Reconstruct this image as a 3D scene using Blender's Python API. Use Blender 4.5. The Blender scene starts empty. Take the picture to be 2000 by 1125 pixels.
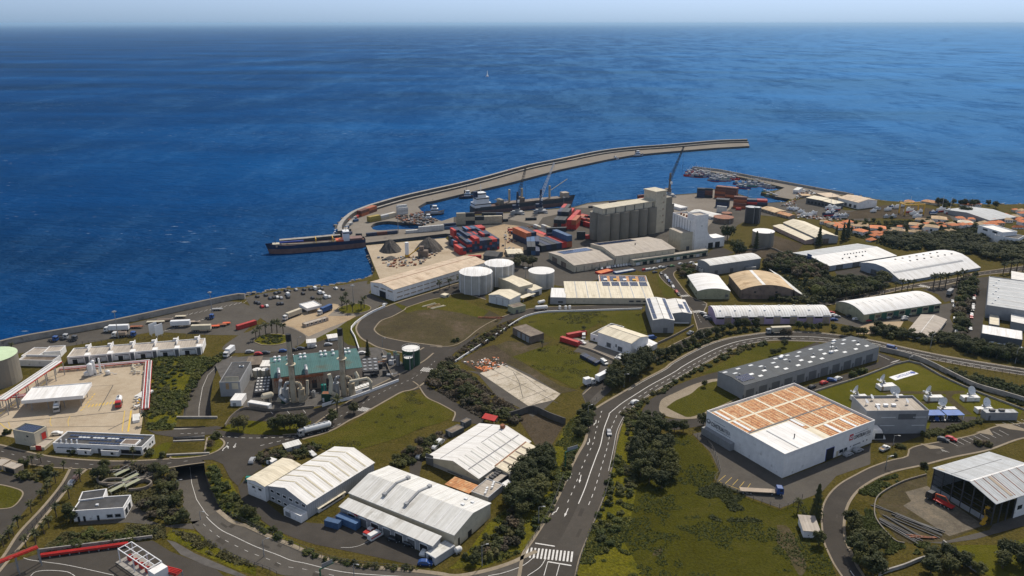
import bpy, math, random
from math import radians as R, sin, cos, pi, tan, atan, atan2, sqrt
from mathutils import Vector, Matrix
from mathutils.geometry import delaunay_2d_cdt
SC = bpy.context.scene
# ---------------- camera, sky, sun, exposure ----------------
FPX, HOR, CH = 1560.0, 45.0, 160.0
PITCH = atan((562.5-HOR)/FPX)
cd = bpy.data.cameras.new('camera'); cam = bpy.data.objects.new('camera', cd); SC.collection.objects.link(cam)
cam.location = (0, 0, CH); cam.rotation_euler = (pi/2-PITCH, 0, 0)
cd.sensor_width = 36; cd.lens = 36*FPX/2000; cd.clip_start = 1; cd.clip_end = 400000
SC.camera = cam
SUN_AZ, SUN_EL = R(29), R(51)
w = bpy.data.worlds.new('World'); SC.world = w; w.use_nodes = True
nt = w.node_tree; bg = nt.nodes['Background']; sky = nt.nodes.new('ShaderNodeTexSky')
sky.sky_type = 'NISHITA'; sky.sun_disc = False; sky.sun_elevation = SUN_EL; sky.sun_rotation = SUN_AZ
sky.altitude = 150; sky.air_density = 1.0; sky.dust_density = .4; sky.ozone_density = 1.5
tn = nt.nodes.new('ShaderNodeMix'); tn.data_type = 'RGBA'; tn.blend_type = 'MULTIPLY'; tn.inputs[0].default_value = 1
tc_ = nt.nodes.new('ShaderNodeTexCoord'); sx_ = nt.nodes.new('ShaderNodeSeparateXYZ'); rp_ = nt.nodes.new('ShaderNodeValToRGB'); nt.links.new(tc_.outputs['Generated'], sx_.inputs[0]); nt.links.new(sx_.outputs[2], rp_.inputs[0])
rp_.color_ramp.elements[0].color = (.36,.57,1.12,1); rp_.color_ramp.elements[1].color = (1.75,1.28,.95,1); rp_.color_ramp.elements[1].position = .30
nt.links.new(sky.outputs[0], tn.inputs[6]); nt.links.new(rp_.outputs[0], tn.inputs[7]); nt.links.new(tn.outputs[2], bg.inputs[0]); bg.inputs[1].default_value = 0.125
ld = bpy.data.lights.new('sun', 'SUN'); sun = bpy.data.objects.new('sun', ld); SC.collection.objects.link(sun)
ld.energy = 4.1; ld.angle = R(0.5); ld.color = (1, .93, .82)
sd = Vector((sin(SUN_AZ)*cos(SUN_EL), cos(SUN_AZ)*cos(SUN_EL), sin(SUN_EL)))
sun.rotation_euler = sd.to_track_quat('Z', 'Y').to_euler(); sun.location = (300, 300, 400)
vs = SC.view_settings; vs.view_transform = 'Standard'; vs.look = 'None'; vs.exposure = 0; vs.gamma = 1; vs.use_curve_mapping = False
rnd = random.Random(7)
# ---------------- pixel -> place ----------------
ZN = dict(_=(0,0,1), A=(0,540,3.75), B=(0,820,3.688), C=(400,540,3.75), D=(400,820,3.688), E=(800,540,3.75), F=(800,780,3.26),
 G=(1200,540,3.75), H=(1200,800,3.462), I=(1550,660,4.1667), J=(1550,880,4.444), K=(500,340,4.6875), L=(800,260,3.75),
 M=(1150,340,4.6875), N=(1300,300,4.6875), O=(1600,360,4.6875), P=(1500,480,4.0), Q=(480,640,5.625), R=(0,680,5.113),
 S=(1600,690,5.0), T=(860,420,12.5), U=(1370,740,5.626))
def px(s):
    out = []; k = '_'; buf = []
    for t in s.replace(',', ' ').split():
        if t in ZN: k = t; continue
        buf.append(float(t))
        if len(buf) == 2:
            a, b, c = ZN[k]; out.append((a+buf[0]/c, b+buf[1]/c)); buf = []
    return out
CP, SP = cos(PITCH), sin(PITCH)
def G(p, z=0.0):
    x = (p[0]-1000)/FPX; y = (562.5-p[1])/FPX
    d = (x, CP+y*SP, -SP+y*CP); t = (CH-z)/-d[2]
    return Vector((d[0]*t, d[1]*t))
def proj(x, y, z):
    dz = z-CH; yc = y*SP+dz*CP; zc = y*CP-dz*SP
    return (1000+FPX*x/zc, 562.5-FPX*yc/zc)
def g(s, z=0.0): return [G(p, z) for p in px(s)]
def g1(s, z=0.0): return g(s, z)[0]
def hsolve(p, vb):
    lo, hi = 0, 120
    for _ in range(40):
        h = (lo+hi)/2; q = G(p, h)
        if proj(q.x, q.y, 0)[1] < vb: lo = h
        else: hi = h
    return h
def S(v):   # apparent size of standard things down the slope of the land
    pts = [(300,.70),(420,.78),(540,.86),(650,.94),(800,1.0),(1125,1.05)]
    for (a, b), (c, d) in zip(pts, pts[1:]):
        if v <= c: return b+(d-b)*max(0, v-a)/(c-a)
    return 1.05
def smooth(pts, n=6):
    if len(pts) < 3: return list(pts)
    out = []
    P = [pts[0]*2-pts[1]]+list(pts)+[pts[-1]*2-pts[-2]]
    for i in range(1, len(P)-2):
        a, b, c, d = P[i-1:i+3]
        for k in range(n):
            t = k/n
            out.append(.5*((2*b)+(c-a)*t+(2*a-5*b+4*c-d)*t*t+(3*b-a-3*c+d)*t**3))
    out.append(pts[-1]); return out
def resample(pts, n):
    L = [0]
    for a, b in zip(pts, pts[1:]): L.append(L[-1]+(b-a).length)
    out = []; j = 0
    for i in range(n):
        s = L[-1]*i/(n-1)
        while j < len(pts)-2 and L[j+1] < s: j += 1
        t = (s-L[j])/max(1e-6, L[j+1]-L[j]); out.append(pts[j].lerp(pts[j+1], min(1, t)))
    return out
def plen(pts): return sum((b-a).length for a, b in zip(pts, pts[1:]))
def inpoly(p, poly):
    c = False; j = len(poly)-1
    for i in range(len(poly)):
        a, b = poly[i], poly[j]
        if (a.y > p.y) != (b.y > p.y) and p.x < (b.x-a.x)*(p.y-a.y)/(b.y-a.y)+a.x: c = not c
        j = i
    return c
def rand_in(poly, n, md, r=rnd):
    xs = [p.x for p in poly]; ys = [p.y for p in poly]; out = []; k = 0
    while len(out) < n and k < n*60:
        k += 1; p = Vector((r.uniform(min(xs), max(xs)), r.uniform(min(ys), max(ys))))
        if inpoly(p, poly) and all((p-q).length > md for q in out): out.append(p)
    return out
# ---------------- materials ----------------
MATS = {}
def _n(t, kind, **kw):
    n = t.nodes.new('ShaderNode'+kind)
    for k, v in kw.items(): setattr(n, k, v)
    return n
def _noise(t, co, scale, detail=6, rough=.6):
    n = _n(t, 'TexNoise'); n.inputs['Scale'].default_value = scale; n.inputs['Detail'].default_value = detail; n.inputs['Roughness'].default_value = rough
    t.links.new(co, n.inputs['Vector']); return n.outputs['Fac']
def _ramp(t, fac, stops):
    n = _n(t, 'ValToRGB'); e = n.color_ramp.elements
    while len(e) < len(stops): e.new(.5)
    for el, (p, c) in zip(e, stops): el.position = p; el.color = (*c, 1)
    t.links.new(fac, n.inputs[0]); return n.outputs[0]
def _mixc(t, fac, a, b, mode='MIX'):
    n = _n(t, 'Mix', data_type='RGBA', blend_type=mode)
    for v, i in ((fac, 0), (a, 6), (b, 7)):
        if isinstance(v, (int, float)): n.inputs[i].default_value = v
        elif isinstance(v, tuple): n.inputs[i].default_value = (*v, 1)
        else: t.links.new(v, n.inputs[i])
    return n.outputs[2]
def _new(name):
    m = bpy.data.materials.new(name); m.use_nodes = True; t = m.node_tree
    return m, t, t.nodes['Principled BSDF'], _n(t, 'TexCoord').outputs['Object']
def mat(name, col, rough=.75, var=.2, scale=.35, metal=0, spec=.4, stripe=None, stain=None, bump=0, rand=0):
    if name in MATS: return MATS[name]
    m, t, b, co = _new(name)
    f = _noise(t, co, scale)
    lo = tuple(c*(1-var) for c in col); hi = tuple(min(1, c*(1+var)) for c in col)
    c = _ramp(t, f, [(.3, lo), (.7, hi)])
    if stain:
        sc, ss, th = stain
        sf = _ramp(t, _noise(t, co, ss, 8, .65), [(th, (0,0,0)), (th+.12, (1,1,1))])
        c = _mixc(t, sf, c, sc)
    if stripe:
        ax, per, amt = stripe
        wv = _n(t, 'TexWave'); wv.bands_direction = ax; wv.inputs['Scale'].default_value = .31416/per
        t.links.new(co, wv.inputs['Vector'])
        c = _mixc(t, 1.0, c, _ramp(t, wv.outputs['Fac'], [(0, (1-amt,)*3), (.6, (1,1,1))]), 'MULTIPLY')
        bp = _n(t, 'Bump'); bp.inputs['Strength'].default_value = .25; bp.inputs['Distance'].default_value = .1
        t.links.new(wv.outputs['Fac'], bp.inputs['Height']); t.links.new(bp.outputs[0], b.inputs['Normal'])
    if 'roof' in name:
        mp = _n(t, 'Mapping'); mp.inputs['Scale'].default_value = (.9, .05, .05); t.links.new(co, mp.inputs[0])
        c = _mixc(t, 1.0, c, _ramp(t, _noise(t, mp.outputs[0], 1.0, 5, .7), [(.35, (.80,.78,.75)), (.55, (1,1,1))]), 'MULTIPLY')
    if rand:
        oi = _n(t, 'ObjectInfo')
        c = _mixc(t, 1.0, c, _ramp(t, oi.outputs['Random'], [(0, (1-rand,)*3), (1, (1,1,1))]), 'MULTIPLY')
    if bump and not stripe:
        bp = _n(t, 'Bump'); bp.inputs['Strength'].default_value = bump; bp.inputs['Distance'].default_value = .3
        t.links.new(_noise(t, co, scale*4), bp.inputs['Height']); t.links.new(bp.outputs[0], b.inputs['Normal'])
    t.links.new(c, b.inputs['Base Color']); b.inputs['Roughness'].default_value = rough
    b.inputs['Metallic'].default_value = metal; b.inputs['Specular IOR Level'].default_value = spec
    MATS[name] = m; return m
def ground_mat(name, stops, s1, s2, fine=.35, bump=.5, s3=2.5, stretch=None):
    if name in MATS: return MATS[name]
    m, t, b, co = _new(name)
    if stretch:
        mp = _n(t, 'Mapping'); mp.inputs['Scale'].default_value = stretch; t.links.new(co, mp.inputs[0]); co = mp.outputs[0]
    f1 = _noise(t, co, s1, 8, .62); f2 = _noise(t, co, s2, 8, .7)
    mx = _n(t, 'Mix', data_type='FLOAT'); mx.inputs[0].default_value = .42; t.links.new(f1, mx.inputs[2]); t.links.new(f2, mx.inputs[3])
    c = _ramp(t, mx.outputs[0], stops)
    f3 = _noise(t, co, s3, 4, .7)
    c = _mixc(t, 1.0, c, _ramp(t, f3, [(.3, (1-fine,)*3), (.7, (1+fine*.6,)*3)]), 'MULTIPLY')
    bp = _n(t, 'Bump'); bp.inputs['Strength'].default_value = bump; bp.inputs['Distance'].default_value = .5
    t.links.new(f3, bp.inputs['Height']); t.links.new(bp.outputs[0], b.inputs['Normal'])
    t.links.new(c, b.inputs['Base Color']); b.inputs['Roughness'].default_value = 1; b.inputs['Specular IOR Level'].default_value = .04
    MATS[name] = m; return m
def leaf_mat(name, a, b_, yel=None):
    if name in MATS: return MATS[name]
    m, t, b, co = _new(name)
    oi = _n(t, 'ObjectInfo'); geo = _n(t, 'NewGeometry')
    c = _mixc(t, _noise(t, geo.outputs['Position'], 1.8, 3, .7), a, b_)
    c = _mixc(t, 1.0, c, _ramp(t, oi.outputs['Random'], [(0, (.60,.66,.55)), (.5, (1,1,1)), (1, (1.5,1.35,1.1))]), 'MULTIPLY')
    t.links.new(c, b.inputs['Base Color']); b.inputs['Roughness'].default_value = .7; b.inputs['Specular IOR Level'].default_value = .2
    tr = _n(t, 'BsdfTranslucent'); t.links.new(c, tr.inputs[0]); mx = _n(t, 'MixShader'); mx.inputs[0].default_value = .22
    t.links.new(b.outputs[0], mx.inputs[1]); t.links.new(tr.outputs[0], mx.inputs[2]); t.links.new(mx.outputs[0], t.nodes['Material Output'].inputs[0])
    MATS[name] = m; return m
# ---------------- mesh building ----------------
class MB:
    def __init__(s): s.v = []; s.f = []; s.m = []
    def face(s, pts, mi=0):
        n = len(s.v); s.v += [tuple(p) for p in pts]; s.f.append(tuple(range(n, n+len(pts)))); s.m.append(mi)
    def box(s, x0, y0, z0, x1, y1, z1, mi=0, bottom=False):
        n = len(s.v); s.v += [(x0,y0,z0),(x1,y0,z0),(x1,y1,z0),(x0,y1,z0),(x0,y0,z1),(x1,y0,z1),(x1,y1,z1),(x0,y1,z1)]
        q = [(0,1,5,4),(1,2,6,5),(2,3,7,6),(3,0,4,7),(4,5,6,7),(3,2,1,0)]
        for a in q: s.f.append(tuple(n+i for i in a)); s.m.append(mi)
        return s
    def cbox(s, x, y, z, sx, sy, sz, mi=0): return s.box(x-sx/2, y-sy/2, z, x+sx/2, y+sy/2, z+sz, mi)
    def frus(s, a, b, mi=0, top=None):   # a,b = (x0,y0,x1,y1,z)
        n = len(s.v)
        for x0, y0, x1, y1, z in (a, b): s.v += [(x0,y0,z),(x1,y0,z),(x1,y1,z),(x0,y1,z)]
        for i, q in enumerate([(0,1,5,4),(1,2,6,5),(2,3,7,6),(3,0,4,7),(4,5,6,7),(3,2,1,0)]):
            s.f.append(tuple(n+k for k in q)); s.m.append(top if (i == 4 and top is not None) else mi)
        return s
    def prism(s, poly, z0, z1, mi=0, top=None):
        n = len(s.v); k = len(poly)
        s.v += [(p[0], p[1], z0) for p in poly]+[(p[0], p[1], z1) for p in poly]
        for i in range(k): j = (i+1) % k; s.f.append((n+i, n+j, n+k+j, n+k+i)); s.m.append(mi)
        s.f.append(tuple(range(n+k, n+2*k))); s.m.append(mi if top is None else top)
        s.f.append(tuple(reversed(range(n, n+k)))); s.m.append(mi); return s
    def cyl(s, x, y, z0, z1, r, n=16, mi=0, r2=None, top=None):
        r2 = r if r2 is None else r2; b = len(s.v)
        s.v += [(x+r*cos(2*pi*i/n), y+r*sin(2*pi*i/n), z0) for i in range(n)]+[(x+r2*cos(2*pi*i/n), y+r2*sin(2*pi*i/n), z1) for i in range(n)]
        for i in range(n): j = (i+1) % n; s.f.append((b+i, b+j, b+n+j, b+n+i)); s.m.append(mi)
        s.f.append(tuple(range(b+n, b+2*n))); s.m.append(mi if top is None else top)
        s.f.append(tuple(reversed(range(b, b+n)))); s.m.append(mi); return s
    def tube(s, p, q, r, n=6, mi=0, r2=None):
        p = Vector(p); q = Vector(q); d = (q-p)
        if d.length < 1e-6: return s
        r2 = r if r2 is None else r2
        d.normalize(); a = d.orthogonal().normalized(); c = d.cross(a); b = len(s.v)
        for P_, rr in ((p, r), (q, r2)): s.v += [tuple(P_+(a*cos(2*pi*i/n)+c*sin(2*pi*i/n))*rr) for i in range(n)]
        for i in range(n): j = (i+1) % n; s.f.append((b+i, b+j, b+n+j, b+n+i)); s.m.append(mi)
        s.f.append(tuple(range(b+n, b+2*n))); s.m.append(mi); s.f.append(tuple(reversed(range(b, b+n)))); s.m.append(mi); return s
    def pipe(s, pts, r, n=8, mi=0):
        for a, b in zip(pts, pts[1:]): s.tube(a, b, r, n, mi)
        return s
    def beam(s, p, q, w=.2, mi=0): return s.tube(p, q, w*.7, 4, mi)
    def prof(s, prof, x0, x1, th, mi=0):    # sheet of a (y,z) profile extruded along x with thickness
        n = len(s.v); k = len(prof)
        for x in (x0, x1):
            s.v += [(x, y, z) for y, z in prof]; s.v += [(x, y, z+th) for y, z in prof]
        for i in range(k-1):
            s.f += [(n+k+i, n+3*k+i, n+3*k+i+1, n+k+i+1), (n+i+1, n+2*k+i+1, n+2*k+i, n+i)]
            s.f += [(n+i, n+k+i, n+k+i+1, n+i+1), (n+2*k+i+1, n+3*k+i+1, n+3*k+i, n+2*k+i)]; s.m += [mi]*4
        s.f += [(n, n+2*k, n+3*k, n+k), (n+2*k-1, n+4*k-1, n+3*k-1, n+k-1)]; s.m += [mi]*2
        return s
    def mesh(s, name, mats):
        me = bpy.data.meshes.new(name); me.from_pydata(s.v, [], s.f)
        for m in (mats if isinstance(mats, (list, tuple)) else [mats]): me.materials.append(m)
        me.polygons.foreach_set('material_index', s.m)
        me.update(); return me
    def obj(s, name, mats, parent=None, **kw): return link(name, s.mesh(name, mats), parent, **kw)
def link(name, me, parent=None, label=None, smooth=False):
    o = bpy.data.objects.new(name, me); SC.collection.objects.link(o)
    if parent: o.parent = parent
    if label: o['label'] = label
    if smooth: me.polygons.foreach_set('use_smooth', [True]*len(me.polygons))
    return o
def tag(o, label, cat, group=None):
    o['label'] = label; o['category'] = cat
    if group: o['group'] = group
    return o
def thing(name, label, cat, xy=(0,0), rot=0, sc=1, group=None, z=0):
    o = bpy.data.objects.new(name, None); SC.collection.objects.link(o); o.empty_display_size = .5
    o.location = (xy[0], xy[1], z); o.rotation_euler = (0, 0, rot); o.scale = (sc,)*3 if isinstance(sc, (int, float)) else sc
    return tag(o, label, cat, group)
def struct(o, label=None, kind='structure'):
    o['kind'] = kind
    if label: o['label'] = label
    return o
ORD = 'first second third fourth fifth sixth seventh eighth ninth tenth eleventh twelfth thirteenth fourteenth fifteenth sixteenth seventeenth eighteenth nineteenth twentieth'.split()
def od(i):
    if i < 20: return ORD[i]
    n = i+1; t = {2:'twenty',3:'thirty',4:'forty',5:'fifty',6:'sixty',7:'seventy',8:'eighty',9:'ninety'}
    if n < 100: return (t[n//10]+('-'+ORD[n % 10-1] if n % 10 else 'th')).replace('tyth', 'tieth')
    return 'hundred-and-'+od(n-101)
def proto(parts):   # parts: [(name, mesh, [children])]
    return parts
def inst(pr, root):
    for nm, me, ch in pr:
        o = link(nm, me, root)
        for n2, m2 in ch: link(n2, m2, o)
    return root
# ---------------- ground materials ----------------
M_ = {}
def GM(k, name, cols, s1, s2, fine, bump, s3): M_[k] = ground_mat(name, [(p, c) for p, c in zip((.28,.40,.50,.60,.73), cols)], s1, s2, fine, bump, s3)
GM('scrub', 'scrub_ground', [(0.037,0.032,0.0068),(0.064,0.054,0.0099),(0.096,0.076,0.0198),(0.068,0.059,0.0105),(0.130,0.097,0.0310)], .035, .22, .5, .8, 1.1)
GM('grass', 'field_grass', [(0.046,0.046,0.0068),(0.064,0.063,0.0081),(0.075,0.072,0.0099),(0.096,0.083,0.0161),(0.115,0.092,0.0260)], .03, .16, .4, .8, 1.3)
GM('hill', 'hillside_grass', [(0.036,0.034,0.0052),(0.052,0.050,0.0058),(0.059,0.058,0.0071),(0.076,0.069,0.0130),(0.109,0.092,0.0248)], .028, .2, .45, .8, 1.2)
GM('lawn', 'lawn_grass', [(0.059,0.062,0.0062),(0.075,0.075,0.0068),(0.090,0.086,0.0087),(0.108,0.098,0.0149),(0.132,0.111,0.0248)], .035, .2, .3, .6, 1.6)
GM('bank', 'bank_grass', [(0.049,0.050,0.0065),(0.077,0.078,0.0078),(0.127,0.116,0.0108),(0.080,0.075,0.0114),(0.152,0.116,0.0286)], .045, .3, .5, .9, 1.1)
GM('dirt', 'bare_dirt', [(.045,.040,.018),(.064,.052,.030),(.075,.062,.030),(.105,.080,.052),(.20,.15,.10)], .045, .25, .35, .5, 1.2)
GM('brown', 'brown_earth', [(.040,.032,.020),(.058,.045,.029),(.075,.058,.038),(.09,.07,.048),(.12,.095,.065)], .05, .3, .35, .5, 1.2)
GM('asphalt', 'asphalt', [(.046,.041,.036),(.056,.050,.043),(.064,.057,.049),(.072,.064,.055),(.086,.077,.066)], .05, .22, .14, .15, 2.5)
GM('asphalt_new', 'new_asphalt', [(.048,.043,.038),(.058,.052,.045),(.066,.059,.050),(.072,.064,.055),(.088,.078,.066)], .06, .3, .12, .15, 2.5)
GM('asphalt_old', 'worn_asphalt', [(.066,.059,.051),(.083,.075,.065),(.096,.087,.075),(.108,.098,.084),(.135,.12,.10)], .05, .3, .15, .15, 2.5)
GM('concrete', 'yard_concrete', [(.26,.20,.13),(.36,.29,.205),(.42,.345,.25),(.46,.385,.285),(.30,.22,.14)], .05, .35, .16, .1, 2)
GM('quay', 'quay_concrete', [(0.151,0.129,0.107),(0.193,0.167,0.139),(0.220,0.195,0.164),(0.241,0.216,0.182),(0.289,0.258,0.221)], .03, .25, .12, .1, 2)
GM('site', 'muddy_site_slab', [(.07,.058,.04),(.11,.092,.07),(.15,.13,.10),(.20,.165,.12),(.28,.22,.14)], .08, .4, .25, .2, 1.5)
GM('lane', 'older_asphalt', [(.060,.053,.046),(.070,.062,.053),(.078,.070,.060),(.088,.078,.066),(.105,.093,.08)], .05, .3, .15, .15, 2.5)
GM('tan', 'tan_yard', [(.24,.17,.10),(.32,.24,.155),(.38,.29,.19),(.42,.33,.22),(.46,.37,.26)], .03, .25, .2, .2, 1.5)
M_['slab'] = ground_mat('old_slab', [(.34,(.10,.085,.05)),(.41,(.36,.31,.23)),(.55,(.54,.48,.39)),(.62,(.46,.39,.30)),(.70,(.30,.20,.12))], .09, .5, .25, .15, 1.8)
M_['pave'] = ground_mat('pavement_slabs', [(.3,(.20,.165,.115)),(.5,(.27,.225,.165)),(.7,(.33,.285,.215))], .08, .5, .15, .1, 2)
M_['kerb'] = mat('kerb_stone', (.42,.38,.31), .85, .15, .6)
M_['conc'] = mat('wall_concrete', (.30,.28,.25), .85, .22, .3, stain=((.16,.15,.135), .25, .55))
M_['conc_dark'] = mat('dark_concrete', (.085,.078,.07), .9, .3, .3)
M_['paint'] = mat('road_paint', (.60,.585,.55), .7, .2, 1.5, stain=((.2,.19,.17), 1.2, .58))
M_['ypaint'] = mat('yellow_paint', (.62,.42,.06), .7, .15, 1.5)
M_['rock'] = mat('shore_rock', (.16,.145,.125), .9, .45, .3)
def tri_sheet(mb, loops, z, mi=0, skirt=None):
    vs_, ed = [], []
    for lp in loops:
        n = len(vs_); k = len(lp); vs_ += [Vector((p.x, p.y)) for p in lp]; ed += [(n+i, n+(i+1) % k) for i in range(k)]
    V, E_, F_, *_r = delaunay_2d_cdt(vs_, ed, [], 0, 1e-4)
    b = len(mb.v); mb.v += [(p.x, p.y, z) for p in V]
    for f in F_:
        c = sum((V[i] for i in f), Vector((0,0)))/len(f)
        if inpoly(c, loops[0]) and not any(inpoly(c, h) for h in loops[1:]):
            a = V[f[0]]; q = V[f[1]]; r = V[f[2]]
            if (q-a).cross(r-a) < 0: f = tuple(reversed(f))
            mb.f.append(tuple(b+i for i in f)); mb.m.append(mi)
    if skirt is not None:
        for lp in loops:
            for i in range(len(lp)):
                a, c = lp[i], lp[(i+1) % len(lp)]
                mb.face([(a.x,a.y,skirt),(c.x,c.y,skirt),(c.x,c.y,z),(a.x,a.y,z)], mi+1 if skirt is not None else mi)
def area(name, s, m, z=.03, sm=False, kerb=0, label=None, kind='structure', off=None):
    p = g(s) if isinstance(s, str) else s
    if sm: p = smooth(p+[p[0]], 5)[:-1]
    mb = MB(); tri_sheet(mb, [p], z)
    o = struct(mb.obj(name, M_[m]), label, kind)
    if kerb: curb(p+[p[0]], kerb)
    return o
KB = MB()
def offs(pts, d):
    out = []
    for i, p in enumerate(pts):
        a = pts[max(0, i-1)]; b = pts[min(len(pts)-1, i+1)]; t = (b-a)
        if t.length < 1e-6: out.append(p.copy()); continue
        t.normalize(); out.append(p+Vector((-t.y, t.x))*d)
    return out
def curb(pts, wd, z=.14, mb=None, mi=0):
    mb = mb or KB; q = offs(pts, wd)
    for i in range(len(pts)-1):
        a, b, c, d = pts[i], pts[i+1], q[i+1], q[i]
        mb.face([(a.x,a.y,z),(b.x,b.y,z),(c.x,c.y,z),(d.x,d.y,z)], mi)
        mb.face([(a.x,a.y,0),(b.x,b.y,0),(b.x,b.y,z),(a.x,a.y,z)], mi); mb.face([(d.x,d.y,z),(c.x,c.y,z),(c.x,c.y,0),(d.x,d.y,0)], mi)
# ---------------- sea ----------------
SEA = -2.6
def make_sea():
    m, t, b, co = _new('sea_water')
    geo = _n(t, 'NewGeometry'); pos = geo.outputs['Position']
    mp = _n(t, 'Mapping'); mp.inputs['Scale'].default_value = (.55, 1.35, 1); mp.inputs['Rotation'].default_value = (0,0,.35); t.links.new(pos, mp.inputs[0]); q = mp.outputs[0]
    f = _noise(t, q, .0022, 5, .6)
    c = _ramp(t, f, [(.35, (.0002,.020,.072)), (.52, (.0003,.036,.135)), (.68, (.0006,.058,.20))])
    # whitecaps: sparse flecks in windy patches
    mp2 = _n(t, 'Mapping'); mp2.inputs['Scale'].default_value = (.35, 1.0, 1); mp2.inputs['Rotation'].default_value = (0,0,-.25); t.links.new(pos, mp2.inputs[0]); q2 = mp2.outputs[0]
    wc = _ramp(t, _noise(t, q2, .26, 3, .6), [(.66, (0,0,0)), (.76, (1,1,1))])
    wm = _ramp(t, _noise(t, q2, .0045, 5, .62), [(.47, (0,0,0)), (.66, (1,1,1))])
    fm = _mixc(t, 1.0, wc, wm, 'MULTIPLY')
    c = _mixc(t, fm, c, (.42,.52,.60))
    df = _n(t, 'BsdfDiffuse'); t.links.new(c, df.inputs[0])
    gl = _n(t, 'BsdfGlossy', distribution='BECKMANN'); gl.inputs['Color'].default_value = (.20,.52,1,1)
    ro = _n(t, 'MapRange'); ro.inputs[1].default_value = .44; ro.inputs[2].default_value = .60; ro.inputs[3].default_value = .42; ro.inputs[4].default_value = .74
    mp3 = _n(t, 'Mapping'); mp3.inputs['Scale'].default_value = (1.0, .3, 1); mp3.inputs['Rotation'].default_value = (0,0,.3); t.links.new(pos, mp3.inputs[0]); t.links.new(_noise(t, mp3.outputs[0], .006, 13, .85), ro.inputs[0]); t.links.new(ro.outputs[0], gl.inputs['Roughness'])
    lw = _n(t, 'Fresnel'); lw.inputs[0].default_value = 1.33
    fr = _n(t, 'MapRange'); fr.inputs[1].default_value = .02; fr.inputs[2].default_value = 1; fr.inputs[3].default_value = .04; fr.inputs[4].default_value = .09
    t.links.new(lw.outputs[0], fr.inputs[0])
    ms = _n(t, 'MixShader'); t.links.new(fr.outputs[0], ms.inputs[0]); t.links.new(df.outputs[0], ms.inputs[1]); t.links.new(gl.outputs[0], ms.inputs[2])
    t.links.new(ms.outputs[0], t.nodes['Material Output'].inputs[0]); t.nodes.remove(b)
    h = None
    for sc_, am in ((.02, 6.0), (.07, 3.0), (.25, 1.6), (.9, .6)):
        n = _noise(t, q, sc_, 3, .6); mu = _n(t, 'Math', operation='MULTIPLY'); mu.inputs[1].default_value = am; t.links.new(n, mu.inputs[0])
        if h is None: h = mu.outputs[0]
        else:
            ad = _n(t, 'Math', operation='ADD'); t.links.new(h, ad.inputs[0]); t.links.new(mu.outputs[0], ad.inputs[1]); h = ad.outputs[0]
    bp = _n(t, 'Bump'); bp.inputs['Strength'].default_value = 1; bp.inputs['Distance'].default_value = 1.0
    t.links.new(h, bp.inputs['Height']); t.links.new(bp.outputs[0], df.inputs['Normal']); t.links.new(bp.outputs[0], gl.inputs['Normal'])
    mb = MB(); R_ = [1400, 3000, 9000, 25000, 70000, 160000]; n = 64; cx, cy = 0, 700
    ring = [Vector((cx+R_[0]*cos(2*pi*i/n), cy+R_[0]*sin(2*pi*i/n))) for i in range(n)]
    tri_sheet(mb, [ring, [Vector(q) for q in ((-190,120),(100,120),(60,400),(-160,370))]], SEA)
    for i in range(n):
        a0, a1 = 2*pi*i/n, 2*pi*(i+1)/n
        for r0, r1 in zip(R_, R_[1:]): mb.face([(cx+r0*cos(a0), cy+r0*sin(a0), SEA), (cx+r1*cos(a0), cy+r1*sin(a0), SEA), (cx+r1*cos(a1), cy+r1*sin(a1), SEA), (cx+r0*cos(a1), cy+r0*sin(a1), SEA)])
    struct(mb.obj('sea', m), 'deep blue open sea reaching the hazy horizon')
make_sea()
# ---------------- land, harbour quays ----------------
LEFTC = '_ -420 772 -60 688 0 672 60 660 220 632 440 583 478 579 520 570'
ROCKC = '_ 520 570 551 564 602 559.5 640 558 666 554 700 547 726 539 732 528 726 511 723 499 714.4 479'
COAST = LEFTC+' _ 551 564 602 559.5 640 558 666 554 700 547 726 539 732 528 726 511 723 499 714.4 479 870 464 886 457 886 424 920 419 960 417 1120 404 1149 396 1190 392 1270 387 1320 380 1360 377 1391 369 1425 372 1480 392 1500 396 1536 394 1545 388 1513 383 1486 376 1513 372 1534 367 1475 352.5 1428 342.5 1400 338 1380 334 1358 330 1351 327.5 1356 325 1407 331 1471 344.5 1533 355.5 1605 369 1650 377 1667 381 1728 392 1800 396 1952 399.5 2000 398.5 2150 397 2700 380'
MOLE = '_ 714.4 474 663 460 662.5 447 670.7 434 687.7 420 711 410.4 736.8 402 798.7 385 920 357 1026.7 328 1093 314.7 1173 298.7 1237 291 1300 287 1400 278 1460 276 1464 285 1400 288.5 1300 296.5 1237 302.5 1187 311.2 1093 331 1003 355 920 374.5 845 392.5 833 394 816 404 835 424 862.7 431.5 886 424 886 457 870 456'
bot = [Vector((420, 60)), Vector((150, 60)), Vector((-150, 60)), Vector((-420, 120))]
coast = g(COAST)
# underpass: ground-plane tracks of the sunken road (edges, depth)
UL = [('A 1655 590',0),('A 1540 665',-.6),('A 1450 745',-1.6),('A 1400 830',-2.6),('A 1368 960',-4.0),('A 1350 1115',-5),('B 1262 130',-5.2),('B 1258 245',-5.2),('B 1262 345',-5.2),('B 1272 450',-4.6),('B 1292 580',-3.0),('B 1335 680',-1.4),('B 1385 750',0)]
UR = [('A 1745 580',0),('A 1650 640',-.6),('A 1595 700',-1.6),('A 1565 800',-2.6),('A 1548 960',-4.0),('A 1560 1115',-5),('B 1490 125',-5.2),('B 1484 235',-5.2),('B 1474 335',-5.2),('B 1492 470',-4.6),('B 1540 570',-3.0),('B 1625 665',-1.4),('B 1700 715',0)]
ul = [G(px(s)[0], z) for s, z in UL]; ur = [G(px(s)[0], z) for s, z in UR]; uz = [z for _, z in UL]
def cutpoly(i, j): return ul[i:j+1]+list(reversed(ur[i:j+1]))
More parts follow.
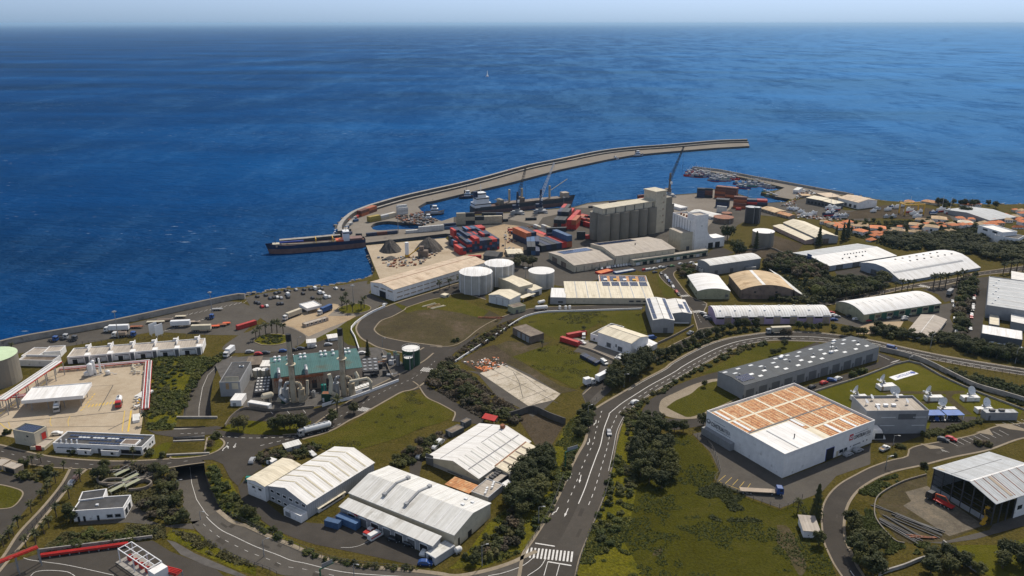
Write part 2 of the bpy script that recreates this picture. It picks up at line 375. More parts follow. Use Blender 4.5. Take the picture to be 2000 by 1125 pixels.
hole1 = cutpoly(8, 12); hole2 = cutpoly(6, 7); hole3 = cutpoly(0, 5)
drydock = smooth(g('K 1050 480 1075 455 1130 438 1220 430 1330 440 1480 440 1530 470 1490 500 1300 505 1130 515 1070 505'), 3)
mb = MB(); tri_sheet(mb, [coast+bot, hole1, hole2, hole3], 0, 0, skirt=-9)
struct(mb.obj('ground', [M_['scrub'], M_['conc_dark']]), 'scrubby green and brown coastal land')
mb = MB(); tri_sheet(mb, [g(MOLE), drydock], -.02, 0, skirt=-9)
struct(mb.obj('quay', [M_['quay'], M_['conc_dark']]), 'pale concrete mole and container quay')
# sunken road, its walls and the bridge decks
mb = MB()
L2, R2, Z2 = [], [], []
for i in range(len(ul)-1):
    for k in range(4):
        t = k/4; L2.append(ul[i].lerp(ul[i+1], t)); R2.append(ur[i].lerp(ur[i+1], t)); Z2.append(uz[i]*(1-t)+uz[i+1]*t)
for i in range(len(L2)-1):
    a, b, c, d = L2[i], R2[i], R2[i+1], L2[i+1]; z0, z1 = Z2[i]+.05, Z2[i+1]+.05
    mb.face([(a.x,a.y,z0),(b.x,b.y,z0),(c.x,c.y,z1),(d.x,d.y,z1)], 0)
    m0 = a.lerp(b, .5); m1 = d.lerp(c, .5); t = (b-a).normalized()*.09
    mb.face([(m0.x-t.x,m0.y-t.y,z0+.03),(m0.x+t.x,m0.y+t.y,z0+.03),(m1.x+t.x,m1.y+t.y,z1+.03),(m1.x-t.x,m1.y-t.y,z1+.03)], 1)
struct(mb.obj('underpass_road', [M_['asphalt_old'], M_['paint']]), 'worn road dipping under the roundabout bridge')
mb = MB()
for i in range(24, 32):
    for E_, s_ in ((L2, -1), (R2, 1)):
        a, b = E_[i], E_[i+1]; mb.face([(a.x,a.y,-6),(b.x,b.y,-6),(b.x,b.y,-.02),(a.x,a.y,-.02)], 0)
mb.obj('underpass_wall', M_['conc']); tag(bpy.context.scene.objects['underpass_wall'], 'concrete side walls lining the road underpass tunnel', 'wall'); bpy.context.scene.objects['underpass_wall']['kind'] = 'structure'
def slab_strip(name, a, b, wd, z0, z1, label, cat):
    t = (b-a).normalized(); n = Vector((-t.y, t.x))*wd/2; mb = MB()
    mb.prism([a-n, b-n, b+n, a+n], z0, z1); return tag(mb.obj(name, M_['conc']), label, cat)
for a, b, lab in ((ul[8], ur[8], 'concrete parapet beam over the lower mouth of the underpass'), (ul[5], ur[5], 'concrete parapet beam over the upper mouth of the underpass')):
    d = (b-a).normalized()*2.5; slab_strip('bridge_parapet', a-d, b+d, .7, -1.1, .9, lab, 'bridge parapet')
for k in range(4):
    t = (k+.5)/4; a = ul[6].lerp(ul[7], t); b = ur[6].lerp(ur[7], t)
    slab_strip('strut_beam', a, b, .8, -.9, -.1, f'{od(k)} concrete strut across the open road cutting, counted from the sea side', 'strut', ).__setitem__('group', 'struts over the road cutting')
# ---------------- yards and fields ----------------
A = area
A('port_yard', '_ 886 424 960 418 1120 405 1149 397 1270 388 1320 381 1360 378 1391 370 1425 373 1480 393 1500 397 1536 395 1560 400 1540 425 1480 420 1440 440 1420 470 1330 500 1200 540 1100 560 1000 540 960 520 920 506 905 480 886 458', 'asphalt_old', .02, label='grey asphalt container port yard')
A('terminal_apron', '_ 1120 406 1149 398 1270 389 1320 382 1360 379 1391 371 1425 374 1440 400 1400 425 1380 445 1340 440 1330 425 1280 400 1150 406', 'quay', .04, label='pale concrete terminal apron')
A('quay_apron', '_ 900 432 960 419 1120 406 1118 412 1060 425 1050 440 1010 432 990 428 960 436 920 440', 'quay', .045)
A('aggregate_yard', '_ 715 479.5 870 465 905 497 880 510 742 546 728 512', 'concrete', .035, label='stained concrete yard for gravel heaps')
A('sandy_yard', '_ 930 450 985 438 1020 442 1062 468 1050 480 1000 497 960 508 905 500 890 486', 'tan', .06, label='tan packed yard by the container block')
A('lorry_park', '_ -400 775 0 676 62 664 235 637 440 588 470 590 505 605 512 618 470 655 405 654 300 648 142 675 90 683 40 690 0 695 -400 840', 'asphalt_old', .03, label='sloping grey lorry park behind the sea wall')
A('car_park', '_ 478 581 520 572 560 567 600 562 660 558 700 551 718 548 712 575 690 602 640 610 560 655 510 622 490 600', 'asphalt_old', .05, label='seaside car park')
A('weighbridge_yard', '_ 545 640 600 610 690 600 700 612 660 640 610 665 575 660', 'quay', .07)
A('gas_yard', '_ -60 800 0 772 92 728 118 716 252 712 284 704 288 740 282 790 276 838 270 860 200 866 100 868 0 850 -60 850', 'concrete', .04, label='stained concrete forecourt of the gas terminal')
A('dirt_field', 'C 1240 395 1250 365 1300 320 1380 290 1460 240 1640 172 1740 152 1875 175 _ 950 605 980 622 955 645 930 655 905 668 890 677 C 1750 512 1600 493 1450 473 1300 438', 'dirt', .10, True, label='bare dirt field inside the loop road')
A('grass_field', 'C 1350 175 1480 222 1640 172 1740 152 1875 165 _ 955 608 940 622 C 1875 270 1700 240 1560 250 1480 270', 'grass', .12, False)
A('green_field', 'E 28 838 120 885 220 935 308 985 315 1010 290 1045 220 1075 D 1560 60 1400 130 1000 250 850 210 700 140 820 125 950 70 1050 30 C 1210 990 1440 850', 'grass', .11, label='green field beside the power plant road')
A('upper_field', 'E 780 330 880 290 1010 266 1240 259 1690 246 1740 420 1600 415 1380 345 1280 400 1150 420 1080 470 980 410 830 352', 'grass', .05, label='grass field above the brown shed')
A('square_field', 'E 750 590 960 520 1100 500 1200 555 1390 640 1370 720 1215 825', 'grass', .09, label='square grass field beside the demolished slab')
A('earth_track', 'E 500 560 720 470 900 490 1040 480 960 520 760 585 1100 800 1230 835 1100 860 720 700 640 620', 'dirt', .06)
A('rubble_ground', 'E 370 620 520 530 620 500 740 590 700 640 500 700', 'brown', .065)
A('slab_apron', 'E 420 690 500 715 640 880 800 960 900 1030 1000 960 1110 860 1090 850 880 720 690 630 520 700', 'asphalt_old', .07)
A('concrete_slab', 'E 515 710 680 645 730 660 1105 860 1060 905 870 950', 'slab', .12, label='pale broken floor slab of a demolished building')
A('hollow', 'E 740 1020 900 985 1000 1040 1140 1090 1130 1125 F 990 150 900 300 800 290 690 120', 'brown', .05)
A('island_grass', 'G 640 715 800 625 960 540 1130 490 1300 475 1480 482 1200 590 800 690', 'grass', .08, label='grass strip between the highway and the workshop row')
A('service_yard', 'G 190 1000 250 910 370 830 520 770 640 730 790 690 1480 480 1520 500 980 800 800 760 600 800 450 850 340 940 360 1040 540 1045 680 1020 680 1090 450 1125 260 1100', 'asphalt', .05, label='service road round the workshop row')
A('island_pavement', 'G 325 960 350 900 450 850 600 785 780 752 950 850 920 880 670 1018 540 1045 420 1035 340 1000', 'pave', .10, True)
A('island_grass', 'G 380 960 450 910 560 860 640 800 780 770 940 850 900 890 720 970 560 1030 480 1010', 'grass', .13, True, label='grass island in front of the workshop row')
A('workshop_street', 'I 0 450 100 395 440 290 690 195 690 120 780 150 900 195 600 270 330 385 170 440', 'asphalt', .06)
A('antenna_lawn', 'I 180 440 940 195 1200 320 1480 440 1875 575 1840 640 1540 670 1050 780 480 650', 'lawn', .05, label='green lawn of the satellite station')
A('antenna_path', 'S 600 378 760 368 900 372 1140 372 1300 368 1420 366 1420 392 1320 398 1290 430 1500 600 1430 600 1250 470 1000 500 990 472 1160 468 1230 440 1240 400 1130 400 900 398 640 395', 'dirt', .08)
A('antenna_yard', 'I 650 760 1100 740 1130 640 1450 640 1540 650 1060 790 1000 810 800 880 650 830', 'asphalt', .07)
A('store_yard', 'H 530 165 600 150 1140 470 1731 240 1731 370 1500 450 1400 560 1120 668 820 560 690 490 715 430 650 290', 'asphalt_old', .05, label='worn forecourt of the big white store')
A('depot_yard', 'D 330 400 380 380 440 330 480 500 440 590 560 690 740 740 860 750 1000 640 1560 960 1640 1060 1560 1060 1100 960 800 900 640 850 500 790 380 700 280 640 260 560 240 480 300 410', 'asphalt', .045, label='asphalt yard in front of the depot sheds')
A('back_yard', 'F 0 330 150 250 230 215 330 170 80 400 60 500 230 560 F 0 470', 'asphalt', .05)
A('oval_drive', 'B -200 380 0 370 130 400 310 460 290 520 60 800 0 880 -200 1000', 'asphalt_new', .05)
A('oval_lawn', 'B -120 470 0 472 100 495 155 520 150 560 90 625 0 640 -120 640', 'grass', .10, True, kerb=.5)
A('fuel_yard', 'B -100 1090 280 965 1100 870 1230 950 1560 1080 1700 1200 -100 1300', 'asphalt_new', .04, label='dark fuel yard with red pipe racks')
A('works_drive', 'B 930 570 1030 560 1060 680 1060 720 1180 760 1380 745 1400 790 1180 770 920 740 560 760 580 735 890 715', 'asphalt_old', .05)
A('plant_yard', 'C 75 650 110 600 300 585 480 560 1130 520 1290 520 1460 640 1640 640 1440 730 1300 800 1100 890 950 930 800 955 500 985 300 965 180 880', 'conc_dark', .035, label='cluttered power plant ground')
A('plant_parking', 'C 560 545 740 520 760 500 960 440 1040 440 1130 530 900 545 480 590 300 590', 'asphalt', .05)
A('plant_lawn', 'C 740 460 900 400 1100 310 1150 340 1110 400 1150 520 1050 500 960 430 790 470', 'grass', .06)
A('side_lane', 'C 160 1100 220 1000 300 975 500 988 800 968 950 940 1090 960 980 1020 900 1060 780 1085 700 1060 400 1060 220 1120', 'asphalt', .055)
A('verge_grass', 'D 110 60 260 0 480 20 680 -10 770 10 740 70 690 90 560 108 330 105 150 85', 'lawn', .09, label='trimmed verge with trees by the tanker')
A('construction_floor', 'J 730 520 740 420 830 340 960 260 1160 215 1160 305 1700 640 1560 690 1300 790 1020 810 900 770', 'dirt', .06, label='muddy stripped floor of the half built workshop')
A('construction_slab', 'J 970 360 1160 310 1650 650 1350 745 950 480 1020 440', 'site', .09)
A('lower_lawn', 'J 1310 840 1500 820 1850 820 2100 720 2100 1200 1600 1060', 'lawn', .05)
A('workshop_side', 'J 1160 800 1300 790 1700 690 1730 640 2050 530 2050 640 1580 770 1300 810', 'asphalt_old', .055)
A('market_yard', 'P 480 520 760 590 1350 460 1480 440 1420 560 1490 700 1380 690 1080 580 800 640 700 640 520 600', 'asphalt_old', .04)
A('sandy_lot', 'P 700 640 820 600 1060 590 1020 660 820 690 690 690', 'tan', .06)
A('tanker_yard', 'P 520 200 730 170 1030 280 740 310 560 260', 'asphalt', .05, label='dark yard between the two white warehouses')
A('side_parking', 'P 1560 280 1640 250 1730 240 1680 600 1670 780 1540 780', 'asphalt', .05)
A('truck_turning', 'P 1200 340 1500 290 1480 420 1380 440 1330 380', 'asphalt', .045)
A('shed_yard', 'E 1200 550 1310 460 1320 520 1640 590 1580 650 1400 640 1380 720 1260 860 1290 930 1350 950 1480 830 1400 760 1470 700 1440 640 1250 560', 'asphalt_old', .075)
A('white_shed_yard', 'E 1150 430 1330 480 1650 590 1580 640 1200 500', 'quay', .1)
A('mill_yard', 'M 1110 700 1200 660 1330 720 1200 770 1000 800 700 860 500 900 400 870 0 900 0 850 400 830 1100 720', 'asphalt', .05)
A('tank_yard', 'M 1330 720 1700 640 1875 720 1700 760 1400 780', 'brown', .05)
A('tank_yard', 'N 960 740 1260 830 1180 930 960 860 970 800', 'brown', .06)
A('boatyard', 'N 1160 440 1300 400 1640 520 1875 520 1875 620 1600 600 1300 600 1200 560 1110 480', 'asphalt_old', .05, label='boatyard hard standing')
A('boatyard', 'O 0 300 300 250 600 190 900 200 1100 240 1300 250 1240 320 900 320 560 310 200 320', 'brown', .055)
A('village_street', 'O 1130 250 1300 240 1440 340 1260 380 1200 300', 'asphalt_old', .06)
# ---------------- roads ----------------
MK = MB()
def strip(name, ls, rs, m, z=.08, kl=0, kr=0, n=40, label=None):
    L_ = resample(smooth(g(ls)), n); R_ = resample(smooth(g(rs)), n); mb = MB()
    for i in range(n-1):
        a, b, c, d = L_[i], R_[i], R_[i+1], L_[i+1]; mb.face([(a.x,a.y,z),(b.x,b.y,z),(c.x,c.y,z),(d.x,d.y,z)])
    struct(mb.obj(name, M_[m]), label)
    if kl: curb(L_, kl)
    if kr: curb(R_, -kr)
    return L_, R_
def line(pts, wd=.15, dash=None, z=.11, mi=0):
    if isinstance(pts, str): pts = smooth(g(pts))
    if dash:
        n = max(2, int(plen(pts)/(dash[0]+dash[1]))); q = resample(pts, n*8+1); fr = dash[0]/(dash[0]+dash[1])
        segs = [q[i*8:i*8+max(2, int(round(8*fr))+1)] for i in range(n)]
    else: segs = [pts]
    for s in segs:
        a_, b_ = offs(s, wd/2), offs(s, -wd/2)
        for i in range(len(s)-1): MK.face([(b_[i].x,b_[i].y,z),(b_[i+1].x,b_[i+1].y,z),(a_[i+1].x,a_[i+1].y,z),(a_[i].x,a_[i].y,z)], mi)
def mid(L_, R_, t): return [a.lerp(b, t) for a, b in zip(L_, R_)]
def zebra(a, b, wd, n, z=.11, duty=.5):   # bars across a->b, each wd long along the road
    a, b = g1(a), g1(b); t = b-a; nn = Vector((-t.y, t.x)).normalized()*wd/2
    for i in range(n):
        p = a+t*(i/n); q = a+t*((i+duty)/n)
        MK.face([(p.x-nn.x,p.y-nn.y,z),(q.x-nn.x,q.y-nn.y,z),(q.x+nn.x,q.y+nn.y,z),(p.x+nn.x,p.y+nn.y,z)])
def arrow(s1, s2, wd=.35, turn=0, z=.11):
    a, b = g1(s1), g1(s2); t = b-a; l = t.length; t.normalize(); n = Vector((-t.y, t.x))
    def f(pts): MK.face([((a+t*x+n*y).x, (a+t*x+n*y).y, z) for x, y in pts])
    if turn == 0: f([(0,-wd/2),(l*.62,-wd/2),(l*.62,wd/2),(0,wd/2)]); f([(l*.62,-wd*1.5),(l,0),(l*.62,wd*1.5)])
    else: f([(0,-wd/2),(l*.6,-wd/2),(l*.6,wd/2),(0,wd/2)]); s_ = turn; f([(l*.6,-wd/2),(l*.9,s_*wd*2),(l*.7,s_*wd*2.6),(l*.5,s_*wd*.4)][::1]); f([(l*.62,s_*wd*2.9),(l*1.02,s_*wd*2.8),(l*.9,s_*wd*1.2)])
# highway
hl, hr = strip('highway', 'F 690 1250 720 1060 735 985 800 890 900 730 985 560 1030 450 1080 350 1125 270 1150 170 1180 70 E 1345 985 1440 925 1570 850 1700 770 1875 678 G 420 640 560 560 700 495 850 452 1000 428 1100 414 1320 405 1500 415 1640 430 P 780 735 1000 782 1200 827 1500 884 2000 965 2300 1015',
  'F 1020 1250 1050 1125 1080 1000 1140 850 1190 730 1240 600 1280 450 1310 300 1330 200 1375 110 E 1620 980 G 170 930 300 842 430 768 560 692 700 615 830 550 960 502 1100 475 1200 468 1300 472 1480 478 1640 490 P 870 792 1000 836 1250 884 1600 948 2000 1012 2300 1060', 'asphalt_new', .08, 1.1, .5, 160, label='two lane highway climbing past the white store')
mb = MB(); q_ = mid(hl, hr, .5)
for i in range(8, 158): a, b, c, d = q_[i], hr[i], hr[i+1], q_[i+1]; mb.face([(a.x,a.y,.088),(b.x,b.y,.088),(c.x,c.y,.088),(d.x,d.y,.088)])
struct(mb.obj('highway_lane', M_['lane']), 'older browner lanes of the highway')
line(mid(hl, hr, .50)[20:], .32); line(mid(hl, hr, .74)[20:150], .2, (2.2, 2.6)); line(mid(hl, hr, .045)[60:], .18); line(mid(hl, hr, .95)[30:], .14)
line(mid(hl, hr, .24)[20:52], .22, (2.0, 2.6))
mid_ = mid(hl, hr, .5)
zebra('F 742 975', 'F 1050 1005', 5.2, 13, .12); line('F 800 917 925 937', .5); line('F 880 1035 1030 1060', .5); line('F 880 1035 855 1125', .2); line('F 955 1050 935 1125', .2)
arrow('F 1092 482', 'F 1080 535', .3); arrow('F 1010 695', 'F 985 750', .3); arrow('F 1032 475', 'F 1012 525', .3, -1); arrow('F 948 688', 'F 920 740', .3, -1)
arrow('F 1145 250', 'F 1146 292', .3, -1); arrow('F 1188 132', 'F 1184 168', .3, -1)
# lower left road
rl, rr = strip('lower_road', 'F 800 960 735 987 640 1032 480 1082 300 1115 D 1700 1098 1500 1075 1200 1050 1000 1020 800 960 600 880 450 820 320 760 235 735 190 712 _ 430 995', 'F 1040 1020 860 1160 700 1200 300 1230 D 1500 1200 1000 1180 700 1130 560 1120 450 1075 270 1010 90 920 0 850 B 1410 790 1385 755', 'asphalt_old', .07, 1.6, 0, 70, label='worn road curving up from the highway to the underpass')
line(mid(rl, rr, .5)[22:], .2); line(mid(rl, rr, .72)[22:], .12, (1.5, 3)); line('F 800 1000 720 1060 600 1105 500 1125', .2)
line('F 870 1010 830 1070 750 1125', .2)
# office road and plaza
pl, pr = strip('office_road', 'B -200 150 0 185 150 225 370 270 600 292 850 302 1110 293 1250 283 1400 268', 'B -200 300 0 270 130 303 330 335 480 348 640 352 900 352 1190 345 1330 325 1480 305', 'asphalt', .085, .8, .5, 50, label='road along the gas terminal office')
line(mid(pl, pr, .5), .12, (1.6, 4))
A('roundabout_plaza', 'B 1240 285 1400 268 1540 238 1605 185 1600 150 1560 100 1480 110 1250 125 1120 105 1060 70 1130 85 1300 70 1560 45 1660 62 D 60 72 330 107 560 112 690 92 900 20 1060 -50 1100 -30 900 78 700 138 560 175 430 210 360 260 420 345 340 395 285 405 240 480 180 420 130 320 60 290 0 288 B 1500 292', 'asphalt', .09, label='asphalt roundabout plaza above the underpass')
island = smooth(g('B 1500 130 1560 128 1610 165 1590 205 1530 240 1450 262 1260 280 1255 262 1480 240'), 4)
tri_mb = MB(); tri_sheet(tri_mb, [island], .2); struct(tri_mb.obj('traffic_island', M_['bank'])); curb(island+[island[0]], .7, .3)
line('B 1300 102 1500 95', .15, (1.2, 1.5)); line('D 110 120 330 132 560 125 700 98', .2, (1.5, 1.5)); line('D 400 188 560 150 700 122 850 85 1000 20', .2, (1.6, 1.6), .13)
for a_, b_, t_ in (('B 1640 165','B 1630 210',1),('B 1700 172','B 1688 205',0),('D 168 165','D 140 225',-1),('D 225 170','D 205 205',0)): arrow(a_, b_, .3, t_, .13)
# palm road
ql, qr = strip('palm_road', 'B 500 345 430 470 290 640 130 810 30 960 -60 1080', 'B 640 352 540 440 430 580 330 700 180 890 100 980 0 1100', 'asphalt', .075, 1.0, 1.0, 30, label='straight road between rows of palms')
# plant road up to the loop
sl, sr = strip('plant_road', 'D 560 112 700 92 _ 640 812 660 798 690 780 720 762 760 742 800 722 830 705 848 690', 'D 700 138 900 78 _ 682 820 700 812 730 795 760 778 784 765 806 760 830 745 858 715', 'asphalt', .095, .8, .9, 40, label='road passing in front of the power plant')
line(mid(sl, sr, .5), .15, (1.5, 2)); zebra('C 1120 975', 'C 1205 985', 2.2, 8, .13); zebra('C 1150 962', 'C 1215 975', 1.5, 8, .13); zebra('C 1590 680', 'C 1665 690', 4.5, 7, .13)
strip('field_road', 'E 20 770 60 800 120 885 220 935 310 985 330 1005 310 1060', 'E 90 730 130 800 250 870 400 960 520 1040 560 1090', 'asphalt', .085, .6, 0, 24, label='side road ending behind the depot')
A('junction', 'E -20 800 30 838 130 805 95 745 160 680 260 612 420 492 300 510 150 505 75 492 60 560 0 600', 'asphalt', .088)
ul_, ur_ = strip('upper_road', 'E 150 512 300 512 400 472 500 392 600 332 720 282 860 242 1000 226 1300 216 1700 205', 'E 250 640 330 560 420 490 520 420 620 365 720 325 800 300 900 270 1000 255 1300 245 1720 235', 'asphalt', .082, .5, 0, 50, label='road curving up past the brown shed')
strip('loop_road', 'E 100 520 C 1500 560 1290 522 1220 490 1150 450 1115 390 1130 340 1170 300 1240 260 1350 215 1500 165 1680 110 1875 50 _ 940 560', 'E 200 515 C 1750 515 1600 496 1450 476 1300 441 1240 398 1246 370 1290 322 1370 292 1462 242 1480 225 1640 172 1740 152 1875 120 _ 950 585', 'asphalt', .084, .9, .7, 60, label='loop road round the dirt field')
A('roundabout_junction', 'C 180 560 130 520 250 430 330 400 420 350 560 360 660 390 740 440 700 500 560 545 380 560', 'asphalt_old', .075, True)
isl = smooth(g('C 360 480 380 455 440 430 520 425 590 435 610 460 580 490 500 505 420 503'), 4); tri_mb = MB(); tri_sheet(tri_mb, [isl+[]], .35, 0); struct(tri_mb.obj('roundabout_island', M_['bank'])); curb(isl+[isl[0]], .5, .36)
isl2 = smooth(g('C 975 250 1000 225 1080 205 1160 205 1210 225 1200 250 1120 270 1020 272'), 4); tri_mb = MB(); tri_sheet(tri_mb, [isl2], .3, 0); struct(tri_mb.obj('roundabout_island', M_['lawn'])); curb(isl2+[isl2[0]], .5, .32)
A('harbour_road', 'C 940 300 930 250 960 215 1060 160 1180 60 1260 40 1200 120 1340 190 1280 215 1240 250 1100 300 1000 320', 'asphalt_old', .055)
A('weigh_lane', 'C 560 350 700 270 940 200 1000 210 900 290 1110 290 1060 320 900 380 760 440 650 375', 'tan', .08)
# street in the middle, shed road
strip('shed_street', 'M 760 830 700 870 640 920 700 1000 G 440 100 480 140 500 190 560 240 590 330 610 400', 'M 960 850 820 880 780 920 830 1000 G 540 130 600 165 680 200 660 260 690 330 730 370', 'asphalt', .07, .5, .6, 36, label='street running down between the sheds')
strip('lane', 'G 730 370 620 385 580 425 440 490 320 560 215 600 100 690 E 1480 700 1350 790 1265 865', 'G 760 390 700 430 600 470 520 520 400 560 310 605 220 650 E 1570 690 1450 790 1400 830 1300 930', 'asphalt', .086, .5, 0, 40, label='lane from the crossing down to the gate')
A('cross_street', 'G 440 195 520 190 680 190 650 230 680 300 600 300 560 270 480 260 350 250 350 215', 'asphalt', .09)
zebra('G 555 262', 'G 640 255', 3.5, 8, .13); zebra('G 478 145', 'G 555 140', 3, 7, .13); line('G 600 270 640 345', .15, (1.5,1.5), .13)
line('G 640 205 680 212', .2, None, .13)
zl, zr = strip('palm_avenue', 'P 360 440 560 415 870 358 1000 332 1180 298 1500 250 1640 210 2000 160 2200 130', 'P 380 470 600 440 870 380 1060 338 1180 325 1330 315 1480 280 1640 232 2000 196 2200 170', 'asphalt', .072, .9, .9, 40, label='avenue lined with palm trees')
zebra('P 1185 310', 'P 1270 328', 4, 8, .12); line(mid(zl, zr, .5), .15, (2,3))
xl, xr = strip('store_road', 'I 2200 640 1875 690 1640 720 1450 790 1150 850 1030 870 940 900 930 930 J 980 50 950 60 830 85 660 145 540 205 430 265 350 325 290 395 250 475 235 560 240 680 250 780 300 900 350 1000 410 1089 500 1250', 'I 2200 790 1875 820 J 1700 0 1400 62 1130 132 900 182 760 232 650 292 560 362 490 462 460 560 450 680 470 800 520 900 560 1000 620 1089 700 1250', 'asphalt', .083, .6, .9, 70, label='road bending down round the muddy workshop site')
line('J 490 1043 560 1140', .25); 
A('pavement_island', 'I 1640 705 1750 700 1875 740 1875 760 1760 745 1650 715', 'pave', .13); A('pavement_island', 'I 1030 860 1160 880 1230 900 1110 905', 'pave', .13); A('pavement_island', 'I 1480 770 1590 740 1625 795', 'pave', .13)
for k in range(9):
    a = g1(f'I {1255+52*k} {840-11*k}'); b = g1(f'I {1335+52*k} {880-11*k}'); line([a, b], .14, None, .11)
for k in range(5): line(g(f'I {1700+50*k} {690-9*k} {1790+50*k} {725-9*k}'), .14, None, .11)
for k in range(7): line(g(f'I {1190+3*k} {898+4*k} {1196+12*k} {903+5*k}'), .1, None, .11)
for k in range(5): line(g(f'H {752+42*k} {445+14*k} {702+48*k} {487+13*k}'), .14, None, .09, 1)
line('H 702 487 930 573', .14, None, .09, 1)
for k in range(20): line(g(f'A {1100+36*k} {345-8*k} {1125+36*k} {330-8*k}'), .16, None, .06)
for k in range(12): line(g(f'A {1180+30*k} {410-9*k} {1215+30*k} {395-9*k}'), .14, None, .06)
for k in range(10): line(g(f'R {880+36*k} {592-5*k} {900+36*k} {566-5*k}'), .55, None, .08, 1)
for k in range(7): line(g(f'R {805+22*k} {625-26*k} {830+20*k} {610-26*k}'), .5, None, .08, 1)
line('R 1245 625 1220 835', .3, None, .08, 1); line('R 1310 625 1280 835', .7, None, .08, 1); line('R 0 655 180 535', .6, (1.2,.6), .08, 1); line('R 400 390 470 325', .5, (1.2,.5), .08, 1)
line('R 510 690 500 740 515 780', .2, None, .08, 1); line('R 700 680 680 730 685 780', .2, None, .08, 1); line('R 85 740 100 790', .2, None, .08, 1); line('R 0 750 60 800 130 830', .3, None, .08, 1)
line('R 1130 370 985 630', .35, None, .075, 2); line('R 0 745 650 690 1240 630', .4, None, .075, 2); line('R 450 790 1150 780', .25, None, .075, 2); line('R 700 395 1130 370', .2, None, .075, 2); line('R 1080 820 1300 710', .45, None, .075, 2)
line('B 170 995 220 1010 330 1025 500 1050 820 1120', .16, None, .07); line('B 220 1125 260 1095 350 1085 480 1095 540 1125', .18, None, .07)
line('D 1190 870 1120 905 1050 920 980 920', .12, None, .08)
for k in range(3): line(g(f'C {480+120*k} {985-4*k} {500+120*k} {1010-4*k}'), .14, None, .09)
line('I 690 140 780 180', .16, None, .09); 
for k in range(5): line(g(f'I {790+12*k} {205-3*k} {815+12*k} {190-3*k}'), .15, None, .09)
PT = MB()
for L_, R_, n in ((hl, hr, 26), (rl, rr, 14), (pl, pr, 9), (xl, xr, 14), (sl, sr, 8), (ul_, ur_, 8)):
    for _ in range(n):
        i = rnd.randrange(2, len(L_)-4); t0 = rnd.uniform(.06, .8); t1 = t0+rnd.uniform(.06, .16); j = i+rnd.choice((1, 1, 2)); q = [L_[i].lerp(R_[i], t0), L_[i].lerp(R_[i], t1), L_[j].lerp(R_[j], t1), L_[j].lerp(R_[j], t0)]
        PT.face([(p.x, p.y, .1) for p in q], rnd.randrange(2))
struct(PT.obj('road_patch', [M_['lane'], M_['asphalt_new']]), 'patched repairs in the road surfaces', 'stuff')
for q in ('E 600 680 1085 930','E 690 655 850 740 1000 850','E 640 760 800 715','E 720 840 860 780','E 800 905 1010 830','E 900 940 1050 865','E 560 740 700 700','E 760 700 800 770 830 890'): line(g(q), .28, None, .128, 2)
mp_ = MK.obj('road_marking', [M_['paint'], M_['ypaint'], M_['conc_dark']]); struct(mp_, 'painted road and parking lines')
struct(KB.obj('kerb', M_['pave']), 'tan kerbs and pavements along the roads')

def make_haze():
    m = bpy.data.materials.new('haze_air'); m.use_nodes = True; t = m.node_tree; t.nodes.remove(t.nodes['Principled BSDF'])
    v = t.nodes.new('ShaderNodeVolumePrincipled'); v.inputs['Color'].default_value = (.46,.72,1.0,1); v.inputs['Density'].default_value = 3.2e-5; v.inputs['Anisotropy'].default_value = .2
    t.links.new(v.outputs[0], t.nodes['Material Output'].inputs['Volume'])
    mb = MB(); mb.box(-170000, -170000, -11, 170000, 170000, 175)
    struct(mb.obj('haze', m), 'thin pale blue sea haze', 'stuff')
make_haze()
# ---------------- building materials ----------------
def cm(name, col, **k): M_[name] = mat(name, col, **k); return M_[name]
cm('white_wall', (.76,.75,.73), var=.1, stain=((.45,.43,.40), .3, .6)); cm('cream_wall', (.50,.45,.34), var=.12, stain=((.36,.32,.24), .3, .58))
cm('grey_wall', (.27,.275,.28), var=.1); cm('dark_wall', (.10,.105,.11), var=.15); cm('blue_grey_wall', (.34,.38,.44), var=.1, stripe=('X',1.0,.15))
cm('sheet_wall', (.42,.43,.44), var=.1, stripe=('X',.9,.18)); cm('mauve_wall', (.40,.31,.45), var=.12); cm('tan_wall', (.36,.29,.22), var=.15, stain=((.24,.20,.16), .3, .55))
cm('green_wall', (.30,.31,.20), var=.15, stain=((.20,.21,.14), .3, .55)); cm('pink_wall', (.44,.31,.27), var=.12); cm('brown_wall', (.17,.13,.10), var=.2, stain=((.09,.07,.06), .3, .5))
cm('silo_wall', (.215,.195,.155), var=.12, scale=.15, stain=((.20,.19,.16), .12, .55))
cm('white_roof', (.74,.725,.69), var=.05, stripe=('X',1.1,.05), stain=((.60,.57,.52), .12, .62)); cm('white_roof2', (.77,.765,.745), var=.05, stripe=('X',1.4,.04), stain=((.72,.71,.68), .1, .62))
cm('grey_roof', (.46,.48,.49), var=.1, stripe=('X',1.1,.14), stain=((.38,.38,.37), .14, .58)); cm('pale_roof', (.66,.655,.62), var=.07, stripe=('X',1.1,.07), stain=((.50,.49,.45), .15, .58))
cm('dark_roof', (.060,.070,.080), var=.2, stripe=('X',1.2,.25), stain=((.085,.097,.106), .2, .55)); cm('black_roof', (.055,.055,.056), var=.25, stain=((.085,.082,.078), .3, .55))
cm('beige_roof', (.58,.46,.33), var=.12, scale=.12, stripe=('X',1.2,.1), stain=((.46,.34,.23), .2, .52)); cm('cream_roof', (.70,.63,.48), var=.08, stripe=('X',1.2,.05), stain=((.52,.46,.34), .2, .58))
cm('taupe_roof', (.42,.37,.31), var=.1, stripe=('X',1.2,.1), stain=((.33,.29,.25), .12, .55)); cm('teal_roof', (.045,.130,.125), var=.2, scale=.1, stripe=('X',.8,.12), stain=((.066,.10,.08), .1, .55))
cm('tan_arch_roof', (.56,.41,.24), var=.2, scale=.1, stripe=('X',1.0,.1), stain=((.40,.26,.13), .15, .54)); cm('brown_roof', (.15,.115,.085), var=.25, stain=((.22,.18,.13), .3, .5))
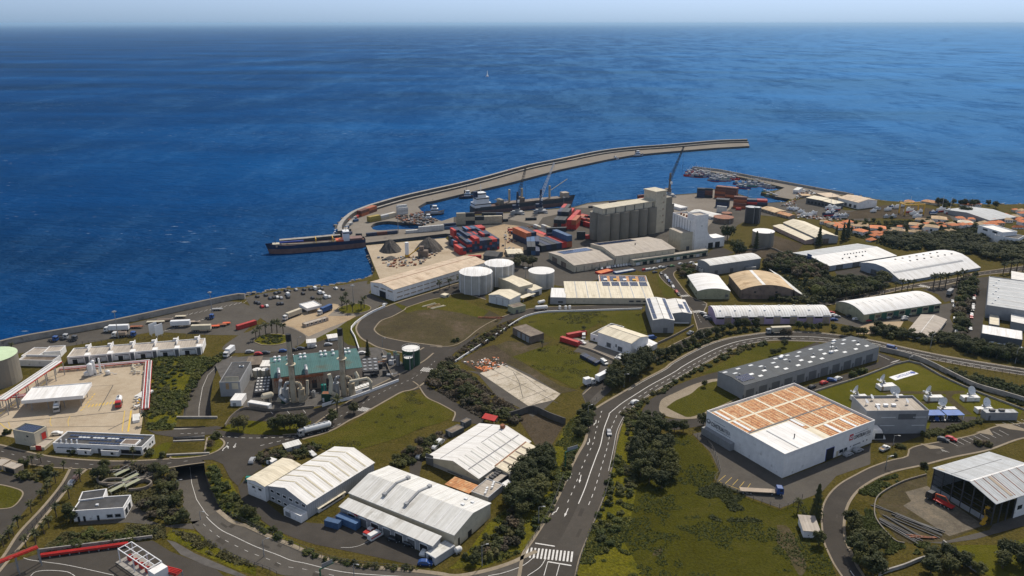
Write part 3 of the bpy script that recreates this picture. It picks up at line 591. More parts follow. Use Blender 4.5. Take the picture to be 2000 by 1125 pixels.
cm('terracotta', (.66,.20,.06), var=.2, scale=.6, stripe=('X',.5,.12), rand=.2); cm('tan_tile', (.50,.34,.18), var=.2, scale=.6, stripe=('X',.5,.2), rand=.25)
cm('rust_sheet', (.50,.22,.08), var=.35, scale=.5, stripe=('Y',.9,.35), stain=((.62,.40,.20), .6, .5)); cm('parapet_white', (.72,.71,.69), var=.06)
cm('glass', (.018,.024,.030), rough=.15, spec=.6); cm('door_grey', (.12,.125,.13), var=.15, stripe=('Z',.5,.2)); cm('door_red', (.5,.03,.02)); cm('door_blue', (.03,.08,.22)); cm('door_green', (.02,.09,.06))
cm('steel', (.30,.31,.32), rough=.45, metal=.3, var=.15); cm('dark_steel', (.05,.05,.052), rough=.6, var=.2); cm('white_metal', (.72,.73,.73), rough=.5, var=.06); cm('red_paint', (.46,.022,.016), rough=.5, var=.15)
cm('pipe_white', (.70,.69,.67), rough=.5, var=.1); cm('yellow', (.62,.36,.03), rough=.5); cm('rust', (.24,.085,.035), var=.35, scale=.8, stain=((.12,.05,.03), .5, .5)); cm('tank_green', (.012,.055,.03), rough=.5, var=.15); cm('tank_white', (.70,.69,.66), rough=.6, var=.06, stain=((.52,.49,.44), .3, .6))
cm('tank_side', (.42,.41,.38), rough=.6, var=.1, stripe=('X',1.5,.06)); cm('solar', (.020,.035,.085), rough=.18, spec=.6, var=.25, scale=1.2); cm('blue_sheet', (.035,.07,.32), rough=.5, stripe=('X',.6,.2)); cm('wood', (.34,.22,.11), var=.25)
cm('pale_green', (.50,.62,.40), var=.08); cm('blue_carport', (.03,.11,.36), rough=.4); cm('black', (.012,.012,.013), rough=.6); cm('chimney', (.42,.36,.26), var=.15, stain=((.28,.22,.14), .2, .5)); cm('light_panel', (.62,.64,.64), rough=.4, var=.08); cm('translucent', (.36,.36,.33), rough=.5, var=.15); cm('ochre_strip', (.50,.45,.33), var=.12)
cm('banner_white', (.72,.72,.72), var=.04); cm('ink', (.02,.02,.03)); cm('ink_grey', (.20,.20,.21)); cm('ink_blue', (.04,.07,.3)); cm('logo_red', (.50,.02,.03)); cm('turquoise', (.01,.20,.17), rough=.5); cm('orange', (.62,.10,.02), rough=.5)
cm('ship_blue', (.010,.022,.060), rough=.5); cm('ship_red', (.17,.095,.075), rough=.6, var=.25); cm('ship_grey', (.30,.31,.32), rough=.6); cm('deck', (.10,.05,.035), var=.35, scale=.5); cm('gravel', (.085,.075,.065), var=.4, scale=1, rough=.95, bump=.6)
# ---------------- building helper ----------------
class Bd: pass
def bld(name, label, cat, N, yb, E1, E2, roof='flat', rise=1.5, wall='white_wall', top='white_roof', par=.6, over=.35, ridge=.5, group=None, h=None, rmat=None, th=.18, rect=True):
    n, e1, e2 = px(N)[0], px(E1)[0], px(E2)[0]
    if h is None: h = hsolve(n, px(N.split()[0]+' 0 '+str(yb))[0][1])
    O = G(n, h); Av = G(e1, h)-O; Bv = G(e2, h)-O; L = Av.length; ex = Av/L
    bp = Bv-ex*Bv.dot(ex); W = bp.length; b = Bd(); b.flip = (ex.x*bp.y-ex.y*bp.x) < 0
    if b.flip: O = O+Av; ex = -ex
    b.L, b.W, b.h, b.par = L, W, h, par; b.s = S(n[1])
    b.root = thing(name, label, cat, O, atan2(ex.y, ex.x), 1, group)
    b.M = b.root.matrix_world = Matrix.Translation((O.x, O.y, 0)) @ Matrix.Rotation(atan2(ex.y, ex.x), 4, 'Z')
    b.roofkind = roof
    if roof == 'flat': pf = [(0, h-par), (W, h-par)]
    elif roof == 'gable': pf = [(0, h), (W*ridge, h+rise), (W, h)]
    elif roof == 'mono': pf = [(0, h), (W, h+rise)]
    elif roof == 'barrel':
        r_ = (W*W/4+rise*rise)/(2*rise); a0 = math.asin(min(1, W/2/r_)); pf = []
        for i in range(13): a = -a0+2*a0*i/12; pf.append((W/2+r_*sin(a), h+rise-r_+r_*cos(a)))
    elif roof == 'hip': pf = [(0, h), (W, h)]
    else: pf = roof(h, W)
    b.pf = pf
    mb = MB(); x0, x1 = 0, L
    pts = [(0, -.02)]+[(0, pf[0][1])]+list(pf[1:-1])+[(W, pf[-1][1]), (W, -.02)]
    for x in (x0, x1): mb.face([(x, y, z) for y, z in (pts if x == x0 else pts[::-1])])
    mb.face([(x0,0,-.02),(x1,0,-.02),(x1,0,pf[0][1]),(x0,0,pf[0][1])]); mb.face([(x1,W,-.02),(x0,W,-.02),(x0,W,pf[-1][1]),(x1,W,pf[-1][1])])
    mb.obj('wall', M_[wall], b.root)
    rm = M_[top]; mb = MB()
    if roof == 'flat':
        mb.box(.26, .26, h-par+.01, L-.26, W-.26, h-par+.08); b.roof = mb.obj('roof', rm, b.root)
        mb = MB(); t = .26; z0 = h-par-.03
        mb.box(-.03, -.03, z0, L+.03, t, h+.02); mb.box(-.03, W-t, z0, L+.03, W+.03, h+.02); mb.box(-.03, t, z0, t, W-t, h+.02); mb.box(L-t, t, z0, L+.03, W-t, h+.02)
        b.parapet = mb.obj('parapet', M_[rmat or wall], b.root)
    elif roof == 'hip':
        o = over; a = min(L, W)/2; c = [(-o,-o,h),(L+o,-o,h),(L+o,W+o,h),(-o,W+o,h)]
        if L >= W: r0, r1 = (a*.95, W/2, h+rise), (L-a*.95, W/2, h+rise); fs = [(c[0],c[1],r1,r0),(c[2],c[3],r0,r1),(c[1],c[2],r1),(c[3],c[0],r0)]
        else: r0, r1 = (L/2, a*.95, h+rise), (L/2, W-a*.95, h+rise); fs = [(c[0],c[1],r0),(c[1],c[2],r1,r0),(c[2],c[3],r1),(c[3],c[0],r0,r1)]
        for f in fs: mb.face(f)
        mb.face([c[3],c[2],c[1],c[0]]); b.roof = mb.obj('roof', rm, b.root)
    else:
        s0 = (pf[1][1]-pf[0][1])/(pf[1][0]-pf[0][0]); s1 = (pf[-1][1]-pf[-2][1])/(pf[-1][0]-pf[-2][0])
        q = [(pf[0][0]-over, pf[0][1]-over*s0+.01)]+[(y, z+.01) for y, z in pf[1:-1]]+[(pf[-1][0]+over, pf[-1][1]+over*s1+.01)]
        mb.prof(q, -over, L+over, th); b.roof = mb.obj('roof', rm, b.root); b.q = q; b.th = th
    return b
def bx(b, a): return (1-a)*b.L if b.flip else a*b.L
def rz(b, y):
    if b.roofkind in ('flat', 'hip'): return b.h-b.par+.09
    for (y0, z0), (y1, z1) in zip(b.pf, b.pf[1:]):
        if y0-1e-6 <= y <= y1+1e-6: return z0+(z1-z0)*(y-y0)/(y1-y0)+b.th+.01
    return b.pf[-1][1]+b.th
OKN = {'glass':'window','door_grey':'roller_door','door_red':'door','door_blue':'door','door_green':'door','black':'doorway','light_panel':'door'}
def opening(b, wall, a0, a1, z0, z1, m='glass', name=None, frame=None, d=.06):
    """wall f(ront) k(back) n(ear end) e(far end); a in 0..1 from the near corner"""
    mb = MB()
    def box(mb, a0, a1, z0, z1, d0, d1):
        if wall in 'fk':
            x = sorted((bx(b, a0), bx(b, a1))); y = (-d1, -d0) if wall == 'f' else (b.W+d0, b.W+d1); mb.box(x[0], y[0], z0, x[1], y[1], z1)
        else:
            at0 = (wall == 'n') != b.flip; x = (-d1, -d0) if at0 else (b.L+d0, b.L+d1); mb.box(x[0], a0*b.W, z0, x[1], a1*b.W, z1)
    box(mb, a0, a1, z0, z1, -.05, d); o = mb.obj(name or OKN.get(m, 'window'), M_[m], b.root)
    if frame:
        mb = MB(); ln = b.L if wall in 'fk' else b.W; t = .16/ln
        for q in ((a0-t, a1+t, z1, z1+.16), (a0-t, a1+t, z0-.16, z0), (a0-t, a0, z0, z1), (a1, a1+t, z0, z1)): box(mb, *q, -.04, d+.05)
        mb.obj('frame', M_[frame], o)
    return o
def win_row(b, wall, n, a0, a1, z0, z1, duty=.6, m='glass', frame='parapet_white', name=None):
    for i in range(n):
        p = a0+(a1-a0)*i/n; opening(b, wall, p, p+(a1-a0)/n*duty, z0, z1, m, name, frame)
def strip_on(b, a0, a1, y0, y1, m, name='skylight', off=.03):
    """thin panel lying on the roof, fractions a along, y across"""
    x = sorted((bx(b, a0), bx(b, a1))); ys = [y0*b.W]+[y for y, z in b.pf[1:-1] if y0*b.W < y < y1*b.W]+[y1*b.W]
    mb = MB(); mb.prof([(y, rz(b, y)+off) for y in ys], x[0], x[1], .05); return mb.obj(name, M_[m], b.root)
def unit(b, a, yf, sx, sy, sz, m='white_metal', name='roof_vent', kind='box', cap=None):
    x = bx(b, a); y = yf*b.W; z = rz(b, y)-.1; mb = MB()
    if kind == 'box': mb.cbox(x, y, z, sx, sy, sz); mb.cbox(x, y, z+sz, sx*1.15, sy*1.15, .12)
    else: mb.cyl(x, y, z, z+sz, sx/2, 10); mb.cyl(x, y, z+sz, z+sz+.25, sx*.75, 10, 0, sx*.3)
    return mb.obj(name, M_[m], b.root)
def solar(b, a0, a1, y0, y1, nx, ny, gap=.12, off=.18, tilt=0):
    mb = MB(); fx = MB()
    for i in range(nx):
        for j in range(ny):
            pa0 = a0+(a1-a0)*(i+gap/2)/nx; pa1 = a0+(a1-a0)*(i+1-gap/2)/nx; q0 = (y0+(y1-y0)*(j+gap/2)/ny)*b.W; q1 = (y0+(y1-y0)*(j+1-gap/2)/ny)*b.W
            x = sorted((bx(b, pa0), bx(b, pa1))); z0, z1 = rz(b, q0)+off, rz(b, q1)+off
            mb.prof([(q0, z0), (q1, z1+tilt)], x[0], x[1], .05)
            fx.prof([(q0-.05, z0-.05), (q1+.05, z1+tilt-.05)], x[0]-.05, x[1]+.05, .04)
    o = mb.obj('solar_array', M_['solar'], b.root); fx.obj('frame', M_['steel'], o); return o
def text(b, s, wall, a, z, size, m, name='lettering', d=.05, align='LEFT', sx=1.0):
    cu = bpy.data.curves.new('t', 'FONT'); cu.body = s; cu.size = size; cu.extrude = .02; cu.align_x = align; cu.offset = size*.012
    o = bpy.data.objects.new('t', cu); SC.collection.objects.link(o); dg = bpy.context.evaluated_depsgraph_get()
    me = bpy.data.meshes.new_from_object(o.evaluated_get(dg)); bpy.data.objects.remove(o); me.materials.clear(); me.materials.append(M_[m])
    t = link(name, me, b if isinstance(b, bpy.types.Object) else b.root)
    if wall == 'f': t.rotation_euler = (pi/2, 0, 0); t.location = (a*b.L, -d, z)
    elif wall == 'x0': t.rotation_euler = (pi/2, 0, -pi/2); t.location = (-d, (1-a)*b.W, z)
    t.scale = (sx, 1, 1); return t
# ---------------- the big white store ----------------
b = bld('white_store', 'huge white box store with patchy rust coloured roof panels and red logo', 'store', 'U 918 826', 1092, 'U 1908 452', 'U 50 352', wall='white_wall', top='cream_roof', par=1.0, rmat='parapet_white')
store = b
def patch(a0, a1, y0, y1, m, name, z=.06):
    mb = MB(); x = sorted((bx(b, a0), bx(b, a1))); zz = b.h-b.par+.08; mb.box(x[0], y0*b.W, zz-.02, x[1], y1*b.W, zz+z); return mb.obj(name, M_[m], b.root)
rust = M_['rust_panel'] = None
def rust_mat():
    m, t, bs, co = _new('rusty_roof_panel')
    br = _n(t, 'TexBrick'); br.inputs['Scale'].default_value = 1; br.inputs['Mortar Size'].default_value = .16; br.inputs['Brick Width'].default_value = 3.2; br.inputs['Row Height'].default_value = .95; br.offset = 0
    t.links.new(co, br.inputs[0]); br.inputs['Color1'].default_value = (.60,.27,.10,1); br.inputs['Color2'].default_value = (.68,.36,.15,1); br.inputs['Mortar'].default_value = (.17,.055,.02,1)
    c = _mixc(t, _ramp(t, _noise(t, co, .5, 5, .7), [(.46,(0,0,0)),(.68,(.7,.7,.7))]), br.outputs[0], (.80,.62,.38))
    c = _mixc(t, _ramp(t, _noise(t, co, 1.2, 4, .7), [(.50,(0,0,0)),(.66,(.9,.9,.9))]), c, (.34,.10,.03))
    wv = _n(t, 'TexWave'); wv.bands_direction = 'Y'; wv.inputs['Scale'].default_value = .3307; t.links.new(co, wv.inputs[0])
    c = _mixc(t, 1.0, c, _ramp(t, wv.outputs['Fac'], [(0,(.5,.42,.36)),(.5,(1,1,1))]), 'MULTIPLY')
    t.links.new(c, bs.inputs['Base Color']); bs.inputs['Roughness'].default_value = .85; return m
M_['rust_panel'] = rust_mat()
for y0, y1 in ((.02,.225),(.255,.465),(.485,.725),(.755,.975)):
    cuts = [.02,.115,.14,.30,.325,.50,.525,.70,.72,.86,.875,.985]
    for a0, a1 in zip(cuts[::2], cuts[1::2]):
        if y1 < .3 and a0 < .42: continue
        if y1 < .5 and a1 < .42: continue
        if y1 < .5 and a0 < .45: a0 = .45
        patch(a0, a1, y0, y1, 'rust_panel', 'rusty_roof_panel')
patch(.012, .445, .012, .445, 'white_roof2', 'white_roof_patch', .10)
patch(.02, .985, .466, .484, 'dark_steel', 'gutter', .14)
for a0, a1, y0, y1 in ((.46,.49,.30,.46),(.62,.65,.03,.22),(.80,.825,.03,.22),(.05,.075,.76,.97),(.06,.085,.50,.72)): patch(a0, a1, y0, y1, 'light_panel', 'skylight', .22)
patch(.17,.18,.03,.42,'steel','roof_rail',.3)
unit(b, .27, .19, .4, .4, 1.6, 'dark_steel', 'roof_mast', 'cyl')
opening(b, 'f', .46, .545, 0, 5.0, 'black', 'doorway', 'ink_blue'); opening(b, 'f', .58, .605, 0, 2.4, 'ochre_strip', 'door'); opening(b, 'f', .615, .655, 1.2, 2.4, 'glass', None, 'steel'); opening(b, 'f', .67, .70, 1.2, 2.4, 'glass', None, 'steel')
opening(b, 'f', .735, .75, 1.8, 2.4, 'ink_grey', 'notice'); opening(b, 'f', .77, .855, 1.9, 2.4, 'ink_grey', 'notice'); opening(b, 'f', .885, .90, 2.0, 2.6, 'ink_grey', 'notice'); opening(b, 'f', .925, .94, 2.0, 2.6, 'ink_grey', 'notice')
opening(b, 'f', .715, .757, 5.0, 7.6, 'logo_red', 'logo_board'); 
def disc(b, x, y, z, r, m, name, wall='f'):
    mb = MB(); n = 14
    mb.face([(x+r*cos(2*pi*i/n), y, z+r*.8*sin(2*pi*i/n)) if wall == 'f' else (x, y-r*cos(2*pi*i/n), z+r*.8*sin(2*pi*i/n)) for i in range(n)]); return mb.obj(name, M_[m], b.root)
disc(b, b.L*.737, -.09, 6.25, .95, 'banner_white', 'logo_emblem'); disc(b, b.L*.739, -.11, 6.35, .42, 'logo_red', 'logo_emblem')
def sign(wall, a0, a1, z, size):
    ln = (a1-a0)*(b.L if wall == 'f' else b.W); t1 = text(b, 'CONSTRU', wall, a0, z, size, 'ink'); t2 = text(b, 'MATERA', wall, a0, z, size, 'ink_grey'); w1, w2 = (max(v.co.x for v in t.data.vertices) for t in (t1, t2)); k = ln/(w1+w2+.1)
    for t in (t1, t2): t.scale = (k, 1, 1)
    if wall == 'f': t2.location.x += (w1+.1)*k
    else: t2.location.y -= (w1+.1)*k
sign('f', .765, .968, 4.9, 2.3)
opening(b, 'f', .775, .93, 7.15, 7.35, 'ink_grey', 'slogan'); opening(b, 'f', .90, .965, 4.2, 4.4, 'ink_grey', 'slogan')
disc(b, -.09, b.W*.965, 6.0, 1.3, 'ink_grey', 'logo_emblem', 'n'); disc(b, -.11, b.W*.963, 6.2, .6, 'banner_white', 'logo_emblem', 'n')
sign('x0', .075, .335, 4.8, 2.5)
opening(b, 'n', .66, .85, 4.1, 4.3, 'ink_grey', 'slogan'); opening(b, 'n', .74, .9, 7.4, 7.6, 'ink_grey', 'slogan')
mb = MB(); mb.box(-2.2, b.W*.6, 0, -.02, b.W*1.0, 3.2)
for k in range(8): mb.box(-2.35, b.W*(.61+.05*k), 0, -2.2, b.W*(.618+.05*k), 3.4)
mb.obj('storage_cage', M_['grey_wall'], b.root)
# ---------------- long grey workshop row ----------------
b = bld('workshop_row', 'long charcoal workshop row with white skylights and dark roller doors', 'workshop', 'I 698 75', 180, 'G 952 800', 'P 650 707', 'gable', .8, 'grey_wall', 'dark_roof', over=.1, ridge=.5)
for i in range(11):
    a = .045+.0885*i; opening(b, 'f', a, a+.055, 0, 4.4, 'door_grey'); opening(b, 'f', a+.064, a+.074, 0, 2.3, 'dark_wall', 'door')
    for k, (da, y) in enumerate(((.0,.16),(.03,.34),(.005,.60),(.035,.82))):
        if (i*3+k) % 5 != 4: strip_on(b, a+da, a+da+.026, y, y+.075, 'light_panel')
    if i % 2 == 0: unit(b, a+.02, .47, .7, .7, .7, 'steel', 'roof_vent', 'cyl')
solar(b, .90, .985, .15, .45, 6, 3); unit(b, .30, .40, .3, .3, 4, 'dark_steel', 'flue', 'cyl'); unit(b, .58, .85, 1.6, 1.2, .9); unit(b, .60, .78, 1.6, 1.2, .9); unit(b, .31, .35, 2, 1.2, .8); unit(b,.16,.93,2,1,.8)
opening(b, 'n', .1, .18, 1.2, 2.4); 
# ---------------- white depot sheds in the lower middle ----------------
b = bld('depot_shed', 'wide white shed with low ridge and two roof ducts beside the highway', 'warehouse', 'F 283 865', 958, 'D 1040 528', 'F 520 665', 'gable', 2.2, 'cream_wall', 'pale_roof', over=.25, ridge=.5)
for i in range(9): strip_on(b, .08+.1*i, .088+.1*i, .02, .49, 'white_roof2', 'roof_seam'); strip_on(b, .08+.1*i, .088+.1*i, .51, .98, 'white_roof2', 'roof_seam')
def duct(b, a0, y0, y1):
    x = bx(b, a0); mb = MB(); q = [y0*b.W, b.W*.5, y1*b.W]
    mb.prof([(y, rz(b, y)+.15) for y in q], x-.35, x+.35, .5); mb.cbox(x, q[0], rz(b, q[0])-.1, 1.3, 1.3, 1.1); mb.cbox(x, q[2], rz(b, q[2])-.1, 1.3, 1.3, 1.1); mb.obj('roof_duct', M_['steel'], b.root)
duct(b, .72, .20, .80); duct(b, .50, .18, .78)
for a, y in ((.13,.62),(.17,.83),(.10,.80)): unit(b, a, y, 1.1, .8, .5)
opening(b, 'n', .1, .14, 0, 3); opening(b, 'n', .36, .46, 0, 2.2, 'black', 'doorway')
b = bld('workshop_annex', 'low white lean-to with open bays along the front of the wide shed', 'annex', 'D 1640 905', 985, 'D 975 625', 'D 1770 888', 'mono', .7, 'grey_wall', 'pale_roof', over=.4)
for i in range(7): opening(b, 'f', .05+.13*i, .13+.13*i, 0, 3.0, 'door_grey' if i % 2 else 'black', None, 'parapet_white'); opening(b, 'f', .06+.13*i, .12+.13*i, 3.2, 3.6, 'light_panel', 'sign_panel')
opening(b, 'f', .80, .87, 3.1, 3.7, 'red_paint', 'sign_panel')
b = bld('corner_office', 'small white office block at the end of the depot lean-to', 'office', 'D 1660 998', 1050, 'D 1590 955', 'D 1775 890', 'flat', 1, 'sheet_wall', 'pale_roof', par=.15)
opening(b, 'e', .25, .85, 1.0, 2.0, 'black', None, 'parapet_white'); opening(b, 'f', .3, .7, .8, 2.2)
b = bld('gabled_shed', 'white gabled shed with tan roof strips and two storey office front', 'warehouse', 'D 735 610', 710, 'D 1218 310', 'D 435 480', 'gable', 2.8, 'sheet_wall', 'white_roof', over=.3)
for i in range(7): strip_on(b, .12+.125*i, .14+.125*i, .02, .49, 'ochre_strip'); strip_on(b, .12+.125*i, .14+.125*i, .51, .98, 'ochre_strip')
win_row(b, 'n', 6, .04, .97, 1.0, 1.9, .5); win_row(b, 'n', 6, .04, .97, 3.9, 4.9, .55); opening(b, 'n', .50, .515, 0, 5.6, 'steel', 'downpipe')
b = bld('office_wing', 'cream roofed wing joined to the gabled shed, white walls', 'annex', 'D 432 482', 590, 'D 688 326', 'D 352 400', 'gable', .8, 'white_wall', 'cream_roof', over=.2)
win_row(b, 'n', 2, .2, .9, 3.6, 4.5, .5); opening(b, 'n', .1, .9, 4.8, 5.1, 'ochre_strip', 'sign_panel')
b = bld('entry_block', 'small white flat entry block against the gabled shed', 'annex', 'D 690 693', 745, 'D 738 662', 'D 566 636', 'flat', 1, 'white_wall', 'pale_roof', par=.2)
opening(b, 'n', .6, .9, .3, 2.0, 'steel', 'door')
b = bld('side_canopy', 'long narrow white lean-to along the gabled shed', 'canopy', 'D 820 640', 672, 'D 1008 522', 'D 806 622', 'mono', .5, 'white_wall', 'cream_roof')
opening(b, 'f', .1, .9, .8, 1.6)
b = bld('rusty_roof_shed', 'big white industrial shed with stepped rust edged roof above the depot', 'warehouse', 'F 440 505', 545, 'F 770 270', 'F 75 388', 'gable', 3.2, 'cream_wall', 'white_roof', over=.25, ridge=.46)
for i in range(8): strip_on(b, .06+.11*i, .075+.11*i, .04, .44, 'translucent')
strip_on(b, .02, .98, .20, .215, 'ink_grey', 'roof_gap'); strip_on(b, .01, .99, .72, .732, 'ink_grey', 'roof_gap'); strip_on(b, .5, .99, .455, .465, 'ink_grey', 'roof_gap')
opening(b, 'n', .86, .99, 0, 4.4, 'door_grey', None, 'dark_wall'); opening(b, 'n', .3, .58, .4, 1.0, 'dark_wall'); unit(b, .93, .47, 1.6, 1.4, 1.4, 'rust')
opening(b, 'n', .0, .86, 0.0, 1.5, 'grey_wall', 'plinth', None, .04)
b = bld('side_wing', 'pale side wing with rust gutters and dark roof gaps', 'annex', 'F 642 478', 512, 'F 835 320', 'F 510 468', 'mono', 1.2, 'cream_wall', 'cream_roof', over=.15)
for i in range(4): strip_on(b, .2+.2*i, .235+.2*i, .1, .9, 'brown_wall', 'roof_gap')
strip_on(b, .0, 1, .93, 1, 'rust', 'gutter')
b = bld('flat_annex', 'grey flat roofed annex with air conditioners behind the sheds', 'annex', 'F 500 625', 665, 'F 600 540', 'F 398 580', 'flat', 1, 'sheet_wall', 'taupe_roof', par=.3)
for k in range(6): unit(b, .15+.14*k, .3+.08*(k % 3), .9, .6, .8, 'white_metal', 'air_conditioner')
b = bld('flat_annex', 'small tan block with a row of dark ducts beside the white side wing', 'annex', 'F 560 530', 560, 'F 640 470', 'F 505 475', 'flat', 1, 'dark_wall', 'taupe_roof', par=.2)
for k in range(4): unit(b, .15+.2*k, .6, .9, 1.8, .7, 'dark_steel', 'roof_duct')
b = bld('utility_hut', 'tiny white roofed hut behind the sheds near dark trees', 'hut', 'F 618 560', 590, 'F 655 535', 'F 590 545', 'mono', .3, 'sheet_wall', 'white_roof2'); opening(b,'f',.3,.6,0,1.6,'door_grey')
# rusty awning
def canopy(name, label, cat, N, yb, E1, E2, top, th=.5, posts=((0.05,.08),(.95,.08),(.05,.92),(.95,.92)), h=None, tilt=0, pm='steel', group=None, rim=None):
    n = px(N)[0]; h = h or hsolve(n, px(N.split()[0]+' 0 '+str(yb))[0][1]); O = G(n, h); Av = G(px(E1)[0], h)-O; Bv = G(px(E2)[0], h)-O
    L = Av.length; ex = Av/L; bp = Bv-ex*Bv.dot(ex); W = bp.length; s_ = 1
    if ex.x*bp.y-ex.y*bp.x < 0: O = O+Av; ex = -ex
    r = thing(name, label, cat, O, atan2(ex.y, ex.x), 1, group)
    mb = MB(); mb.prof([(0, h-th), (W, h-th+tilt)], 0, L, th); mb.obj('roof', M_[top], r)
    if rim:
        mb = MB(); t = .15
        for q in ((-t,-t,L+t,0),(-t,W,L+t,W+t),(-t,0,0,W),(L,0,L+t,W)): mb.box(q[0], q[1], h-th-.3, q[2], q[3], h+.35)
        mb.obj('fascia', M_[rim], r)
    for px_, py_ in posts:
        mb = MB(); mb.cbox(px_*L, py_*W, 0, .3, .3, h-th+tilt*py_-.02); mb.obj('post', M_[pm], r)
    r.matrix_world = Matrix.Translation((O.x, O.y, 0)) @ Matrix.Rotation(atan2(ex.y, ex.x), 4, 'Z')
    return r, L, W, h
canopy('awning', 'rust stained corrugated awning between the white sheds', 'awning', 'F 378 600', 640, 'F 222 540', 'F 432 545', 'rust_sheet', .15)
canopy('red_canopy', 'bright red tilted canopy at the back of the big white shed', 'canopy', 'F 540 138', 165, 'F 458 118', 'F 480 97', 'red_paint', .3, tilt=.8)
b = bld('black_hut', 'dark block hut with mossy flat roof behind the white shed', 'hut', 'F 270 215', 245, 'F 228 195', 'F 328 168', 'flat', 1, 'dark_wall', 'brown_roof', par=.15); opening(b,'f',.3,.6,0,2,'grey_wall','door')
b = bld('black_hut', 'second dark hut standing closer to the side road', 'hut', 'F 352 150', 185, 'F 322 138', 'F 400 130', 'flat', 1, 'dark_wall', 'brown_roof', par=.15); opening(b,'f',.3,.6,0,2,'grey_wall','door')
# ---------------- gas terminal ----------------
b = bld('terminal_office', 'long white office with dark roof full of solar panels', 'office', 'R 1415 985', 1070, 'R 525 945', 'R 1534 866', wall='white_wall', top='black_roof', par=.5)
solar(b, .08, .92, .66, .80, 20, 1); solar(b, .10, .36, .36, .56, 7, 2); solar(b, .28, .62, .12, .26, 10, 1); solar(b, .40, .90, .40, .5, 12, 1)
for k in range(9): unit(b, .36+.045*k+(.03 if k > 2 else 0)+(.03 if k > 5 else 0), .58, 1.2, .7, .3, 'light_panel', 'skylight')
for k in range(4): unit(b, .74+.06*k, .1, .5, .5, 1.6, 'white_metal', 'roof_duct', 'cyl')
mb = MB(); x = bx(b, .17); mb.box(x-3.2, .9, b.h-.48, x+3.2, 5.0, b.h+.3); mb.box(x-2.8, 1.2, b.h+.3, x+2.8, 4.7, b.h+.32, 1); mb.obj('lightwell', [M_['white_wall'], M_['brown_wall']], b.root)
opening(b, 'f', .02, .24, .4, 2.1, 'black'); opening(b, 'n', .05, .3, .5, 2.2, 'black', None, 'parapet_white'); opening(b, 'n', .55, .65, 1.2, 2.1); opening(b, 'n', .75, .85, 1.2, 2.1); opening(b, 'f', .47, .5, 0, 2.1, 'dark_wall', 'door')
for q, lab in ((('R 1180 1030', 1080, 'R 1005 1022', 'R 1205 985'), 'small white flat block at the front of the terminal office, middle one'), (('R 900 1020', 1070, 'R 768 1012', 'R 915 985'), 'small white flat block next to a round bush at the terminal office'), (('R 760 1010', 1055, 'R 548 1000', 'R 780 980'), 'low white flat block with ducts at the end of the terminal office')):
    b = bld('office_annex', lab, 'annex', *q, wall='white_wall', top='black_roof', par=.2); opening(b, 'f', .3, .45, .6, 1.6)
b = bld('switch_house', 'tall cream cube building with solar panels and red door', 'utility building', 'R 338 850', 990, 'R 463 780', 'R 147 800', wall='cream_wall', top='black_roof', par=.4)
solar(b, .1, .9, .12, .88, 4, 7); opening(b, 'f', .5, .85, 1.6, 4.6, 'door_red', None, 'steel'); opening(b, 'n', .3, .4, 4, 4.6)
b = bld('low_store', 'low cream store with roof terrace beside the cube building', 'store shed', 'R 440 990', 1020, 'R 545 905', 'R 362 935', wall='cream_wall', top='taupe_roof', par=.4); opening(b, 'n', .2, .6, 0, 2.0, 'door_red')
canopy('loading_canopy', 'big white flat canopy over the tanker loading bays', 'canopy', 'R 825 478', 600, 'R 215 530', 'R 895 350', 'white_roof2', .9, posts=((.1,.2),(.37,.2),(.64,.2),(.92,.2),(.1,.85),(.37,.85),(.64,.85),(.92,.85)), rim='parapet_white')
b = bld('row_office', 'white stepped row of harbour units with dark stair towers', 'office row', 'A 490 590', 642, 'A 1480 512', 'A 535 525', wall='white_wall', top='taupe_roof', par=.5)
for i in range(6):
    a = .015+.166*i; opening(b, 'f', a+.02, a+.055, 0, 2.2, 'black', 'doorway'); opening(b, 'f', a+.0, a+.1, 2.5, 2.9, 'dark_wall'); opening(b, 'f', a+.065, a+.1, 0.4, 2.0, 'light_panel', 'shutter', 'steel')
    x = sorted((bx(b, a+.112), bx(b, a+.148))); mb = MB(); mb.box(x[0], -1.4, 0, x[1], 2.2, b.h+.6); mb.box(x[0]+.3, -1.43, .1, x[1]-.3, -1.4, b.h-.1, 1); mb.obj('stair_tower', [M_['white_wall'], M_['dark_wall']], b.root)
    mb = MB(); mb.box(x[0]-.3, b.W*.55, b.h-.5, x[0], b.W*1.12, b.h+1.5); mb.box(x[0]-2.6, b.W*.99, b.h-.5, x[0]-.3, b.W*1.1, b.h+.9); mb.obj('roof_wall', M_['parapet_white'], b.root)
for q, lab in ((('A 275 582', 620, 'A 155 580', 'A 308 520'), 'small white stepped unit by the sea wall, outer one'), (('A 440 545', 590, 'A 320 552', 'A 455 505'), 'small white stepped unit next to the long row')):
    b = bld('harbour_unit', lab, 'office unit', *q, wall='white_wall', top='taupe_roof', par=.4); opening(b, 'e' if b.flip else 'n', .2, .6, .3, 2.2, 'black', 'doorway')
b = bld('pit_store', 'low walled store with open roof beside the pipe bridge', 'store shed', 'A 385 615', 660, 'A 130 610', 'A 390 575', wall='white_wall', top='brown_roof', par=1.0)
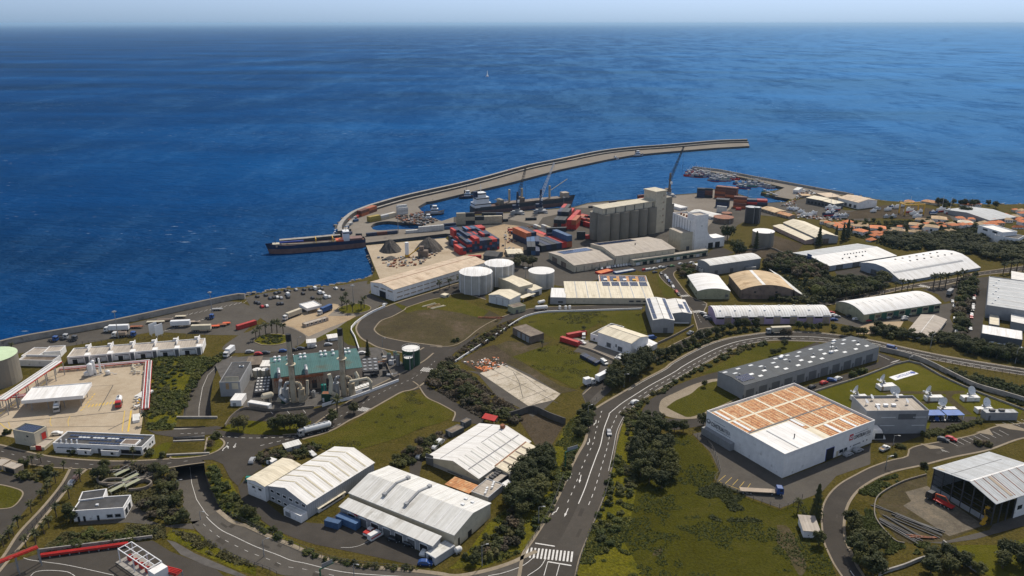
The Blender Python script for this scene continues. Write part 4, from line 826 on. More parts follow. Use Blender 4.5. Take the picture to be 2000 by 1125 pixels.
# ---------------- power plant ----------------
b = bld('turbine_hall', 'power plant hall with faded teal roof and rows of white vents', 'power plant', 'C 490 745', 862, 'C 1150 665', 'C 483 600', 'gable', 1.0, 'tan_wall', 'teal_roof', over=.3, ridge=.5)
for a, ys in ((.05,(.72,.93)),(.10,(.72,.93)),(.20,(.72,.93)),(.25,(.93,)),(.34,(.72,.93)),(.39,(.72,.93)),(.58,(.72,.95)),(.63,(.72,.95)),(.72,(.72,.95)),(.86,(.72,.95)),(.905,(.72,.95))):
    for y in ys: unit(b, a, y, 1.0, 1.0, 1.1, 'white_metal', 'roof_vent', 'cyl')
for a in (.08, .38): 
    x = bx(b, a); mb = MB(); z = rz(b, b.W*.15); mb.pipe([(x, b.W*.22, z-.2), (x, b.W*.18, z+1.8), (x, b.W*.05, z+2.2), (x, -.9, z+1.6), (x, -1.1, z-5)], .75, 10); mb.obj('exhaust_duct', M_['steel'], b.root)
mb = MB()
for k in range(18): x = b.L*(.02+.03*k); mb.box(x, -2.4, b.h-1.2, x+.3, -.1, b.h-.7); mb.beam((x, -2.3, b.h-1.2), (x+.8, -2.3, b.h-4), .15); mb.beam((x+.8, -2.3, b.h-1.2), (x, -2.3, b.h-4), .15)
mb.box(b.L*.02, -2.5, b.h-.7, b.L*.56, -.1, b.h-.4); mb.box(b.L*.02, -2.5, b.h-.4, b.L*.56, -2.4, b.h+.5, 0); mb.obj('service_gallery', M_['rust'], b.root)
for k in range(12): opening(b, 'f', .03+.08*k, .085+.08*k, .5, 4.5, 'dark_steel' if k % 3 else 'tan_wall', 'bay_panel')
hall = b
def chimney(label, base, vtop, r0):
    q = g1(base); h = hsolve((px(base)[0][0], vtop), px(base)[0][1]); t = thing('chimney', label, 'chimney', q, 0)
    mb = MB(); mb.cyl(0, 0, 0, h*.55, r0, 20, 0, r0*.88); mb.cyl(0, 0, h*.55, h*.9, r0*.88, 20, 0, r0*.78); mb.obj('stack', M_['chimney'], t, smooth=False)
    mb = MB(); mb.cyl(0, 0, h*.9, h, r0*.8, 20, 0, r0*.78); mb.obj('sooty_tip', M_['black'], t)
    mb = MB(); mb.cyl(0, 0, h*.56, h*.565, r0*1.6, 20); mb.obj('platform', M_['ochre_strip'], t)
    for s_ in (-1, 1):
        mb = MB(); mb.cyl(s_*r0*2.6, .2, 0, h*.20, r0*1.15, 16); mb.pipe([(s_*r0*2.6, .2, h*.2), (s_*r0*2.5, .2, h*.25), (s_*r0*1.9, .15, h*.285), (s_*r0*1.0, 0, h*.285)], r0*.55, 10); mb.obj('flue_duct', M_['steel'] if s_ < 0 else M_['chimney'], t)
    mb = MB(); mb.beam((r0+.1, -.3, 0), (r0*.82+.1, -.3, h), .12); mb.beam((r0+.1, .3, 0), (r0*.82+.1, .3, h), .12); mb.obj('ladder', M_['dark_steel'], t)
chimney('tall tan chimney with sooty tip standing before the teal roof, nearer the office block', 'C 655 918', 540+422/3.75, 1.35)
chimney('tall tan chimney with sooty tip standing before the teal roof, nearer the green tanks', 'C 1022 876', 540+380/3.75, 1.35)
b = bld('plant_office', 'power plant office with charcoal roof and cream lower storeys', 'office', 'C 105 775', 880, 'C 255 770', 'C 122 630', wall='grey_wall', top='black_roof', par=.25); opening(b, 'f', .3, .45, 3.5, 6.5, 'wood', 'window'); opening(b,'f',.6,.9,3.5,6.5,'cream_wall','panel'); opening(b, 'f', .3, .97, 7.2, 9.6, 'cream_wall', 'panel'); win_row(b,'n',4,.1,.9,4,6,.5)
for k in range(3): unit(b, .6+.06*k, .75, .9, .7, .7)
b = bld('white_box', 'white flat topped box building below the charcoal office', 'utility building', 'C 185 907', 950, 'C 266 907', 'C 190 855', wall='white_wall', top='white_roof2', par=.1); opening(b, 'f', .2, .5, 0, 1.6, 'grey_wall', 'door')
b = bld('trailer_store', 'long white box container store by the plant wall', 'store shed', 'C 465 945', 985, 'C 312 920', 'C 470 925', wall='white_wall', top='white_roof2', par=.08); opening(b, 'f', .05, .95, .3, 2.2, 'tan_wall', 'panel')
b = bld('brown_annex', 'brown lean-to building behind the plant cooling tanks', 'annex', 'C 400 645', 690, 'C 300 650', 'C 480 590', 'mono', .4, 'brown_wall', 'brown_roof'); opening(b,'f',.2,.4,0,2.2)
b = bld('white_annex', 'small ribbed white roof building beside the teal roof', 'annex', 'C 480 655', 690, 'C 402 658', 'C 478 612', 'flat', 1, 'white_wall', 'white_roof', par=.05); unit(b, .1, .5, .8, .8, .6, 'dark_steel'); opening(b,'f',.2,.6,0,2)
b = bld('silencer_house', 'white silencer house with five roof hoods beside the second chimney', 'utility building', 'C 1105 838', 870, 'C 1225 800', 'C 1100 815', 'flat', 1, 'white_wall', 'cream_roof', par=.1)
for k in range(5): unit(b, .1+.2*k, .6, 1.2, 2.2, .6, 'tank_white', 'roof_hood')
opening(b, 'f', .4, .95, 1.0, 1.8, 'dark_wall', 'louvre')
b = bld('red_roof_hut', 'green hut with brick red roof in front of the teal hall', 'hut', 'C 852 862', 920, 'C 918 862', 'C 848 840', 'flat', 1, 'tank_green', 'rust', par=.05); opening(b, 'f', .1, .3, 0, 2, 'light_panel', 'door')
b = bld('grey_hut', 'small grey flat hut next to the red roofed hut', 'hut', 'C 920 890', 925, 'C 960 890', 'C 920 870', 'flat', 1, 'grey_wall', 'pale_roof', par=.05); opening(b, 'f', .1, .3, 0, 1.5, 'dark_wall', 'door')
# cooling stacks and plant pipework
def grid_cooler(name, label, N, yb, E1, E2, nx, ny, m='tank_white'):
    n = px(N)[0]; h = hsolve(n, px(N.split()[0]+' 0 '+str(yb))[0][1]); O = G(n, h); Av = G(px(E1)[0], h)-O; Bv = G(px(E2)[0], h)-O; ex = Av.normalized(); t = thing(name, label, 'cooler', O, atan2(ex.y, ex.x)); L = Av.length; W = abs(ex.x*Bv.y-ex.y*Bv.x)
    mb = MB(); mb.box(0, 0, h*.3, L, W, h*.85); 
    for i in range(nx+1): mb.box(L*i/nx-.08, -.1, 0, L*i/nx+.08, .1, h); mb.box(L*i/nx-.08, W-.1, 0, L*i/nx+.08, W+.1, h)
    mb.obj('rack', M_['dark_steel'], t)
    for i in range(nx):
        for j in range(ny): mb = MB(); mb.cyl(L*(i+.5)/nx, W*(j+.5)/ny, h*.85, h*.85+.35, min(L/nx, W/ny)*.33, 10); mb.obj('fan', M_[m], t)
grid_cooler('fan_cooler', 'bank of fan coolers beside the teal roof hall', 'C 362 845', 880, 'C 470 835', 'C 362 735', 4, 5)
grid_cooler('fan_cooler', 'dark bank of radiators at the green tank end of the hall', 'C 1155 690', 740, 'C 1275 680', 'C 1150 595', 3, 4, 'steel')
def tank(name, label, cx, vtop, vbase, rpx, m='tank_white', top=None, n=32, dome=0, rail=False, cat='tank', zb=0, group=None):
    """upright tank: cx centre column px, vtop = front rim, vbase = front foot, rpx = radius in px"""
    pf_ = G((cx, vbase)); h = hsolve((cx, vtop), vbase); r = rpx*(Vector((pf_.x, pf_.y, -CH)).length)/FPX*1.0; d = Vector((pf_.x, pf_.y)).normalized(); c = pf_+d*r
    t = thing(name, label, cat, c, 0, 1, group); mb = MB(); mb.cyl(0, 0, 0, h, r, n); mb.obj('shell', M_[m], t)
    mb = MB(); mb.cyl(0, 0, h+.01, h+.12, r*1.015, n, 0); mb.cyl(0, 0, h+.12, h+.12+max(dome, .25), r, n, 0, r*.05); mb.obj('roof', M_[top or m], t)
    for i in range(n//2): pass
    mb = MB(); x = r*1.02; mb.beam((x*cos(-1.2), x*sin(-1.2), 0), (x*cos(-1.2), x*sin(-1.2), h+1), .2); mb.beam((x*cos(-1.1), x*sin(-1.1), 0), (x*cos(-1.1), x*sin(-1.1), h+1), .2)
    if rail:
        for i in range(n): a, a2 = 2*pi*i/n, 2*pi*(i+1)/n; mb.beam((r*cos(a), r*sin(a), h+1), (r*cos(a2), r*sin(a2), h+1), .1); (i % 2 == 0) and mb.beam((r*cos(a), r*sin(a), h), (r*cos(a), r*sin(a), h+1), .08)
    mb.obj('ladder', M_['steel'], t); t['h'] = h; return t, h, r
tank('fuel_tank', 'large dark green tank with white top beside the plant', 400+1515/3.75, 540+552/3.75, 540+665/3.75, 64/3.75, 'tank_green', 'tank_white', rail=True)
tank('fuel_tank', 'smaller dark green tank with white top in front of the large one', 400+1495/3.75, 540+604/3.75, 540+688/3.75, 33/3.75, 'tank_green', 'tank_white', rail=True)
for k, (x, y0, y1) in enumerate(((1352,572,640),(1416,578,655),(1398,560,630))): tank('green_cap_tank', f'slim grey tank with green cap near the dark green tanks, {od(k)} from the teal roof', 400+x/3.75, 540+y0/3.75, 540+y1/3.75, 15/3.75, 'steel', 'tank_green', 16, group='grey tanks with green caps')
for k, x in enumerate((388, 448)): tank('water_tank', 'cream water tank beside the teal roof, ' + ('outer one' if k == 0 else 'touching the hall'), 400+x/3.75, 540+692/3.75, 540+745/3.75, 28/3.75, 'cream_wall', 'tank_white', 20)
tank('green_drum', 'turquoise upright drum in front of the hall', 400+873/3.75, 540+800/3.75, 540+845/3.75, 19/3.75, 'turquoise', 'turquoise', 16)
tank('storage_tank', 'big pale green topped tank at the edge of the gas terminal', -2, 540+632/3.75, 540+830/3.75, 37, 'silo_wall', 'pale_green' if 'pale_green' in M_ else 'tank_white')
def pipes(name, label, cat, specs, m, parts='pipe'):
    t = thing(name, label, cat, specs[0][0])
    for pts, r in [(s[1], s[2]) for s in specs]:
        mb = MB(); mb.pipe([(p[0]-specs[0][0][0], p[1]-specs[0][0][1], p[2]) for p in pts], r, 8); mb.obj(parts, M_[m], t)
    return t
def gp(s, z): q = g1(s, z); return (q.x, q.y, z)
def vessel(name, label, a, b_, r, z, m):
    p, q = g1(a, z), g1(b_, z); t = thing(name, label, 'vessel', p); d = q-p; e = d.normalized()*r*.5; mb = MB(); mb.tube((0,0,z), (d.x,d.y,z), r, 14); mb.tube((d.x,d.y,z), (d.x+e.x,d.y+e.y,z), r, 14, 0, r*.5); mb.tube((-e.x,-e.y,z), (0,0,z), r*.5, 14, 0, r); mb.obj('shell', M_[m], t)
    for f in (.2, .8): mb = MB(); mb.cbox(d.x*f, d.y*f, 0, .6, r*1.4, z-r*.8); mb.obj('saddle', M_['conc'], t)
    return t
vessel('pressure_vessel', 'cream horizontal pressure vessel beside the fan coolers', 'C 425 880', 'C 490 865', 1.4, 3.2, 'cream_wall')
for k, (pts, r, m_, lab) in enumerate([
  ([gp('C 555 760', 10), gp('C 552 800', 6), gp('C 550 880', 3), gp('C 600 915', 1.6)], .8, 'steel', 'grey exhaust pipe bending down beside the first chimney'),
  ([gp('C 910 715', 13), gp('C 925 760', 10), gp('C 920 850', 5), gp('C 965 868', 1.5)], .9, 'ochre_strip', 'tan exhaust pipe dropping in front of the hall'),
  ([gp('C 1100 700', 12), gp('C 1120 735', 10), gp('C 1110 800', 6)], .9, 'ochre_strip', 'orange topped exhaust pipe by the second chimney'),
  ([gp('C 1060 770', 9), gp('C 1190 745', 9), gp('C 1215 770', 7), gp('C 1215 820', 3)], .75, 'cream_wall', 'cream pipe arching from the second chimney to the silencer house'),
  ([gp('C 750 760', 10), gp('C 752 860', 4), gp('C 730 905', 1)], .7, 'chimney', 'tan pipe standing between the two chimneys')]):
    pipes('exhaust_pipe', lab, 'pipe', [((pts[0][0], pts[0][1]), pts, r)], m_)
for k in range(16):
    x = 700+rnd.uniform(-160, 420); y = 880-(x-700)*.12+rnd.uniform(-60, 45); q = g1(f'C {x} {y}'); mb = MB(); sx, sy, sz = rnd.uniform(1,2.6), rnd.uniform(1,2.2), rnd.uniform(.8,2.6)
    mb.cbox(0,0,0,sx,sy,sz); mb.cbox(.1,0,sz,sx*.5,sy*.5,.5); mb.tube((sx/2,0,sz*.6),(sx/2+1.6,.5,sz*.6),.18)
    o = mb.obj('plant_machine', M_[rnd.choice(['steel','tan_wall','tank_green','cream_wall','rust','dark_steel'])]); o.location = (q.x, q.y, 0); tag(o, 'small machine skid among the pipework before the power plant hall', 'machine', 'machine skids before the power plant hall')
for k in range(12):
    q = g1(f'C {1290+rnd.uniform(-110,110)} {690+rnd.uniform(-90,90)}'); mb = MB(); sx, sy, sz = rnd.uniform(1,3), rnd.uniform(1,2.5), rnd.uniform(.8,3); mb.cbox(0,0,0,sx,sy,sz); mb.tube((sx/2,0,sz),(sx/2+2,1,sz),.2)
    o = mb.obj('plant_machine', M_[rnd.choice(['steel','rust','tan_wall','pipe_white','dark_steel'])]); o.location = (q.x, q.y, 0); tag(o, 'machine skid beside the radiators at the green tank end of the plant', 'machine', 'machine skids beside the radiators')
# ---------------- harbour-front sheds, tanks ----------------
b = bld('quay_shed', 'very long beige roofed harbour shed with peeling white walls', 'warehouse', 'C 1383 98', 182, '_ 950 512', 'C 1183 50', 'gable', 1.6, 'white_wall', 'beige_roof', over=.3)
for i in range(14): opening(b, 'f', .03+.068*i, .085+.068*i, 1.6, 2.3, 'tan_wall', 'louvre'); opening(b, 'f', .03+.068*i, .085+.068*i, 4.4, 5.0, 'tan_wall', 'louvre')
opening(b, 'n', .35, .62, 0, 4, 'black', 'doorway'); win_row(b, 'n', 3, .05, .95, 5.2, 6.0, .7, 'tan_wall', None, 'louvre'); strip_on(b, 0, 1, .49, .51, 'rust', 'ridge_cap')
def facet(label, cx, vtop, vbase, rpx):
    t, h, r = tank('cement_silo', label, cx, vtop, vbase, rpx, 'tank_side', 'white_roof2', 14, dome=1.6, cat='silo')
    for i in range(14): a = 2*pi*i/14; mb = MB(); mb.cbox(r*1.01*cos(a), r*1.01*sin(a), 0, .35, .35, h); mb.obj('rib', M_['white_metal'], t)
    return t
facet('broad faceted silo with white roof at the end of the long beige shed', 930, 540, 577, 33)
facet('broad faceted silo with white roof behind the front one', 975, 522, 561, 29)
tank('round_tank', 'round pale tank with low white roof beside the feed works', 1057, 536, 566, 25.5, 'tank_side', 'tank_white')
b = bld('feed_tower', 'tall cream box of the feed works between the round tanks', 'works', 'E 803 78', 150, 'E 903 56', 'E 700 0', 'gable', .5, 'cream_wall', 'cream_roof', over=.15); opening(b,'f',.4,.6,3,4.5,'grey_wall','louvre')
b = bld('feed_shed', 'low cream gabled feed shed with big white doors', 'shed', 'E 735 168', 225, 'E 812 130', 'E 600 125', 'gable', 1.6, 'white_wall', 'cream_roof', over=.4)
win_row(b, 'n', 3, .06, .94, 0, 4.4, .85, 'light_panel', 'steel', 'sliding_door')
b = bld('feed_wing', 'cream roofed wing behind the feed tower', 'shed', 'E 900 105', 150, 'E 968 85', 'E 880 45', 'gable', .7, 'white_wall', 'cream_roof'); opening(b,'f',.2,.7,0,2.5,'door_grey')
canopy('blue_awning', 'cream awning over dark blue doors at the feed works', 'awning', 'E 830 160', 190, 'E 925 125', 'E 808 145', 'cream_roof', .15)
b = bld('green_hut', 'small mossy flat roofed hut by the bend of the road', 'hut', 'E 760 230', 275, 'E 850 210', 'E 735 205', wall='green_wall', top='brown_roof', par=.2); opening(b,'f',.2,.4,0,2,'dark_wall','door')
b = bld('yellow_depot', 'long flat cream depot with pale roof ribs and solar panels', 'depot', 'E 1146 157', 200, 'E 1790 160', 'E 1122 58', 'mono', 1.8, 'cream_wall', 'cream_roof', over=.3)
for k in range(7): strip_on(b, .12+.13*k, .13+.13*k, 0, 1, 'steel', 'roof_rib')
for k in range(5): solar(b, .45+.11*k, .54+.11*k, .72, .97, 5, 2)
for k in range(3): opening(b, 'f', .72+.08*k, .77+.08*k, 1.4, 2.2, 'glass', None, 'steel')
b = bld('solar_block', 'flat block packed with rows of solar panels behind the cream depot', 'depot', 'M 100 1002', 1040, 'M 548 1010', 'M 45 922', wall='white_wall', top='rust_sheet', par=.5)
for k in range(5): solar(b, .03+.2*k, .17+.2*k, .1, .92, 4, 6)
for k in range(4): unit(b, .13+.2*k, .45, 2, 2.5, .9, 'yellow' if k % 2 else 'white_metal', 'skylight')
b = bld('white_block', 'small white flat block at the end of the cream depot', 'office', 'E 1146 155', 205, 'E 1030 152', 'E 1140 85', wall='grey_wall', top='white_roof2', par=.1); opening(b,'f',.2,.5,1,2)
b = bld('solar_shed', 'grey gabled shed with blue solar strips along its white roof', 'warehouse', 'G 440 322', 415, 'G 375 165', 'G 285 322', 'gable', 1.0, 'grey_wall', 'white_roof', over=.2)
solar(b, .02, .98, .03, .2, 4, 1, .1); solar(b, .02, .98, .80, .97, 4, 1, .1); strip_on(b, 0, 1, .49, .51, 'dark_steel', 'ridge_cap'); opening(b,'n',.3,.5,0,3,'door_grey')
b = bld('solar_shed', 'smaller grey gabled shed with scattered solar panels next to the crossing', 'warehouse', 'G 566 273', 345, 'G 515 172', 'G 428 276', 'gable', .8, 'grey_wall', 'white_roof', over=.2)
solar(b, .02, .8, .03, .2, 4, 1, .1); solar(b, .25, .55, .3, .55, 2, 2, .1); strip_on(b, 0, 1, .49, .51, 'dark_steel', 'ridge_cap'); opening(b,'n',.1,.9,0,.8,'white_wall','plinth')
b = bld('mauve_shed', 'long mauve shed with ribbed white barrel roof along the highway trees', 'warehouse', 'G 745 297', 352, 'G 1585 290', 'G 672 222', 'barrel', 2.6, 'mauve_wall', 'white_roof2', over=.3)
for i in range(7): opening(b, 'f', .075+.143*i, .135+.143*i, 0, 5, 'tan_wall', 'sliding_door'); opening(b, 'f', .005+.143*i, .07+.143*i, 3.2, 4.6, 'glass', None, None)
for i in range(42): strip_on(b, (i+.3)/42, (i+.5)/42, .01, .99, 'pale_roof', 'roof_rib')
for i in range(7): unit(b, .08+.13*i, .62, .9, .7, .4); unit(b, .05+.13*i, .25, .9, .7, .4)
b = bld('green_shed', 'pale green walled shed with smooth white barrel roof below the palm avenue', 'warehouse', 'P 750 537', 600, 'P 1350 448', 'P 503 445', 'barrel', 2.6, 'green_wall', 'white_roof2', over=.3)
for i in range(6): opening(b, 'f', .07+.155*i, .14+.155*i, 0, 4, 'door_green', 'sliding_door'); opening(b, 'f', .15+.155*i, .215+.155*i, 1.8, 3.4, 'glass', None, 'tan_wall')
for i in range(11): strip_on(b, .06+.085*i, .066+.085*i, .35, .5, 'steel', 'roof_vent')
b = bld('barrel_hall', 'plain hall with smooth white barrel roof and green grey front', 'hall', 'M 1000 1070', 1145, 'M 905 930', 'M 1288 1062', 'barrel', 1.6, 'green_wall', 'white_roof2', over=.3); opening(b, 'n', .86, .95, 1.5, 3, 'dark_wall')
b = bld('tan_arch_hall', 'wide hall with tan arched roof and dark front wall', 'hall', 'G 930 98', 165, 'M 1285 925', 'G 1310 100', 'barrel', 3.2, 'brown_wall', 'tan_arch_roof', over=.3)
strip_on(b, 0, 1, .40, .46, 'white_roof2', 'ridge_cap'); opening(b, 'n', .25, .29, 4, 5); opening(b, 'n', .66, .70, 4, 5)
b = bld('side_hall', 'low lean-to with white sloping roof against the tan arched hall', 'annex', 'G 1412 157', 166, 'G 1215 -5', 'G 1312 153', 'mono', 4.6, 'brown_wall', 'pale_roof', over=.2); opening(b, 'n', .2, .4, 0, .9, 'dark_wall')
b = bld('lattice_roof_shed', 'grey shed with white ribbed pale roof below the mill', 'warehouse', 'M 1110 838', 930, 'M 1575 772', 'M 1000 790', 'barrel', 1.4, 'grey_wall', 'pale_roof', over=.25)
for i in range(9): strip_on(b, .06+.11*i, .075+.11*i, .02, .98, 'white_roof2', 'roof_rib')
for i in range(3): opening(b,'f',.1+.3*i,.16+.3*i,0,3,'door_grey')
b = bld('white_office', 'two storey white office against the ribbed grey shed', 'office', 'M 1040 870', 905, 'M 950 820', 'M 1092 858', wall='white_wall', top='pale_roof', par=.15); win_row(b, 'f', 5, .05, .95, 2.4, 3.2, .6); win_row(b, 'n', 3, .1, .9, 1.4, 2.4, .6)
b = bld('grey_entry', 'grey flat canopy block in front of the ribbed shed', 'annex', 'M 1440 855', 890, 'M 1535 850', 'M 1400 812', wall='grey_wall', top='steel', par=.1); unit(b,.5,.5,2,1.5,.5)
b = bld('port_warehouse', 'taupe roofed port warehouse with solar panels, smaller one', 'warehouse', 'L 1205 970', 1020, 'L 1500 927', 'L 1035 872', 'gable', 1.8, 'cream_wall', 'taupe_roof', over=.3)
solar(b, .15, .9, .62, .92, 14, 3); win_row(b, 'f', 5, .05, 1, 0, 3.5, .1, 'silo_wall', None, 'pilaster'); opening(b,'n',.3,.5,0,3.5,'brown_wall','sliding_door'); opening(b,'n',.65,.85,0,3.5,'brown_wall','sliding_door')
b = bld('port_warehouse', 'long taupe roofed port warehouse running under the silos', 'warehouse', 'M 245 752', 845, 'M 790 682', 'M 10 640', 'gable', 2.2, 'cream_wall', 'taupe_roof', over=.3)
solar(b, .03, .66, .70, .95, 24, 3); win_row(b, 'f', 9, .0, 1, 0, 6, .05, 'silo_wall', None, 'pilaster'); unit(b,.5,.4,.5,.5,1.2,'dark_steel')
b = bld('mill_office', 'long low white and green office strip in front of the port warehouse', 'office', 'M 405 788', 842, 'M 1095 692', 'M 420 770', 'flat', 1, 'cream_wall', 'taupe_roof', par=.3)
for i in range(11): opening(b, 'f', .04+.088*i, .09+.088*i, .3 if i % 3 else 0, 2.1, 'glass' if i % 3 else 'light_panel', None, 'door_green')
opening(b, 'f', .01, .99, 2.5, 3.3, 'door_green', 'fascia')
# silo row
p0, p1 = g1('M 165 625'), g1('M 590 548'); hs = hsolve(px('M 170 372')[0], px('M 170 622')[0][1]); t = thing('grain_silo', 'row of joined concrete grain silos with head house and lift tower', 'grain silo', p0, atan2((p1-p0).y, (p1-p0).x)); LS = (p1-p0).length; rs = LS/10*1.04
for row in (0, 1):
    for i in range(6): mb = MB(); mb.cyl(LS*i/5, rs*.9+row*rs*1.9, 0, hs, rs, 24); mb.obj('silo_cell', M_['silo_wall'], t, smooth=False)
mb = MB(); mb.box(-rs*.6, rs*.5, hs+.02, LS+rs*.8, rs*3.0, hs+hs*.20); mb.box(-rs*.7, rs*.4, hs+hs*.20, LS+rs*.9, rs*3.1, hs+hs*.225); mb.obj('head_house', M_['cream_wall'], t)
for i in range(6): mb = MB(); mb.box(LS*i/5-.3, rs*.42, hs+.1, LS*i/5+.3, rs*.5, hs*1.19); mb.obj('pilaster', M_['dark_wall'], t)
mb = MB(); mb.box(LS+rs*.3, rs*.2, 0, LS+rs*2.6, rs*3.0, hs*1.55); mb.box(LS+rs*.2, rs*.1, hs*1.55, LS+rs*2.7, rs*3.1, hs*1.58); mb.obj('lift_tower', M_['cream_wall'], t)
for k in range(5): mb = MB(); mb.box(LS+rs*1.9, rs*.14, hs*(.35+.25*k), LS+rs*2.2, rs*.2, hs*(.42+.25*k)); mb.obj('window', M_['tan_wall'], t)
mb = MB(); mb.box(LS+rs*2.6, rs*1.2, 0, LS+rs*5.4, rs*4.2, hs*.95); mb.box(LS+rs*2.7, rs*1.3, hs*.95, LS+rs*5.0, rs*3.8, hs*1.22); mb.obj('rear_block', M_['silo_wall'], t)
# mill
b = bld('mill_hall', 'ribbed white mill hall with dark vertical ribs and cluttered roof', 'mill', 'M 940 420', 690, 'M 770 352', 'M 1062 404', wall='white_wall', top='taupe_roof', par=1.2)
for k in range(7): opening(b, 'f', .04+.14*k, .055+.14*k, b.h*.45, b.h-1, 'dark_wall', 'rib')
for k in range(6): unit(b, .1+.15*k, .4, 1.0, 1.0, 1.4, rnd.choice(['steel','rust']), 'roof_machine')
b = bld('mill_building', 'tall white mill tower with a curved sloping tail and dark doors', 'mill', 'M 985 380', 700, 'M 1098 366', 'M 925 352', wall='white_wall', top='taupe_roof', par=1.0)
n_ = 10; x_0 = bx(b, 1); dr = -1 if b.flip else 1
pts = [(0, 0), (0, b.h*.62)]+[(8*(1-cos(pi/2*k/n_)), b.h*.62-b.h*.34*sin(pi/2*k/n_)) for k in range(1, n_+1)]+[(17, b.h*.28), (17, 0)]
mb = MB(); k_ = len(pts); fa = [(x_0+dr*p[0], .05, p[1]) for p in pts]; fb = [(x_0+dr*p[0], b.W, p[1]) for p in pts]; mb.face(fa); mb.face(fb[::-1])
for i in range(k_): j = (i+1) % k_; mb.face([fa[i], fb[i], fb[j], fa[j]])
mb.obj('sloping_tail', M_['white_wall'], b.root); opening(b, 'f', .5, .54, b.h*.66, b.h*.7)
for k in range(2): mb = MB(); x = x_0+dr*(4+6.5*k); mb.box(x-2.2, -.04, 0, x+2.2, .1, 4.2); mb.obj('roller_door', M_['black'], b.root)
b = bld('mill_block', 'cream cube block in front of the white mill', 'mill', 'M 845 541', 705, 'M 985 526', 'M 715 497', wall='cream_wall', top='taupe_roof', par=.2); opening(b, 'f', .4, .6, 0, 3, 'dark_wall', 'door')
tank('white_tank', 'broad tan tank with white top below the dark tower', 1300+882/4.6875, 300+731/4.6875, 300+860/4.6875, 93/4.6875, 'silo_wall', 'tank_white')
tank('rusty_tank', 'squat rust brown tank near the mill', 1300+526/4.6875, 300+600/4.6875, 300+645/4.6875, 88/4.6875, 'brown_wall', 'rust'); tank('rusty_tank', 'second rust topped tank half hidden behind the squat one', 1300+557/4.6875, 300+552/4.6875, 300+590/4.6875, 45/4.6875, 'brown_wall', 'rust')
for k, (x, r) in enumerate(((768, 46), (830, 30))): tank('dark_silo', 'dark steel cement silo tower, ' + ('broad one' if k == 0 else 'slim one at its side'), 1300+x/4.6875, 300+497/4.6875, 300+642/4.6875, r/4.6875, 'dark_steel', 'steel', cat='silo')
b = bld('pink_shed', 'long pink walled shed with two cream roof slopes', 'warehouse', 'N 1280 795', 830, 'N 985 662', 'N 1372 770', 'gable', 1.0, 'pink_wall', 'cream_roof'); win_row(b, 'f', 8, .02, .98, .6, 1.6, .4, 'tan_wall', None, 'louvre')
b = bld('pink_shed', 'taller pink walled shed with dark gable behind the low one', 'warehouse', 'N 1372 768', 830, 'N 1078 632', 'N 1545 742', 'gable', 2.5, 'grey_wall', 'cream_roof', ridge=.45); opening(b,'n',.3,.6,0,4,'brown_wall','sliding_door')
b = bld('blue_grey_warehouse', 'large blue grey warehouse with white and pale blue roof', 'warehouse', 'P 480 158', 198, 'P 1003 78', 'P 192 57', 'gable', 2.0, 'blue_grey_wall', 'white_roof2', ridge=.5, over=.3)
strip_on(b, .0, 1, .515, .985, 'grey_roof', 'roof_sheet'); opening(b, 'n', .48, .6, 0, 7, 'door_blue', 'sliding_door')
for k in range(8): unit(b, .42+.045*k, .36, .7, .5, .5, 'dark_steel')
for k in range(4): unit(b, .3+.1*k, .2, .9, .6, .6, 'dark_steel'); opening(b,'f',.1+.24*k,.2+.24*k,0,3.4,'door_grey')
b = bld('hull_roof_warehouse', 'white warehouse with humped roof and dark blue end wall', 'warehouse', 'P 1045 280', 300, 'P 1660 170', 'P 738 170', lambda h, W: [(0, h), (W*.22, h+3.0), (W*.30, h+4.2), (W*.45, h+5.6), (W*.65, h+6.0), (W*.85, h+5.0), (W, h+3.6)], 1, 'blue_grey_wall', 'white_roof2', over=.2)
for k in range(7): unit(b, .28+.09*k, .72, .9, .9, .4, 'dark_steel', 'skylight'); unit(b, .36+.09*k, .52, .9, .9, .4, 'dark_steel', 'skylight')
strip_on(b, .02, .9, .225, .265, 'steel', 'clerestory'); opening(b, 'n', .38, .46, 0, 5, 'black', 'doorway'); opening(b, 'n', .56, .74, 0, 3.5, 'dark_wall', 'doorway')
b = bld('market_hall', 'pale grey gabled hall with seam down the middle beside the highway hedge', 'hall', 'P 1290 722', 750, 'P 1395 577', 'P 1080 682', 'gable', 1.2, 'white_wall', 'taupe_roof', over=.3)
strip_on(b, 0, 1, .49, .51, 'white_roof2', 'ridge_cap'); opening(b,'f',.3,.5,0,2.5,'brown_wall','doorway')
b = bld('megastore', 'big grey store with ribbed pale roof at the edge of the picture', 'store', 'P 1710 462', 560, 'P 1728 236', 'P 2150 470', wall='grey_wall', top='grey_roof', par=.5)
for k in range(6): patch_x = .1+.15*k; strip_on(b, patch_x, patch_x+.012, .0, 1, 'white_roof2', 'roof_rib')
for k in range(9): unit(b, .1+.1*k, .1+.05*(k % 3), .8, .8, .5)
opening(b,'f',.1,.3,0,3,'door_grey')
b = bld('megastore_hall', 'higher ribbed white hall standing on the big grey store', 'store', 'P 1903 592', 650, 'P 1905 200', 'P 2250 660', 'mono', -1.0, 'grey_wall', 'white_roof', over=.3)
for k in range(8): strip_on(b, .08+.12*k, .092+.12*k, 0, 1, 'white_roof2', 'roof_rib')
b = bld('loading_wing', 'cream flat loading wing with white front canopy beside the store car park', 'annex', 'P 1728 610', 640, 'P 1730 480', 'P 1808 620', wall='grey_wall', top='cream_roof', par=.1); opening(b,'f',.2,.4,0,2.4,'black','doorway')
canopy('entrance_canopy', 'white canopy plate over the store entrance', 'canopy', 'P 1720 505', 540, 'P 1725 480', 'P 1810 515', 'white_roof2', .4)
